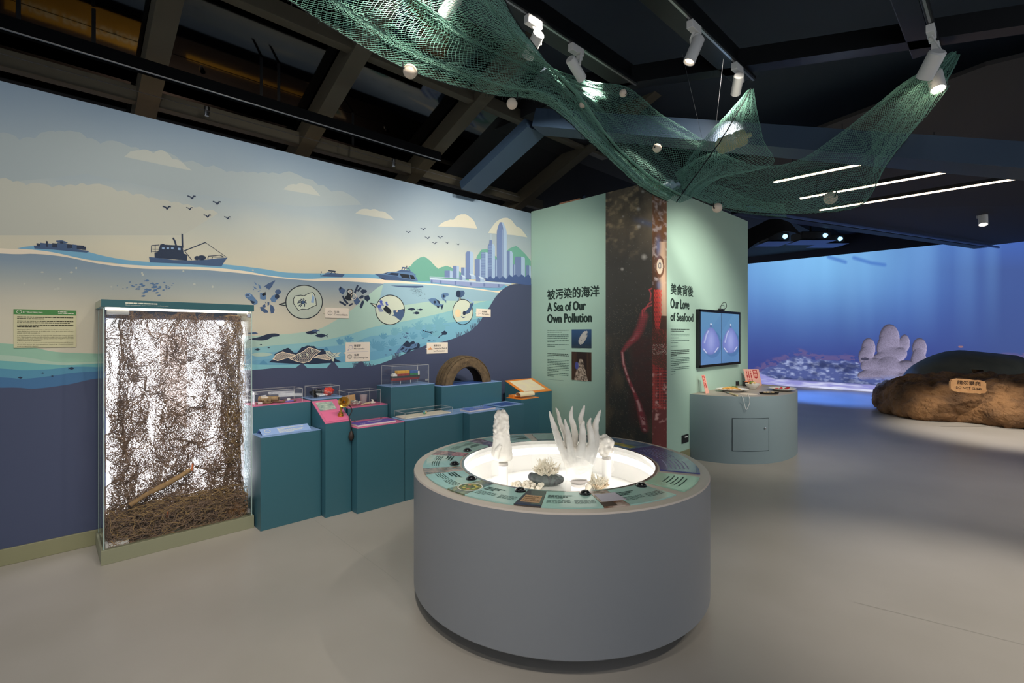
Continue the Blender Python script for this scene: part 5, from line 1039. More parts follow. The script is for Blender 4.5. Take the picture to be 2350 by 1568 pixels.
organic('stone', mb, mat('grey_stone', (92, 96, 96), .6, c2=(58, 58, 64), nscale=10, bump=.4), .006, rk, 4, .006, 22)
cc = thing('spiky_coral', 'cream branching coral growing out of the dark grey rock', 'coral', tuple(c + AZ * .06)); mb = MB(); branches(mb, c + AZ * .055, 46, .06, .0075, M_coral, 1.0, 2, .7, random.Random(2)); branches(mb, c + AZ * .085 , 34, .058, .0045, M_coral, .7, 2, 1.1, random.Random(3)); mb.build('branches', cc, True)
c = onZ(1212, 1122, ZF); cc = thing('finger_coral', 'low white finger coral at the front left of the well', 'coral', tuple(c)); mb = MB()
for q in range(46):
    a_ = Rf.uniform(0, 6.28); r = math.sqrt(Rf.random()) * .085; p = c + RT * math.cos(a_) * r + FW * math.sin(a_) * r * .7; d = (Vector((p.x - c.x, p.y - c.y, .06))).normalized(); mb.tube([p, p + d * .03], [.012, .012], M_coral, 7); mb.sphere(p + d * .034, .0135, M_coral, 9, 7)
mb.build('lobes', cc, True)
c = onZ(1370, 1121, ZF); cc = thing('bushy_coral', 'bushy cream coral behind the coral hand on the right of the well', 'coral', tuple(c)); mb = MB(); branches(mb, c, 40, .062, .006, M_coral, .75, 2, 1.0, random.Random(4)); branches(mb, c, 16, .05, .009, M_coral2, 1.0, 1, .6, random.Random(6)); mb.build('branches', cc, True)
c = onZ(1340, 1126, ZF); cc = thing('pale_coral', 'small pale lumpy coral beside the white column in the well', 'coral', tuple(c)); mb = MB()
for q in range(16): mb.sphere(c + RT * Rf.uniform(-.045, .03) + FW * Rf.uniform(-.03, .03) + AZ * Rf.uniform(.01, .04), Rf.uniform(.012, .022), M_coral, 8, 6)
mb.build('lumps', cc, True)

# ================================================================== glass case with ghost net
CX0, CX1, CY0, CY1 = .290, 1.232, 4.256, 4.705
case = thing('glass_case', 'tall glass display case with backlit white panel and olive base', 'display case', (CX0, CY0, 0))
M_olive = mat('case_olive', (142, 142, 116), .45); M_lid = mat('case_teal', (44, 92, 98), .4)
MB().bbox((CX0, CY0, 0), (CX1, CY1, .098), .002, M_olive).build('base', case)
MB().bbox((CX0, CY0, 1.736), (CX1, CY1, 1.787), .002, M_lid).build('lid', case)
MB().box((CX0 - .0012, CY0 + .003, 1.739), (CX0, CY1, 1.784), mat('case_cream', (190, 190, 164), .5)).build('lid_end_panel', case)
gt = .008
for nm, a, b2 in [('glass_pane', (CX0 + .012, CY0 + .012, .098), (CX1 - .012, CY0 + .012 + gt, 1.736)), ('glass_pane', (CX0 + .012, CY0 + .02, .098), (CX0 + .012 + gt, CY1, 1.736)), ('glass_pane', (CX1 - .012 - gt, CY0 + .02, .098), (CX1 - .012, CY1, 1.736))]: MB().box(a, b2, G).build(nm, case)
for x, y in ((CX0 + .012, CY0 + .012), (CX1 - .018, CY0 + .012), (CX0 + .012, CY1 - .03), (CX1 - .018, CY1 - .03)): MB().box((x, y, .099), (x + .006, y + .008, 1.735), M_edge).build('glass_edge', case)
MB().box((CX0 + .03, CY1 - .05, .1), (CX1 - .02, CY1, 1.735), mat('case_back', (60, 66, 84), .6)).build('back_frame', case)
LY = CY1 - .055
MB().box((.345, LY - .012, .14), (CX1 - .022, LY, 1.668), mat('light_panel', (250, 250, 255), .5, emit=(248, 248, 255), es=3.6)).build('light_panel', case)
MB().box((CX0 + .03, CY0 + .05, 1.722), (CX1 - .03, CY0 + .12, 1.735), mat('strip_lamp', (240, 240, 245), .4, emit=(255, 244, 228), es=4)).build('strip_lamp', case)
MB().box((.315, CY0 + .03, .099), (.44, CY0 + .09, .128), mat('clear_block', (200, 196, 192), .3)).build('acrylic_block', case); MB().box((.325, CY0 + .06, 1.69), (.445, CY0 + .12, 1.7215), mat('clear_block', None)).build('acrylic_block', case)
for z in (.125, 1.685): MB().bbox((CX1 - .048, CY0 + .008, z), (CX1 - .022, CY0 + .03, z + .03), .003, mat('chrome', None)).build('lock', case)
mb = MB(); put_text(mb, 'Ghost net and marine wastes retrieved in Hong Kong waters', (CX0 + .128, CY0 - .0008, 1.751), AXX, AZ, .245, .0058, M_wink, 1, .004); greek(mb, (CX0 + .128, CY0 - .0008, 1.763), AXX, AZ, .18, .008, M_wink, 1.2, 5, .005); mb.build('lettering', case)

M_gnet = mat('ghost_twine', (152, 124, 102), .9, c2=(112, 88, 72), nscale=30); M_gnet2 = mat('ghost_twine_tan', (186, 152, 102), .9, c2=(130, 104, 70), nscale=40)
gn = thing('ghost_net', 'tangled brown ghost fishing net hanging in the backlit glass case', 'fishing net', (.76, 4.45, .1))
def rag(nx, nz, x0, x1, z0, z1, y, seed, warp, thr, drop=.12, gather=None):
    R_ = np.random.default_rng(seed); hx = vnoise(nz + 1, nx + 1, 18, seed, 3) - .5; hz = vnoise(nz + 1, nx + 1, 14, seed + 1, 3) - .5; hy = vnoise(nz + 1, nx + 1, 16, seed + 2, 3) - .5; den = vnoise(nz + 1, nx + 1, 15, seed + 3, 4, .7, 2.2)
    v, u = np.meshgrid(np.linspace(0, 1, nz + 1), np.linspace(0, 1, nx + 1), indexing='ij')
    if gather is not None: u = gather(u, v)
    X = x0 + (x1 - x0) * u + hx * warp; Z = z1 + (z0 - z1) * v + hz * warp * .8; Yy = y + hy * .11
    jit = lambda: R_.normal(0, .0035, X.shape); P_ = np.stack([np.clip(X + jit(), .325, 1.195), np.clip(Yy + jit(), CY0 + .03, LY - .03), np.clip(Z + jit(), .105, 1.72)], -1)
    A = []; B_ = []
    for di, dj in ((1, 1), (1, -1)):
        a = P_[:-1, :-1] if dj == 1 else P_[:-1, 1:]; c = P_[1:, 1:] if dj == 1 else P_[1:, :-1]; kk = R_.random(a.shape[:2]) > drop; kk &= (den[:-1, :-1] > thr); A.append(a[kk]); B_.append(c[kk])
    return np.concatenate(A), np.concatenate(B_)
SA = []; SB = []
for args in [(116, 190, .335, 1.19, .12, 1.71, 4.50, 1, .12, .24), (100, 170, .34, 1.19, .12, 1.71, 4.44, 5, .17, .34), (84, 140, .34, 1.19, .12, 1.4, 4.47, 9, .2, .42), (90, 80, .34, 1.19, .11, .55, 4.42, 13, .16, .42)]:
    a, c = rag(*args); SA.append(a); SB.append(c)
for (x0, x1, z0, z1, s) in [(.40, .50, .12, 1.72, 20), (1.08, 1.19, .30, 1.72, 24), (.72, .86, 1.35, 1.72, 28), (.34, .55, .75, 1.1, 32), (.60, .80, .45, .95, 36), (1.03, 1.14, .12, 1.6, 40)]:
    a, c = rag(26, max(20, int((z1 - z0) * 75)), x0, x1, z0, z1, 4.45, s, .09, .28); SA.append(a); SB.append(c)
V_, F_ = segs_to_tubes(np.concatenate(SA), np.concatenate(SB), .0014); rawobj('netting', V_, F_, M_gnet, gn, True, 'stuff')
def tangle(n, box_, seed, L=.05, steps=9, r=.0022):
    R_ = np.random.default_rng(seed); p = R_.random((n, 3)) * (np.array(box_[1]) - box_[0]) + box_[0]; d = R_.normal(0, 1, (n, 3)); d[:, 2] *= .45; d /= np.linalg.norm(d, axis=1, keepdims=True); A = []; B_ = []
    for s in range(steps):
        q = p + d * L * R_.uniform(.6, 1.2, (n, 1)); q = np.clip(q, box_[0], box_[1]); A.append(p); B_.append(q); p = q; d = d + R_.normal(0, .55, (n, 3)) * [1, 1, .5]; d /= np.linalg.norm(d, axis=1, keepdims=True)
    return segs_to_tubes(np.concatenate(A), np.concatenate(B_), r)
V_, F_ = tangle(1500, ([.33, CY0 + .03, .102], [1.195, LY - .04, .27]), 51, .026, 12, .0018); rawobj('heaped_netting', V_, F_, M_gnet, gn, True, 'stuff')
V_, F_ = tangle(420, ([.34, CY0 + .03, .102], [1.19, LY - .06, .33]), 52, .03, 12, .0018); rawobj('heaped_twine', V_, F_, M_gnet2, gn, True, 'stuff')
V_, F_ = tangle(420, ([1.06, CY0 + .06, .5], [1.19, LY - .06, 1.7]), 53, .02, 12, .0012); rawobj('hanging_twine', V_, F_, M_gnet2, gn, True, 'stuff')
a, c = onY(298, 1160, 4.36), onY(437, 1078, 4.40)
tag(MB().tube(smooth([a, a.lerp(c, .3) + AZ * .006, a.lerp(c, .65) - AZ * .006, c], 4), [.017] * 5 + [.020] * 5 + [.018] * 3, mat('driftwood', (168, 134, 90), .8, c2=(128, 98, 64), nscale=18, bump=.4), 10).build('driftwood_stick', None, True), 'pale driftwood stick leaning in the ghost net', 'driftwood')
c = onY(543, 1166, 4.36); mb = MB(); Rq = random.Random(12)
for q in range(22): mb.sphere(c + Vector((Rq.uniform(-.05, .06), Rq.uniform(-.03, .04), Rq.uniform(-.04, .04))), Rq.uniform(.018, .034), M_coral, 8, 6)
o = organic('coral_lump', mb, mat('brown_coral', (160, 108, 62), .8, c2=(190, 146, 92), nscale=30, bump=.8, bscale=70), .006, None, 1, .008, 45); tag(o, 'brown pitted coral lump at the bottom right of the glass case', 'coral')
for (px, py, L_, lab) in [(441, 1072, .05, 'upper orange net float tag in the ghost net'), (384, 1180, .045, 'lower orange net float tag by the heap')]:
    c = onY(px, py, 4.33); tag(MB().tube([c + Vector((.004, 0, L_ / 2)), c - Vector((.002, 0, L_ / 2))], .006, mat('orange_tag', (216, 112, 56), .5), 8).build('orange_tag', None, True), lab, 'tag', 'orange tags in the ghost net')
a = onY(378, 768, 4.40); b2 = onY(441, 830, 4.40); sh = MB(); n = 8; M_ps = mat('plastic_sheet', (206, 198, 192), .5); _nt = M_ps.node_tree; _tl = _nt.nodes.new('ShaderNodeBsdfTranslucent'); _tl.inputs[0].default_value = rgb((244, 238, 234)); _mx = _nt.nodes.new('ShaderNodeMixShader'); _mx.inputs[0].default_value = .85; _nt.links.new(_nt.nodes['Principled BSDF'].outputs[0], _mx.inputs[1]); _nt.links.new(_tl.outputs[0], _mx.inputs[2]); _nt.links.new(_mx.outputs[0], _nt.nodes['Material Output'].inputs[0])
sh.prism([(a.x, 4.60, a.z), (b2.x, 4.60, a.z), (b2.x, 4.60, b2.z - .55), (b2.x - .12, 4.60, b2.z - .40), (a.x, 4.60, b2.z - .2)], (0, .003, 0), M_ps); tag(sh.build('plastic_sheet'), 'grey translucent plastic sheet caught behind the ghost net', 'plastic')

# ================================================================== stepped plinths along the mural
M_pl = mat('plinth_teal', (58, 102, 114), .38, spec=.5); M_pk = mat('top_pink', (214, 112, 148), .4); M_bl = mat('top_blue', (138, 168, 212), .4); M_or = mat('top_orange', (226, 136, 52), .4)
def plinth(label, x0, x1, y0, y1, z, top=None, recess=0):
    t = thing('plinth', label, 'plinth', (x0, y0, 0), 'teal plinths along the mural'); x0 += .001; x1 -= .001
    MB().bbox((x0, y0, 0), (x1, y1, z - .006), .002, M_pl).build('body', t)
    if top is not None and not recess: MB().bbox((x0, y0, z - .006), (x1, y1, z), .0015, top).build('top', t)
    if recess:
        mb = MB(); b_ = .035
        for q in (((x0, y0, z - .006), (x1, y0 + b_, z)), ((x0, y1 - b_, z - .006), (x1, y1, z)), ((x0, y0 + b_, z - .006), (x0 + b_, y1 - b_, z)), ((x1 - b_, y0 + b_, z - .006), (x1, y1 - b_, z))): mb.box(q[0], q[1], top)
        mb.build('top_rim', t); MB().box((x0 + b_, y0 + b_, z - .0058), (x1 - b_, y1 - b_, z - .0045), mat('recess_blue', (52, 84, 150), .5)).build('recess_floor', t)
    return t
plinth('low teal plinth with folded blue sign next to the glass case', 1.242, 1.722, 4.135, 4.348, .740, M_bl)
plinth('pink topped teal plinth with pipe case beside the glass case', 1.25, 1.722, 4.35, 4.60, .962, M_pk)
tp = thing('plinth', 'narrow teal plinth with sloping pink desk and brass horn', 'plinth', (1.727, 4.056, 0), 'teal plinths along the mural')
sx0, sx1, sy0, sy1, sz0, sz1 = 1.728, 1.957, 4.056, 4.349, .797, .957
MB().prism([(sx0, sy0, 0), (sx0, sy1, 0), (sx0, sy1, sz1 - .006), (sx0, sy0, sz0 - .006)], (sx1 - sx0, 0, 0), M_pl).build('body', tp)
sd = Vector((0, sy1 - sy0, sz1 - sz0)).normalized(); sn = Vector((0, -sd.z, sd.y)); so = Vector((sx0, sy0, sz0)); sl = math.hypot(sy1 - sy0, sz1 - sz0)
def slab(O, ax, ay, n_, w, h, th, m): O = Vector(O); return MB().prism([O, O + ax * w, O + ax * w + ay * h, O + ay * h], n_ * th, m)
slab(so - sn * .006, AXX, sd, sn, sx1 - sx0, sl, .006, M_pk).build('sloping_top', tp)
slab(so + AXX * .018 + sd * .02 + sn * .0003, AXX, sd, sn, sx1 - sx0 - .036, sl * .42, .002, mat('pink_light', (228, 112, 152), .35)).build('inset_panel', tp)
M_land = mat('landscape_print', (120, 146, 140), .3, c2=(196, 206, 188), nscale=30, coat=.3)
slab(so + AXX * .022 + sd * (sl * .55) + sn * .0003, AXX, sd, sn, sx1 - sx0 - .08, sl * .36, .002, M_land).build('picture', tp)
plinth('blue topped teal plinth with black and red bags in a case', 1.728, 2.05, 4.351, 4.60, .972, M_bl)
plinth('low teal plinth with pink top and purple ring book', 1.962, 2.433, 3.955, 4.318, .742, M_pk)
plinth('pink topped teal plinth with cardboard and foil case', 2.052, 2.466, 4.32, 4.60, .866, M_pk)
plinth('wide low teal plinth with white sand tray', 2.436, 3.118, 3.955, 4.2, .748, M_bl)
plinth('tall blue rimmed teal plinth with model ship case', 2.470, 2.988, 4.27, 4.55, 1.036, M_bl)
tr = plinth('tall teal plinth with half a tyre sunk in its top', 3.03, 3.888, 4.203, 4.55, 1.004, M_bl, 1)
plinth('low teal plinth with blue ring book', 3.12, 3.602, 3.85, 4.20, .750, M_bl)
plinth('low teal plinth with hollow blue tray top', 3.604, 3.955, 3.90, 4.20, .764, M_bl, 1)
plinth('teal plinth with orange shelf and rolled map near the corner', 3.957, 4.262, 3.945, 4.20, .806, M_or)
tq = thing('plinth', 'teal corner plinth with sloping orange map desk', 'plinth', (4.265, 4.2, 0), 'teal plinths along the mural')
q0, q1 = Vector((4.265, 4.205, .822)), Vector((4.265, 4.55, .962)); MB().prism([(4.265, 4.205, 0), (4.265, 4.55, 0), q1 - AZ * .006, q0 - AZ * .006], (.515, 0, 0), M_pl).build('body', tq)
qd = (q1 - q0).normalized(); qn = Vector((0, -qd.z, qd.y)); ql = (q1 - q0).length
slab(q0 - qn * .006, AXX, qd, qn, .515, ql, .006, M_or).build('sloping_top', tq)
slab(q0 + AXX * .05 + qd * .05 + qn * .0003, AXX, qd, qn, .40, ql - .085, .002, mat('map_paper', (226, 212, 186), .5, c2=(232, 220, 180), nscale=9)).build('map', tq)

def acrylic(x0, x1, y0, y1, z0, z1, label):
    t = thing('acrylic_cover', label, 'display cover', (x0, y0, z0), 'clear acrylic covers'); g = .004
    for a, b2 in (((x0, y0, z0), (x1, y0 + g, z1)), ((x0, y1 - g, z0), (x1, y1, z1)), ((x0, y0 + g, z0), (x0 + g, y1 - g, z1)), ((x1 - g, y0 + g, z0), (x1, y1 - g, z1)), ((x0, y0, z1), (x1, y1, z1 + g))): MB().box(a, b2, GA).build('pane', t)
    mb = MB(); e = .003
    for x in (x0, x1 - e):
        for y in (y0, y1 - e): mb.box((x, y, z0), (x + e, y + e, z1 + g), M_aedge)
    for y in (y0, y1 - e): mb.box((x0, y, z1 + g - e), (x1, y + e, z1 + g), M_aedge)
    for x in (x0, x1 - e): mb.box((x, y0, z1 + g - e), (x + e, y1, z1 + g), M_aedge)
    mb.build('edges', t)
Z = .9625
acrylic(1.268, 1.66, 4.375, 4.575, Z, Z + .112, 'clear acrylic cover over the pipe and rope debris')
M_bam = mat('old_pipe', (158, 128, 84), .7, c2=(126, 100, 66), nscale=30); M_rust = mat('rusty_lump', (120, 94, 62), .85, c2=(158, 130, 88), nscale=40, bump=.5)
mb = MB(); d = Vector((-.75, .5, 0)).normalized(); c = Vector((1.475, 4.42, Z + .035)); mb.tube([c, c + d * .16], .022, M_bam, 16, False); mb.tube([c, c + d * .16], .016, mat('pipe_inside', (60, 48, 34), .8), 16, False); mb.lathe([(.016, 0), (.022, 0)], c, M_bam, 16, -d); tag(mb.build('old_pipe', None, True), 'short open ended brown pipe under the acrylic cover', 'pipe')
mb = MB(); c = Vector((1.375, 4.445, Z + .028))
for q in range(10): mb.sphere(c + Vector((Rq.uniform(-.03, .03), Rq.uniform(-.02, .02), Rq.uniform(-.008, .01))), Rq.uniform(.014, .02), M_rust, 8, 6)
tag(organic('encrusted_lump', mb, M_rust, .005, None, 2, .004, 40), 'brown encrusted round lump beside the old pipe', 'debris')
mb = MB(); p0 = Vector((1.30, 4.42, Z + .008)); mb.tube(smooth([p0 + Vector((.03 * k + .01 * math.sin(k * 2.1), .028 * math.sin(k * 1.7), .002 * (k % 3))) for k in range(11)], 4), .008, mat('old_rope', (136, 112, 78), .9, c2=(104, 84, 58), nscale=60), 7); tag(mb.build('old_rope', None, True), 'old brown rope snaking along the pink plinth top', 'rope')
for px, py, w, m, lab in [(598, 929, .034, mat('white_plastic', None), 'small white plastic block at the left of the debris case'), (609, 926, .03, mat('yellow_plastic', (222, 190, 40), .5), 'small yellow plastic block beside the white one')]:
    c = onZ(px, py, Z); c.x = max(c.x, 1.295); tag(MB().bbox((c.x - w / 2, c.y + .01, Z + .0005), (c.x + w / 2, c.y + .03, Z + .018), .003, m).build('plastic_block'), lab, 'debris')
c = onZ(664, 921, Z); tag(MB().lathe([(.018, 0), (.016, .006), (.012, .03), (0, .032)], (1.565, 4.44, Z + .0005), mat('white_plastic', None), 16).build('bottle_cap', None, True), 'white plastic cap standing right of the old pipe', 'bottle cap')
mb = MB(); mb.tube([(1.49, 4.40, Z + .008), (1.6, 4.405, Z + .008)], .006, mat('lighter_violet', (120, 110, 190), .4), 8); tag(mb.build('violet_stick', None, True), 'thin violet plastic stick in front of the white cap', 'debris')
Z = .9725
acrylic(1.755, 2.005, 4.385, 4.575, Z, Z + .100, 'clear acrylic cover over black and red plastic bags')
def crumple(name, c, r, m, label, seed, n=56, sc=(.95, .7, .55)):
    mb = MB(); R_ = random.Random(seed)
    for q in range(n):
        a_ = R_.uniform(0, 6.28); b_ = R_.uniform(-1, 1); s_ = math.sqrt(1 - b_ * b_); f_ = R_.uniform(.2, .8); mb.sphere(c + Vector((math.cos(a_) * s_ * sc[0], math.sin(a_) * s_ * sc[1], b_ * sc[2])) * r * f_, r * R_.uniform(.16, .3), m, 7, 5, (R_.uniform(.5, 1.6), R_.uniform(.5, 1.3), R_.uniform(.4, 1)))
    o = organic(name, mb, m, r * .055, None, 0, r * .10, 55)
    zf = min(v.co.z for v in o.data.vertices)
    for v in o.data.vertices: v.co.z += Z + .002 - zf
    return tag(o, label, 'plastic bag')
crumple('black_bag', Vector((1.822, 4.48, Z + .04)), .073, mat('black_film', (26, 27, 30), .25), 'crumpled black plastic bag under the acrylic cover', 3)
crumple('red_bag', Vector((1.932, 4.48, Z + .04)), .072, mat('red_film', (226, 62, 44), .3), 'crumpled red plastic bag under the acrylic cover', 4)
Z = .8665
acrylic(2.072, 2.405, 4.345, 4.575, Z, Z + .138, 'clear acrylic cover over cardboard, cup and foil')
MBx = MB().prism([(2.10, 4.53, Z + .001), (2.235, 4.53, Z + .001), (2.24, 4.56, Z + .092), (2.10, 4.56, Z + .082)], (0, .006, 0), mat('cardboard', (196, 156, 108), .8)); tag(MBx.build('cardboard_piece'), 'flat cardboard piece leaning at the back of the cover', 'cardboard')
tag(MB().lathe([(.026, 0), (.038, .085), (.036, .085), (.025, .003), (0, .003)], (2.305, 4.51, Z + .001), mat('clear_cup', (198, 184, 186), .2, alpha=.6), 24).build('plastic_cup', None, True), 'clear plastic cup standing under the acrylic cover', 'cup')
def keep(Zv): globals()['Z'] = Zv
crumple('foil', Vector((2.185, 4.435, Z + .02)), .055, mat('crumpled_foil', (206, 196, 184), .3, .6), 'crumpled silver foil wrapper in the cover', 5, 30, (1.4, .7, .4))['category'] = 'foil'
crumple('tissue', Vector((2.355, 4.42, Z + .02)), .036, mat('white_tissue', (236, 228, 214), .7), 'white crumpled tissue at the right of the cover', 6, 22, (1, .8, .8))['category'] = 'tissue'
tag(MB().tube(smooth([(2.22, 4.39, Z + .008), (2.27, 4.40, Z + .012), (2.33, 4.425, Z + .01)], 4), [.006] * 4 + [.01] * 5, mat('cream_handle', None), 8).build('plastic_spoon', None, True), 'pale plastic stick in front of the foil', 'debris')

# model ship
Z = 1.0365
acrylic(2.495, 2.93, 4.29, 4.50, Z, Z + .195, 'clear acrylic cover over the model cargo ship')
ship = thing('model_ship', 'model cargo ship with red hull, yellow and green containers', 'model ship', (2.70, 4.39, Z)); L0, L1 = 2.545, 2.885; cyS = 4.39; zS = Z + .045
M_hr = mat('hull_red', (142, 44, 38), .45); M_hk = mat('hull_black', (40, 48, 44), .45); mb = MB(); mk = MB(); stn = [0, .06, .15, .3, .6, .85, .95, 1]; wid = [.55, .8, 1, 1, 1, .8, .4, .05]
def hull(mb, za, zb, m, inset):
    vs = []; n_ = len(stn)
    for s_, w_ in zip(stn, wid):
        x = L0 + (L1 - L0) * s_; hw = .032 * w_
        vs += [(x - (.012 if s_ > .9 else 0) * inset, cyS - hw * (1 - .25 * inset), za), (x, cyS - hw, zb), (x, cyS + hw, zb), (x - (.012 if s_ > .9 else 0) * inset, cyS + hw * (1 - .25 * inset), za)]
    fs = [(0, 1, 2, 3), tuple(reversed([4 * (n_ - 1) + k for k in range(4)]))]
    for i in range(n_ - 1):
        for k in range(4): fs.append((4 * i + k, 4 * i + 4 + k, 4 * i + 4 + (k + 1) % 4, 4 * i + (k + 1) % 4))
    return mb.add(vs, fs, m)
hull(MB(), zS, zS + .026, M_hr, 1).build('lower_hull', ship); hull(MB(), zS + .0262, zS + .046, M_hk, 0).build('upper_hull', ship)
zd_ = zS + .046; bx = lambda a, b2, m, nm: MB().bbox(a, b2, .001, m).build(nm, ship)
bx((2.55, cyS - .024, zd_), (2.60, cyS + .024, zd_ + .018), M_white, 'deck_house'); bx((2.56, cyS - .02, zd_ + .018), (2.585, cyS + .02, zd_ + .028), M_white, 'bridge')
for k in range(3): bx((2.602 + k * .047, cyS - .028, zd_), (2.647 + k * .047, cyS + .028, zd_ + .022), mat('box_red', (150, 48, 38), .5), 'container'); bx((2.602 + k * .047, cyS - .028, zd_ + .0222), (2.647 + k * .047, cyS + .028, zd_ + .052), mat('box_yellow', (226, 168, 44), .5), 'container')
for k in range(2): bx((2.746 + k * .05, cyS - .028, zd_), (2.794 + k * .05, cyS + .028, zd_ + .022), mat('box_green', (40, 116, 70), .5), 'container'); bx((2.746 + k * .05, cyS - .026, zd_ + .0222), (2.794 + k * .05, cyS + .026, zd_ + .048), mat('box_blue', (56, 96, 160), .5), 'container')
bx((2.848, cyS - .02, zd_), (2.868, cyS + .02, zd_ + .04), M_white, 'fore_house'); MB().tube([(2.856, cyS, zd_ + .04), (2.856, cyS, zd_ + .085)], .002, M_white, 6).build('mast', ship)
for x in (2.65, 2.77): MB().tube([(x, cyS, Z + .0005), (x, cyS, zS)], .005, M_steel, 10).build('stand_post', ship)
cp = thing('caption_card', 'tiny white caption beside the model ship', 'card', (2.9, 4.30, Z)); mb = MB(); put_text(mb, ' ', (0, 0, 0), AXX, AZ, .1, .1, M_wink); greek(mb, (2.885, 4.2885, Z + .045), AXX, AZ, .035, .004, M_wink, 1, 3); greek(mb, (2.885, 4.2885, Z + .036), AXX, AZ, .04, .004, M_wink, 1, 4); mb.build('lettering', cp)

# half sunk tyre
tc = Vector((3.462, 4.375, .968)); TR = .338; M_rub = mat('tyre_rubber', (112, 92, 66), .8, c2=(88, 72, 52), nscale=25, bump=.3, bscale=60); M_rubd = mat('tyre_inner', (52, 44, 36), .8)
ty = thing('car_tyre', 'worn brown dusty car tyre half sunk in the plinth', 'tyre', (tc.x, tc.y, 1.0)); hw = .098
prof = [(TR - .125, -hw * .78), (TR - .115, -hw * .92), (TR - .07, -hw), (TR - .025, -hw * .95), (TR - .006, -hw * .82), (TR, -hw * .6), (TR, -hw * .28), (TR - .007, -hw * .26), (TR - .007, -hw * .2), (TR, -hw * .18), (TR, hw * .18), (TR - .007, hw * .2), (TR - .007, hw * .26), (TR, hw * .28), (TR, hw * .6), (TR - .006, hw * .82), (TR - .025, hw * .95), (TR - .07, hw), (TR - .115, hw * .92), (TR - .125, hw * .78)]
A0, A1 = math.radians(3), math.radians(177)
def arc_lathe(prof, m, n=60):
    vs = []; fs = []; k_ = n + 1
    for (r, y) in prof:
        for i in range(k_): w = A0 + (A1 - A0) * i / n; vs.append(tc + Vector((r * math.cos(w), y, r * math.sin(w))))
    for j in range(len(prof) - 1):
        for i in range(n): fs.append((j * k_ + i, j * k_ + i + 1, (j + 1) * k_ + i + 1, (j + 1) * k_ + i))
    return MB().add(vs, fs, m)
arc_lathe(prof, M_rub).build('carcass', ty, True)
arc_lathe([(TR - .125, -hw * .78), (TR - .05, -hw * .7), (TR - .03, 0), (TR - .05, hw * .7), (TR - .125, hw * .78)], M_rubd).build('lining', ty, True)
mb = MB()
for i in range(64):                                                        # tread and shoulder blocks
    w = A0 + (A1 - A0) * (i + .5) / 64; rv = Vector((math.cos(w), 0, math.sin(w))); tv = Vector((-math.sin(w), 0, math.cos(w)))
    for y0_, y1_, sk in ((-.95, -.62, .3), (-.56, -.3, -.3), (-.15, .15, .2), (.3, .56, -.3), (.62, .95, .3)):
        rr = TR + (.0045 if abs(y0_ + y1_) < 1.3 else -.006); O = tc + rv * rr + Vector((0, hw * y0_, 0)); wv = tv * .0105; dv_ = Vector((0, hw * (y1_ - y0_), 0)) + tv * sk * .008
        mb.prism([O, O + wv, O + wv + dv_, O + dv_], -rv * .008, M_rub)
mb.build('tread', ty, False, 'stuff')
mb = MB()
for i, ch in enumerate('PRO'):
    w = math.radians(112 - i * 7); rv = Vector((math.cos(w), 0, math.sin(w))); put_text(mb, ch, tc + rv * (TR - .078) + Vector((0, -hw * 1.005, 0)) , Vector((math.sin(w), 0, -math.cos(w))), rv, .024, .026, mat('tyre_letter', (62, 50, 38), .7), 2, .02)
mb.build('sidewall_lettering', ty)

# sand tray
Z = .7485
acrylic(2.462, 3.02, 4.0, 4.195, Z, Z + .06, 'low clear acrylic cover over the white sand tray')
tag(MB().bbox((2.47, 4.008, Z + .0003), (3.01, 4.187, Z + .012), .004, mat('white_sand', (226, 214, 192), .9, c2=(234, 224, 206), nscale=90, bump=.3)).build('sand_tray'), 'flat bed of pale sand under the low acrylic cover', 'sand')
mb = MB(); c = Vector((2.735, 4.085, Z + .024)); o = thing('bead_lump', 'small green and blue glassy lump on the white sand', 'debris', tuple(c))
for q in range(9): mb.sphere(c + Vector((Rq.uniform(-.03, .03), Rq.uniform(-.015, .015), Rq.uniform(-.006, .008))), Rq.uniform(.007, .013), [mat('green_bead', (110, 176, 130), .2), mat('blue_bead', (96, 150, 170), .2), mat('cream_food', None)][q % 3], 8, 6)
mb.build('beads', o, True)

# ring books
def ringbook(x0, x1, y0, y1, z, m, label, seed):
    t = thing('ring_book', label, 'book', (x0, y0, z), 'ring books on the low plinths'); M_page = mat('page_white', (222, 212, 210), .6)
    MB().bbox((x0, y0, z + .0005), (x1, y1, z + .016), .0015, M_page).build('pages', t); MB().bbox((x0, y0, z + .0162), (x1, y1, z + .019), .001, m).build('cover', t)
    mb = MB(); w = x1 - x0; greek(mb, (x0 + w * .38, y0 + (y1 - y0) * .62, z + .0196), AXX, Vector((0, 1, 0)), w * .4, .012, M_wink, 1, seed); greek(mb, (x0 + w * .38, y0 + (y1 - y0) * .42, z + .0196), AXX, Vector((0, 1, 0)), w * .3, .008, M_wink, 1, seed + 1); greek(mb, (x0 + w * .38, y0 + (y1 - y0) * .28, z + .0196), AXX, Vector((0, 1, 0)), w * .48, .004, M_wink, 1, seed + 2)
    for q in range(3): mb.sphere((x0 + w * (.12 + .05 * q), y0 + .04, z + .0196), .008, M_wink, 8, 2, (1, 1, .02))
    mb.build('lettering', t)
    for f_ in (.12, .82): MB().tube([Vector((x0 + w * f_, y1 + .0 + .016 * math.cos(a_), z + .02 + .018 * math.sin(a_))) for a_ in np.linspace(-.6, math.pi + .6, 12)], .0022, M_steel, 6).build('ring', t, True)
    return t
ringbook(1.985, 2.36, 3.985, 4.135, .7425, mat('cover_purple', (104, 76, 170), .4), 'purple ring book lying on the pink plinth top', 21)
ringbook(3.16, 3.52, 3.90, 4.06, .7505, mat('cover_blue', (98, 122, 200), .4), 'blue ring book lying on the blue plinth top', 31)

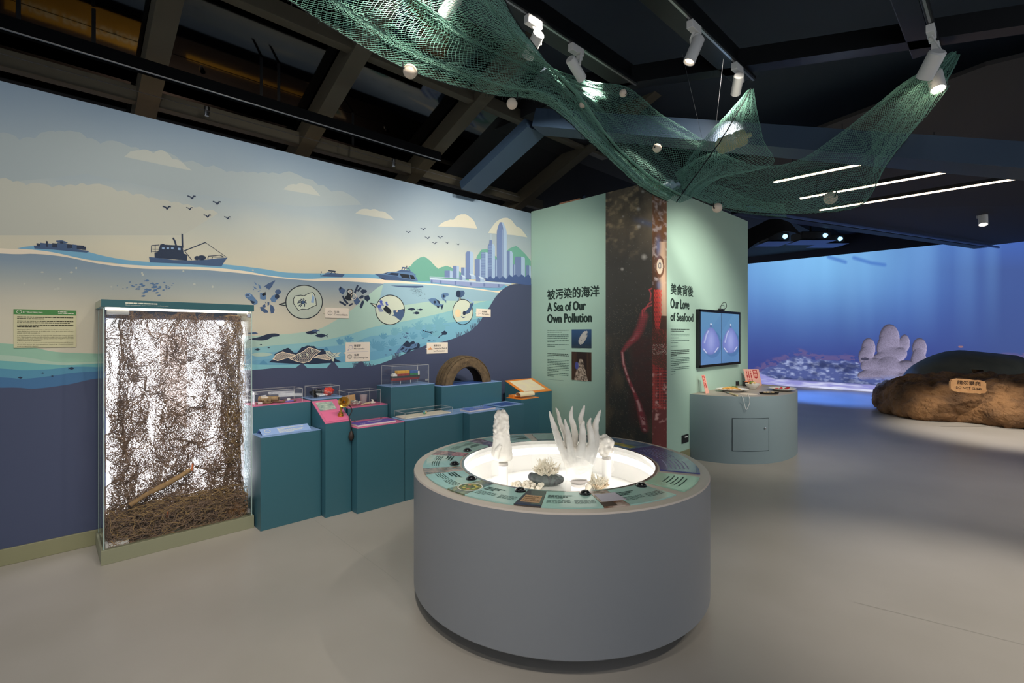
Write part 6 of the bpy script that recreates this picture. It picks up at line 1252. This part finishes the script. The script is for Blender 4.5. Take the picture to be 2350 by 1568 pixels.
# folded blue sign on the first plinth
s0, s1 = onZ(603.5, 1001, .7408), onZ(714, 985.5, .7408); s0.y = s1.y = (s0.y + s1.y) / 2 + .004; tpz = .79; t = thing('tent_sign', 'folded light blue tent sign on the first low plinth', 'sign', (s0.x, s0.y, .741)); M_ts = mat('sign_blue', (152, 180, 228), .45)
bk = Vector((0, .085, .040)); nn = Vector((0, -.040, .085)).normalized(); MB().prism([s0, s1, s1 + bk, s0 + bk], -nn * .003, M_ts).build('front_leaf', t)
MB().prism([s0 + bk, s1 + bk, s1 + Vector((0, .15, 0)), s0 + Vector((0, .15, 0))], (0, .001, -.002), M_ts).build('rear_leaf', t)
mb = MB(); w = s1.x - s0.x; ayy = bk.normalized(); O = s0 + nn * .0008
put_text(mb, 'Microplastics', O + AXX * w * .04 + ayy * .008, AXX, ayy, w * .16, .007, M_wink, 1, .01)
for j, (y_, h_, w_) in enumerate([(.068, .008, .55), (.054, .008, .14), (.038, .007, .52), (.024, .007, .48), (.01, .007, .3)]): greek(mb, O + AXX * w * .34 + ayy * y_, AXX, ayy, w * w_, h_, M_wink, 1.2, 60 + j, .006)
for k in range(14):
    a0, a1 = 2 * math.pi * k / 14, 2 * math.pi * (k + 1) / 14; c = O + AXX * w * .13 + ayy * .052; mb.poly([c + AXX * math.cos(q) * r + ayy * math.sin(q) * r for q, r in ((a0, .024), (a1, .024), (a1, .019), (a0, .019))], M_wink)
mb.build('lettering', t)

# brass horn with rubber bulb
M_brass = mat('brass', (196, 152, 72), .28, .9); hb = so + AXX * .165 + sd * .085; t = thing('brass_horn', 'small brass bulb horn standing on the sloping pink desk', 'horn', tuple(hb))
MB().lathe([(.026, 0), (.026, .012), (.018, .016), (.018, .03), (.012, .034), (0, .034)], hb, M_brass, 20, sn).build('foot', t, True)
top = hb + sn * .03; stem = smooth([top, top + AZ * .05, top + Vector((.004, -.005, .08)), top + Vector((.018, -.02, .095))], 5); MB().tube(stem, .008, M_brass, 10).build('stem', t, True)
bd = (RT * .25 - FW * .85 + AZ * .12).normalized(); MB().lathe([(.008, 0), (.012, .02), (.022, .04), (.044, .052), (.047, .054), (.042, .052), (.02, .038), (.01, .02)], stem[-1] - bd * .004, M_brass, 28, bd).build('bell', t, True)
hs = top + Vector((.0, 0, .012)); e1 = Vector((sx1 + .012, sy0 - .012, sz0 - .03)); MB().tube(smooth([hs, hs + Vector((.02, -.005, .05)), hs + Vector((.07, -.01, .045)), hs + Vector((.09, -.02, .0)), Vector((sx1 - .008, sy0 + .02, sz0 + .03)), Vector((sx1 - .012, sy0 - .012, sz0 - .02)), Vector((sx1 - .012, sy0 - .02, sz0 - .085))], 6), .0045, mat('black_hose', (38, 34, 32), .6), 8).build('hose', t, True)
MB().lathe([(.005, .045), (.012, .035), (.022, .01), (.024, -.008), (.018, -.03), (.008, -.042), (0, -.044)], (sx1 - .012, sy0 - .026, sz0 - .13), mat('bulb_rubber', (52, 40, 34), .5), 20).build('bulb', t, True)

# rolled map
Z = .8065; t = thing('rolled_map', 'curled orange edged paper map on the orange shelf', 'map', (3.99, 4.03, Z)); pts = []
for k in range(15): a_ = math.radians(200 - k * 16); pts.append(Vector((0, .045 * math.cos(a_), .035 + .034 * math.sin(a_))))
mb = MB(); n_ = len(pts); mb.add([p + Vector((3.985, 4.03, Z)) for p in pts] + [p + Vector((4.225, 4.03, Z)) for p in pts], [(i, i + 1, n_ + i + 1, n_ + i) for i in range(n_ - 1)], mat('map_paper', None)); mb.build('sheet', t, True)
MB().box((3.98, 4.10, Z + .0002), (4.10, 4.18, Z + .03), M_or).build('rest', t)

# ================================================================== ceiling, beams, tracks
M_dk = mat('ceiling_black', (14, 15, 18), .8); M_nv = mat('beam_navy', (18, 22, 30), .6); M_olv = mat('rafter_olive', (78, 72, 58), .6); M_blk2 = mat('track_black', (9, 10, 12), .4)
# dark glazing of the pitched roof, with rafters and purlins below it
RS = .393                                                                    # fall of the roof towards +Y
p1 = onY(335, 262, 5.2)
def roofz(y, d=0): return p1.z - RS * (y - 5.2) + d
M_glz = mat('dark_glazing', (58, 58, 60), .06, 1.0)
ceil_l = struct(MB().poly([(-4, 2.2, roofz(2.2, .22)), (3.8, 2.2, roofz(2.2, .22)), (3.8, 8.5, roofz(8.5, .22)), (-4, 8.5, roofz(8.5, .22))], M_glz).poly([(3.8, 3.6, roofz(3.6, .22)), (9, 3.6, roofz(3.6, .22)), (9, 8.5, roofz(8.5, .22)), (3.8, 8.5, roofz(8.5, .22))], M_dk).build('ceiling'))
rafters = []
for px, py in [(335, 262), (695, 345), (945, 402), (1190, 478)]:
    q = onY(px, py, 5.2); x = q.x; y0, y1 = 2.2, 7.6; w_ = .075
    vs = []
    for y in (y0, y1): z = roofz(y); vs += [(x - w_, y, z), (x + w_, y, z), (x + w_, y, z + .2), (x - w_, y, z + .2)]
    MB().add(vs, [(0, 1, 2, 3), (7, 6, 5, 4), (0, 4, 5, 1), (1, 5, 6, 2), (2, 6, 7, 3), (3, 7, 4, 0)], M_olv).build('rafter', ceil_l)
for (px, py, yy_) in [(0, 170, 5.15), (422, 10, 3.95)]:
    q = onY(px, py, yy_); z = roofz(yy_) + .03; MB().bbox((-3.5, yy_ - .05, z), (5.6, yy_ + .05, z + .13), .004, M_olv).build('purlin', ceil_l)
for yy_ in (6.2,): MB().bbox((-3.5, yy_ - .05, roofz(yy_) + .03), (6.5, yy_ + .05, roofz(yy_) + .15), .004, M_olv).build('purlin', ceil_l)
M_alu = mat('aluminium', (170, 170, 172), .3, .9)
def beam(name, a, b2, w_, h_, m, parent=None):
    a, b2 = Vector(a), Vector(b2); d = (b2 - a).normalized(); s_ = d.cross(AZ).normalized() * w_ / 2; u_ = s_.cross(d).normalized() * h_; vs = [a - s_, a + s_, a + s_ + u_, a - s_ + u_, b2 - s_, b2 + s_, b2 + s_ + u_, b2 - s_ + u_]
    return MB().add(vs, [(0, 1, 2, 3), (7, 6, 5, 4), (0, 4, 5, 1), (1, 5, 6, 2), (2, 6, 7, 3), (3, 7, 4, 0)], m).build(name, parent)
# long black rail in front of the mural
t = thing('ceiling_rail', 'long black ceiling rail with bright edge above the mural', 'rail', (0, 4.35, 3.4)); q0 = onY(0, 68, 4.35); q1 = onY(1008, 372, 4.35); zr = (q0.z + q1.z) / 2
beam('rail', (-3, 4.35, zr + .006), (q1.x, 4.35, zr + .006), .07, .085, mat('rail_black', (6, 7, 9), .9, spec=.05), t); beam('bright_edge', (-3, 4.322, zr), (q1.x, 4.322, zr), .012, .006, M_alu, t)
for k, x in enumerate((1.05, 2.9)): tag(MB().lathe([(.0, -.05), (.018, -.05), (.022, -.02), (.022, .03), (0, .03)], (x, 4.95, roofz(4.95) - .02), mat('chrome', None), 14).build('small_projector_lamp', None, True), ['small chrome lamp under the roof above the left of the mural', 'small chrome lamp under the roof above the middle of the mural'][k], 'lamp', 'small chrome roof lamps')
for z_ in (3.33,): tag(MB().tube([(-3, 4.9, z_ + .17), (4.9, 4.9, z_ + .17)], .003, mat('cable_grey', (90, 90, 92), .6), 6).build('cable_wire'), 'thin silver cable strung above the mural wall', 'cable')
# neighbouring gallery behind the mural wall, seen only as a reflection in the dark glazing
GY = 5.62
def refl(px, py):
    d = ray(px, py); n_ = Vector((0, RS, 1)).normalized(); D0 = Vector((0, 5.2, p1.z + .22)); t_ = (D0 - CP).dot(n_) / d.dot(n_); h_ = CP + d * t_; r_ = d - 2 * d.dot(n_) * n_; s_ = (GY - h_.y) / r_.y; return h_ + r_ * s_
M_yel = mat('gallery_yellow', (214, 158, 52), .6, c2=(196, 140, 44), nscale=2); M_tan = mat('gallery_tan', (196, 168, 132), .6)
gw = thing('gallery_wall', 'yellow and tan gallery wall reflected upside down in the dark ceiling glass', 'wall panel', (1, GY, 0))
MB().box((-4, GY, 0), (7, GY + .05, 3.2), mat('gallery_dark', (60, 48, 42), .7)).build('backing', gw)
def gpan(pts, m, nm, off=.004): Q = [refl(*p) for p in pts]; xs = [q.x for q in Q]; zs = [max(.05, min(2.85, q.z)) for q in Q]; MB().box((min(xs), GY - off, min(zs)), (max(xs), GY - off + .003, max(zs)), m).build(nm, gw); return min(xs), max(xs), min(zs), max(zs)
bx0, bx1, bz0, bz1 = gpan([(10, 10), (325, 0), (320, 105), (10, 20)], M_yel, 'yellow_panel'); 
gx0, gx1 = refl(405, 60).x, refl(715, 140).x
for za, zb_, xa, xb, m_, nm_ in [(62, 114, gx0, gx1, M_tan, 'tan_panel'), (166, 176, gx0, gx1 - .35, M_yel, 'lit_shelf'), (116, 196, gx1 - .32, gx1, M_tan, 'tan_panel'), (150, 190, gx1 - .28, gx1 - .05, mat('gallery_teal', (96, 130, 120), .6), 'teal_panel')]:
    z0_, z1_ = sorted((refl(550, za).z, refl(550, zb_).z)); off_ = .004 if nm_ != 'teal_panel' else .008; MB().box((xa, GY - off_, max(.05, z0_)), (xb, GY - off_ + .003, min(3.15, z1_)), m_).build(nm_, gw)
mb = MB(); _a, _b, _c = refl(50, 28), refl(300, 80), refl(170, 62); _d = refl(170, 40); put_text(mb, 'HOPE FOR TOMORROW', (_a.x, GY - .006, min(_c.z, _d.z)), AXX, AZ, (_b.x - _a.x) * 1.35, abs(_d.z - _c.z), pm('gallery_ink', (238, 222, 180)), 2, .02); mb.build('lettering', gw)
gl_ = spot((1.0, 4.98, 2.95), (.6, GY, 1.5), 260, 150, (1, .9, .7), .8, .05, 'gallery_lamp_beam'); spot((2.6, 4.98, 2.9), (2.4, GY, 1.6), 110, 140, (1, .9, .75), .8, .05, 'gallery_lamp_beam')  # spots added to brighten the gallery panels for their reflection
# perforated hangers
mb = None
for px, py, y_ in [(215, 40, 4.6), (600, 70, 4.5), (640, 85, 4.5), (810, 200, 4.75), (42, 10, 4.6)]:
    q = onY(px, py, y_); x = q.x; z0 = roofz(y_) - .12; t = MB().box((x - .012, y_, z0), (x + .012, y_ + .003, roofz(y_, .21)), M_blk2)
    o = t.build('hanger_strap', ceil_l)
# portal frame: navy, one sloping leg and one long leg to the right
Bp = atD(1232, 300, 5.0); A = atD(1080, 440, 5.0 * ray(1232, 300).x / ray(1080, 440).x); Cq = atD(2350, 401, 3.4); C2 = Cq + (Cq - Bp) * .25
pf = thing('portal_frame', 'dark navy steel portal frame crossing the ceiling', 'beam', tuple(Bp)); M_fr = mat('frame_navy', (46, 64, 84), .5)
beam('left_leg', A, Bp, .28, .10, M_fr, pf); beam('right_leg', Bp, C2, .26, .175, M_fr, pf)
dpf = (C2 - Bp).normalized(); off = dpf.cross(AZ).normalized()
MB().tube([Bp - off * .22 + AZ * .23, C2 - off * .22 + AZ * .23], .022, mat('pipe_grey', (62, 78, 90), .4), 10).build('pipe', pf, True)
dp = thing('drain_pipe', 'blue grey vertical drain pipe with an elbow behind the partition', 'pipe', (5.6, 5.0, 3.2)); pa = [onY(1323, 362, 4.86), onY(1323, 420, 4.88), onY(1330, 428, 4.88), onY(1338, 432, 4.88), onY(1340, 450, 4.88), onY(1340, 475, 4.88)]
MB().tube(pa, .026, mat('drain_blue', (70, 90, 112), .5), 12).build('pipe', dp, True)
for k, (pxa, pxb, y) in enumerate([(1286, 1306, 468), (1310, 1332, 459)]):
    a = onX(pxa, y, PX + .05); b2 = onX(pxb, y - 4, PX + .05); tag(MB().box((PX + .03, b2.y, 3.2701), (PX + .09, a.y, 3.30), mat('raw_wood', (170, 124, 96), .7)).build('wood_batten'), ['left raw wood batten on top of the mint partition', 'right raw wood batten on top of the mint partition'][k], 'batten', 'raw wood battens')
# flat dark ceiling right of the portal and the soffit before the screen
struct(MB().box((-4, -6, 4.35), (20, 3.4, 4.4), mat('ceiling_navy', (40, 49, 60), .8)).build('ceiling_high'))
struct(MB().box((3.9, 3.4, 4.0), (SX, 9, 4.4), M_dk).build('ceiling_back'))
S0, S1 = onZ(1690, 490, 3.62), onZ(2450, 598, 3.62)
struct(MB().prism([(S0.x, S0.y, 3.66), (S1.x, S1.y, 3.66), (S1.x, S1.y - 8, 3.9), (8.0, -6, 4.3), (6.2, 0.2, 4.0), (6.6, 3.3, 3.75)], (0, 0, .04), mat('soffit_dark', (52, 48, 46), .8)).build('soffit'))
eb = thing('edge_beam', 'dark blue edge beam with pipes above the projection screen', 'beam', tuple(S0)); beam('beam', S0, S1, .22, .05, M_nv, eb); dS = (S1 - S0).normalized(); sS = dS.cross(AZ)
MB().tube([S0 - sS * -.02 + AZ * .1 + Vector((-.1, -.2, 0)), S1 + AZ * .1 + Vector((-.1, -.2, 0))], .05, mat('pipe_blue', (70, 92, 140), .4), 10).build('upper_pipe', eb, True); MB().tube([S0 + Vector((-.15, -.25, -.02)), S1 + Vector((-.15, -.25, -.02))], .025, mat('pipe_blue', None), 8).build('lower_pipe', eb, True)

# lighting tracks, all parallel to the mural
TZ = 3.6
def track(x0, x1, y, label):
    t = thing('lighting_track', label, 'track', (x1, y, TZ), 'black lighting tracks'); MB().bbox((x0, y - .0, TZ + .02), (x1, y + .13, TZ + .18), .006, M_blk2).build('beam', t); MB().bbox((x0, y - .04, TZ), (x1, y - .002, TZ + .03), .003, M_blk2).build('rail', t); MB().box((x0, y - .028, TZ - .001), (x1, y - .014, TZ - .0002), M_alu).build('slot', t); return t
track(-1.5, 3.52, 2.2, 'left black lighting track running over the green net'); track(-1, 4.14, 1.5, 'middle black lighting track ending above the lit net peak'); track(-1, 4.72, .42, 'right black lighting track with a pair of white spots')
cb = thing('cross_beam', 'black cross beam joining the ends of the lighting tracks', 'beam', (3.9, 1.8, TZ)); beam('beam', (3.25, 2.75, TZ + .02), (5.2, -.75, TZ + .02), .12, .14, M_blk2, cb); beam('second_beam', (2.6, 2.2, TZ + .45), (4.6, -1.3, TZ + .45), .1, .12, M_blk2, cb)

M_lampw = mat('lamp_white', (226, 222, 216), .4); M_lampi = mat('lamp_inner', (250, 240, 220), .5, emit=(255, 240, 214), es=14.0); M_lampi2 = mat('lamp_inner_dim', (200, 190, 176), .4, emit=(255, 236, 210), es=1.2)
def head(px, py, t_, aim, label, y_track=None, L_=.13, r=.033, on=True, watt=0, ang=36, col=WARM):
    L_ *= 1.2; r *= 1.12
    c = atD(px, py, t_) if y_track is None else None
    if c is None: c = onY(px, py, y_track)
    d = (Vector(aim) - c).normalized(); t = thing('track_spot', label, 'spotlight', tuple(c), 'white track spotlights')
    MB().lathe([(r, L_ * .5), (r, -L_ * .45), (r * .8, -L_ * .5), (0, -L_ * .5)], c, M_lampw, 24, d).build('barrel', t, True)
    MB().lathe([(r, L_ * .5), (r * .88, L_ * .5), (r * .80, L_ * .40)], c, M_lampw, 24, d).build('collar', t, True); MB().lathe([(0, L_ * .42), (r * .82, L_ * .42)], c, M_lampi if on else M_lampi2, 24, d).build('lens', t)
    up = c + AZ * (L_ * .75); side = d.cross(AZ); side = side.normalized() if side.length > .05 else RT
    MB().tube([c - d * L_ * .1 + side * r * 1.15, c + side * r * 1.2 + AZ * L_ * .55, (Vector((c.x, c.y, TZ - .05)) if y_track is not None else up + AZ * .02)], .011, M_lampw, 8, flat=.5).build('arm', t, True)
    if y_track is not None: up = Vector((c.x, c.y, TZ - .055))
    MB().bbox((up.x - .065, up.y - .022, up.z), (up.x + .065, up.y + .022, up.z + .053), .004, M_lampw).build('adapter', t)
    MB().bbox((up.x + .02, up.y - .016, up.z - .03), (up.x + .055, up.y + .016, up.z), .003, M_lampw).build('adapter_foot', t)
    if watt: spot(c + d * (L_ * .55 + .02), aim, watt, ang, col, .7, .03)
    return t
head(1038, 6, 3.05, (1.2, 4.7, 1.6), 'white track spot shining through the net at the top edge', 2.18, .14, .034, True)
head(1224, 104, 3.35, (3.0, 4.73, 2.0), 'white track spot behind the right edge of the left net', 2.18, .14, .034, True, 20, 46)
head(1322, 158, 3.7, tuple(atD(1480, 420, 4.4)), 'slim white track spot hanging straight down beside the net', 2.18, .15, .032, False, 70, 44)
head(1593, 115, 3.35, (2.2, 2.2, .75), 'white track spot tilted left on the middle track', 1.48, .15, .034, False, 34, 40)
head(1692, 194, 3.75, (6.05, 2.86, 2.0), 'white track spot directly above the lit net peak', 1.48, .13, .032, True, 75, 36)
head(2137, 148, 3.5, (6.6, 2.3, .8), 'upper lit white track spot of the pair at the right', .40, .14, .045, True, 0, 50)
head(2148, 186, 3.6, (3.5, -.2, 0), 'lower white track spot of the pair at the right', .40, .13, .042, True, 0, 60)
head(2256, 503, 8.8, (11.0, .3, .3), 'small white spot hanging far back near the rock', None, .19, .06, True, 150, 50)
dq = onZ(2238, 400, 4.0)

# three bar lamps
for k, (a, b2, lab) in enumerate([((1773, 418), (1985, 380), 'shortest warm bar lamp seen through the green net'), ((1836, 457), (2197, 393), 'middle warm bar lamp below the dark soffit'), ((1881, 484), (2340, 411), 'longest warm bar lamp nearest the screen')]):
    A = onZ(*a, 3.4); B_ = onZ(*b2, 3.4); x = (A.x + B_.x) / 2; A.x = B_.x = x; t = thing('bar_lamp', lab, 'lamp', tuple(A), 'warm bar lamps'); MB().bbox((x - .022, B_.y, 3.415), (x + .022, A.y, 3.46), .003, M_blk2).build('housing', t)
    MB().bbox((x - .02, B_.y, 3.40), (x + .02, A.y, 3.4148), .003, mat('bar_light', (255, 232, 200), .5, emit=(255, 226, 190), es=6.0)).build('diffuser', t)
    for y in (A.y - .2, B_.y + .2): MB().tube([(x, y, 3.46), (x, y, 3.97)], .004, M_blk2, 6).build('hanger', t)
# projectors over the screen room
def projector(px, py, t_, w_, label, lens):
    c = atD(px, py, t_); t = thing('projector', label, 'projector', tuple(c), 'dark ceiling projectors'); Mz = Matrix.Translation(c) @ Matrix.Rotation(YAW - math.pi / 2, 4, 'Z')
    MB().bbox((-w_ / 2, -.2, 0), (w_ / 2, .2, .16), .02, M_dk, Mz).build('body', t); MB().lathe([(0, .03), (.03, .03), (.04, 0), (.05, -.04)], Mz @ Vector((w_ * .28, -.22, .07)), mat('projector_lens', (120, 170, 220), .1, emit=(150, 210, 255), es=lens), 18, -FW).build('lens', t, True)
    MB().tube([c + AZ * .16, Vector((c.x, c.y, 4.0 if c.y > 3.4 else 4.35))], .02, M_dk, 8).build('mount', t)
    MB().bbox((-w_ * .6, -.25, -.04), (w_ * .6, .25, -.03), .002, mat('tray_blue', (86, 118, 190), .5), Mz).build('tray', t)
projector(1775, 556, 9.6, .4, 'dark projector with a glowing lens nearest the partition', 2.0); projector(1860, 553, 10.0, .6, 'wide dark projector on a tilted tray in the middle', .1); projector(1898, 560, 10.5, .5, 'dark projector with a bright lens at the right', 3.0)
wg = thing('fabric_canopy', 'dark curved fabric canopy hanging beside the partition top', 'canopy', (9.5, 3.2, 3.4)); pts = [(1700, 588), (1730, 562), (1765, 545), (1790, 533), (1815, 532), (1840, 540)]; mb = MB(); P_ = [atD(px, py, 8.3) for px, py in pts]; P_ = smooth(P_, 4); mb.add(P_ + [p + AZ * .3 + FW * .35 for p in P_], [(i, i + 1, len(P_) + i + 1, len(P_) + i) for i in range(len(P_) - 1)], M_dk); mb.build('cloth', wg, True)

# ================================================================== green fishing net
M_net = mat('net_green', (112, 160, 142), .6, c2=(130, 178, 158), nscale=3); M_nrope = mat('net_rope', (34, 40, 38), .8)
net = thing('fishing_net', 'large green fishing net draped from the ceiling tracks with white floats', 'fishing net', tuple(atD(1530, 300, 3.2)))
def cr(P, t):
    n_ = P.shape[0]; s_ = np.clip(t * (n_ - 1), 0, n_ - 1 - 1e-9); i = s_.astype(int); f_ = (s_ - i); a, b, c, d = P[np.maximum(i - 1, 0)], P[i], P[i + 1], P[np.minimum(i + 2, n_ - 1)]; sh = (-1,) + (1,) * (P.ndim - 1); f_ = f_.reshape(sh)
    return .5 * (2 * b + (c - a) * f_ + (2 * a - 5 * b + 4 * c - d) * f_ ** 2 + (3 * b - a - 3 * c + d) * f_ ** 3)
def sheet(rows, nu, nv, r=.0012, fold=.0, nf=3, seed=0, gather=None, name='netting'):
    C_ = np.array([[tuple(atD(p[0], p[1], p[2])) for p in row_] for row_ in rows])
    u = np.linspace(0, 1, nu + 1); v = np.linspace(0, 1, nv + 1); S_ = cr(C_, u); S_ = np.swapaxes(cr(np.swapaxes(S_, 0, 1), v if gather is None else gather(v)), 0, 1)
    if fold:
        ph = vnoise(nu + 1, nv + 1, 30, seed, 2) * 6; amp = fold * (np.sin(np.linspace(0, nf * 2 * math.pi, nv + 1))[None] + .6 * np.sin(np.linspace(0, nf * 4.6 * math.pi, nv + 1)[None] + ph)); S_ = S_ + amp[..., None] * np.array([FW.x, FW.y, .25])
    S_ = S_ + np.random.default_rng(seed).normal(0, .0012, S_.shape)
    # honeycomb of twine: zigzag rows tied to the next row
    A = []; B_ = []; ii, jj = np.meshgrid(np.arange(nu), np.arange(nv), indexing='ij'); ev = (ii + jj) % 2 == 0
    A.append(S_[:-1, :-1][ev]); B_.append(S_[1:, 1:][ev]); A.append(S_[1:, :-1][~ev]); B_.append(S_[:-1, 1:][~ev])
    V_, F_ = segs_to_tubes(np.concatenate(A), np.concatenate(B_), r); rawobj(name, V_, F_, M_net, net, True, 'stuff'); return S_
D = lambda r_, *ds: [(p[0], p[1], d) for p, d in zip(r_, ds)]
rowsA = [D([(585, -50), (730, -75), (880, -90), (1010, -90), (1130, -60)], 2.5, 2.4, 2.5, 2.4, 2.5), D([(765, 66), (860, 30), (965, 5), (1080, -5), (1180, 40)], 2.6, 2.5, 2.62, 2.5, 2.6), D([(945, 163), (1005, 122), (1080, 92), (1160, 82), (1243, 125)], 2.75, 2.62, 2.78, 2.62, 2.75),
         D([(1120, 216), (1160, 182), (1205, 152), (1250, 145), (1290, 185)], 2.9, 2.78, 2.92, 2.8, 2.9), D([(1250, 238), (1272, 222), (1297, 208), (1320, 210), (1345, 245)], 3.0, 2.92, 3.0, 2.92, 3.0), D([(1365, 335), (1374, 322), (1386, 314), (1400, 318), (1418, 345)], 3.1, 3.05, 3.1, 3.05, 3.1), D([(1465, 425), (1472, 415), (1482, 408), (1494, 405), (1506, 420)], 3.2, 3.16, 3.2, 3.16, 3.2), D([(1532, 462), (1538, 455), (1545, 450), (1556, 446), (1566, 452)], 3.28, 3.25, 3.28, 3.25, 3.28)]
gA = lambda v: np.clip(v + .045 * np.sin(v * 2 * math.pi * 3) , 0, 1)
SA_ = sheet(rowsA, 260, 112, .0013, .018, 3, 1, gA)
rowsB = [D([(1255, 150), (1262, 165), (1275, 180), (1290, 200)], 3.5, 3.5, 3.45, 3.25), D([(1350, 186), (1350, 205), (1350, 225), (1352, 250)], 3.7, 3.65, 3.55, 3.3), D([(1440, 200), (1432, 240), (1424, 290), (1418, 340)], 3.75, 3.65, 3.5, 3.3), D([(1520, 262), (1510, 300), (1498, 350), (1490, 400)], 3.7, 3.6, 3.48, 3.3), D([(1620, 325), (1600, 360), (1575, 405), (1560, 448)], 3.6, 3.5, 3.4, 3.32)]
SB_ = sheet(rowsB, 124, 58, .0013, .02, 2, 2)
rowsC = [D([(1716, 208), (1720, 205), (1723, 204), (1727, 206)], 3.62, 3.6, 3.6, 3.62), D([(1668, 262), (1690, 262), (1715, 262), (1738, 265)], 3.55, 3.5, 3.5, 3.58), D([(1622, 312), (1655, 320), (1700, 325), (1752, 322)], 3.5, 3.4, 3.42, 3.55), D([(1580, 365), (1610, 385), (1670, 385), (1772, 378)], 3.45, 3.33, 3.38, 3.55), D([(1552, 415), (1575, 432), (1605, 425), (1655, 408)], 3.38, 3.3, 3.32, 3.42), D([(1535, 452), (1552, 464), (1572, 462), (1600, 445)], 3.3, 3.26, 3.28, 3.36)]
SC_ = sheet(rowsC, 84, 62, .0013, .015, 2, 3)
rowsD = [D([(1550, 395), (1556, 410), (1565, 428), (1575, 445)], 3.5, 3.42, 3.36, 3.3), D([(1640, 350), (1640, 388), (1640, 430), (1640, 472)], 3.65, 3.55, 3.48, 3.5), D([(1735, 380), (1733, 420), (1730, 455), (1728, 487)], 3.7, 3.6, 3.52, 3.58), D([(1830, 368), (1838, 410), (1848, 455), (1855, 490)], 3.7, 3.58, 3.5, 3.58), D([(1918, 312), (1938, 362), (1960, 425), (1978, 470)], 3.64, 3.54, 3.48, 3.55), D([(2000, 248), (2018, 290), (2030, 335), (2034, 380)], 3.58, 3.52, 3.48, 3.5), D([(2070, 192), (2085, 222), (2098, 255), (2108, 285)], 3.52, 3.5, 3.46, 3.46), D([(2140, 150), (2152, 158), (2164, 168), (2176, 180)], 3.5, 3.48, 3.46, 3.46), D([(2185, 118), (2190, 120), (2194, 124), (2198, 128)], 3.5, 3.49, 3.48, 3.47)]
SD_ = sheet(rowsD, 212, 74, .0013, .014, 2, 4)
rowsE = [D([(1590, 425), (1592, 440), (1596, 455)], 3.6, 3.6, 3.6), D([(1650, 425), (1652, 455), (1655, 480)], 3.66, 3.66, 3.66), D([(1720, 455), (1722, 475), (1725, 492)], 3.7, 3.7, 3.7), D([(1800, 470), (1802, 485), (1806, 500)], 3.68, 3.68, 3.68)]
sheet(rowsE, 60, 20, .0012, .004, 1, 5, None, 'loose_netting')
rowsF = [D([(2000, 300), (2006, 360), (2000, 410)], 3.44, 3.44, 3.44), D([(2040, 255), (2050, 300), (2048, 345)], 3.42, 3.42, 3.42), D([(2100, 200), (2112, 235), (2118, 275)], 3.42, 3.42, 3.42), D([(2160, 150), (2170, 175), (2178, 200)], 3.42, 3.42, 3.42)]
sheet(rowsF, 40, 20, .0012, .006, 1, 6, None, 'loose_netting')
for S_, row_ in ((SA_, (slice(None, None, 6), -1)), (SB_, (slice(None, None, 6), -1)), (SD_, (slice(None, None, 6), -1)), (SC_, (slice(None, None, 4), 20)), (SA_, (slice(None, None, 6), 0))):
    P_ = S_[row_]; MB().tube([tuple(p) for p in P_], .0042 if row_[1] else .0026, M_nrope, 6).build('edge_rope', net, True)
Rn = random.Random(8); A = []; B_ = []
for S_, c_ in ((SA_, 0), (SA_, -1), (SD_, -1)):
    for i in range(0, S_.shape[0], 2):
        p = S_[i, c_]; A.append(p); B_.append(p + np.array([Rn.uniform(-.012, .012), Rn.uniform(-.012, .012), -Rn.uniform(.004, .018)]))
V_, F_ = segs_to_tubes(np.array(A), np.array(B_), .0012); rawobj('frayed_ends', V_, F_, M_nrope, net, True, 'stuff')
M_float = mat('float_white', (232, 212, 190), .5)
for (px, py, r_, t_) in [(941, 164, 16, 2.72), (1175, 238, 12.5, 2.9), (1430, 214, 8.5, 3.3), (1338, 240, 8.5, 3.0), (1508, 340, 10, 3.25), (1646, 477, 11, 3.45), (1906, 455, 14, 3.72), (2151, 172, 10, 3.62)]:
    c = atD(px, py, t_); r = r_ * t_ / FPX; ax = Vector((Rn.uniform(-1, 1), Rn.uniform(-.6, .2), Rn.uniform(-.4, .4))).normalized(); prof = [(r * .2, -r * .9)] + [(r * math.sin(math.pi * k / 14), -r * math.cos(math.pi * k / 14)) for k in range(2, 13)] + [(r * .2, r * .9), (r * .17, r * .8), (r * .15, 0)]
    fo_ = MB().lathe(prof, c, M_float, 20, ax).build('float', net, True); MB().tube(smooth([c + ax * r * 1.3 + AZ * r * 1.2, c + ax * r, c, c - ax * r, c - ax * r * 1.1 + AZ * r * 1.1], 3), r * .1, M_nrope, 5).build('float_cord', fo_)
for a, b2 in [((1565, 120), (1612, 320)), ((1660, 135), (1643, 288))]: MB().tube([atD(*a, 3.5), atD(*b2, 3.5)], .0007, mat('hang_wire', (120, 122, 124), .5), 5).build('hanging_wire', net)
# old plastic caught in the net
c = atD(1684, 324, 3.52); bt = thing('plastic_bottle', 'yellowed plastic bottle caught in the lit net peak', 'bottle', tuple(c)); d = (RT * .9 + AZ * .35).normalized(); MB().lathe([(0, -.12), (.04, -.12), (.058, -.10), (.06, -.02), (.05, .0), (.06, .03), (.056, .075), (.02, .10), (.018, .13), (0, .13)], c, mat('bottle_plastic', (206, 198, 150), .25, alpha=.85), 24, d).build('body', bt, True)
c = atD(1535, 428, 3.34); bt = thing('plastic_wrap', 'crumpled pale blue plastic caught in the low point of the net', 'plastic', tuple(c)); mb = MB()
for q in range(18): mb.sphere(c + RT * Rn.uniform(-.05, .06) + AZ * Rn.uniform(-.05, .04) + FW * Rn.uniform(-.03, .03), Rn.uniform(.015, .03), M_white, 7, 5, (1.4, .6, .8))
o = organic('wrap', mb, mat('pale_film', (150, 176, 182), .3, alpha=.8), .006, bt, 0, .01, 45)
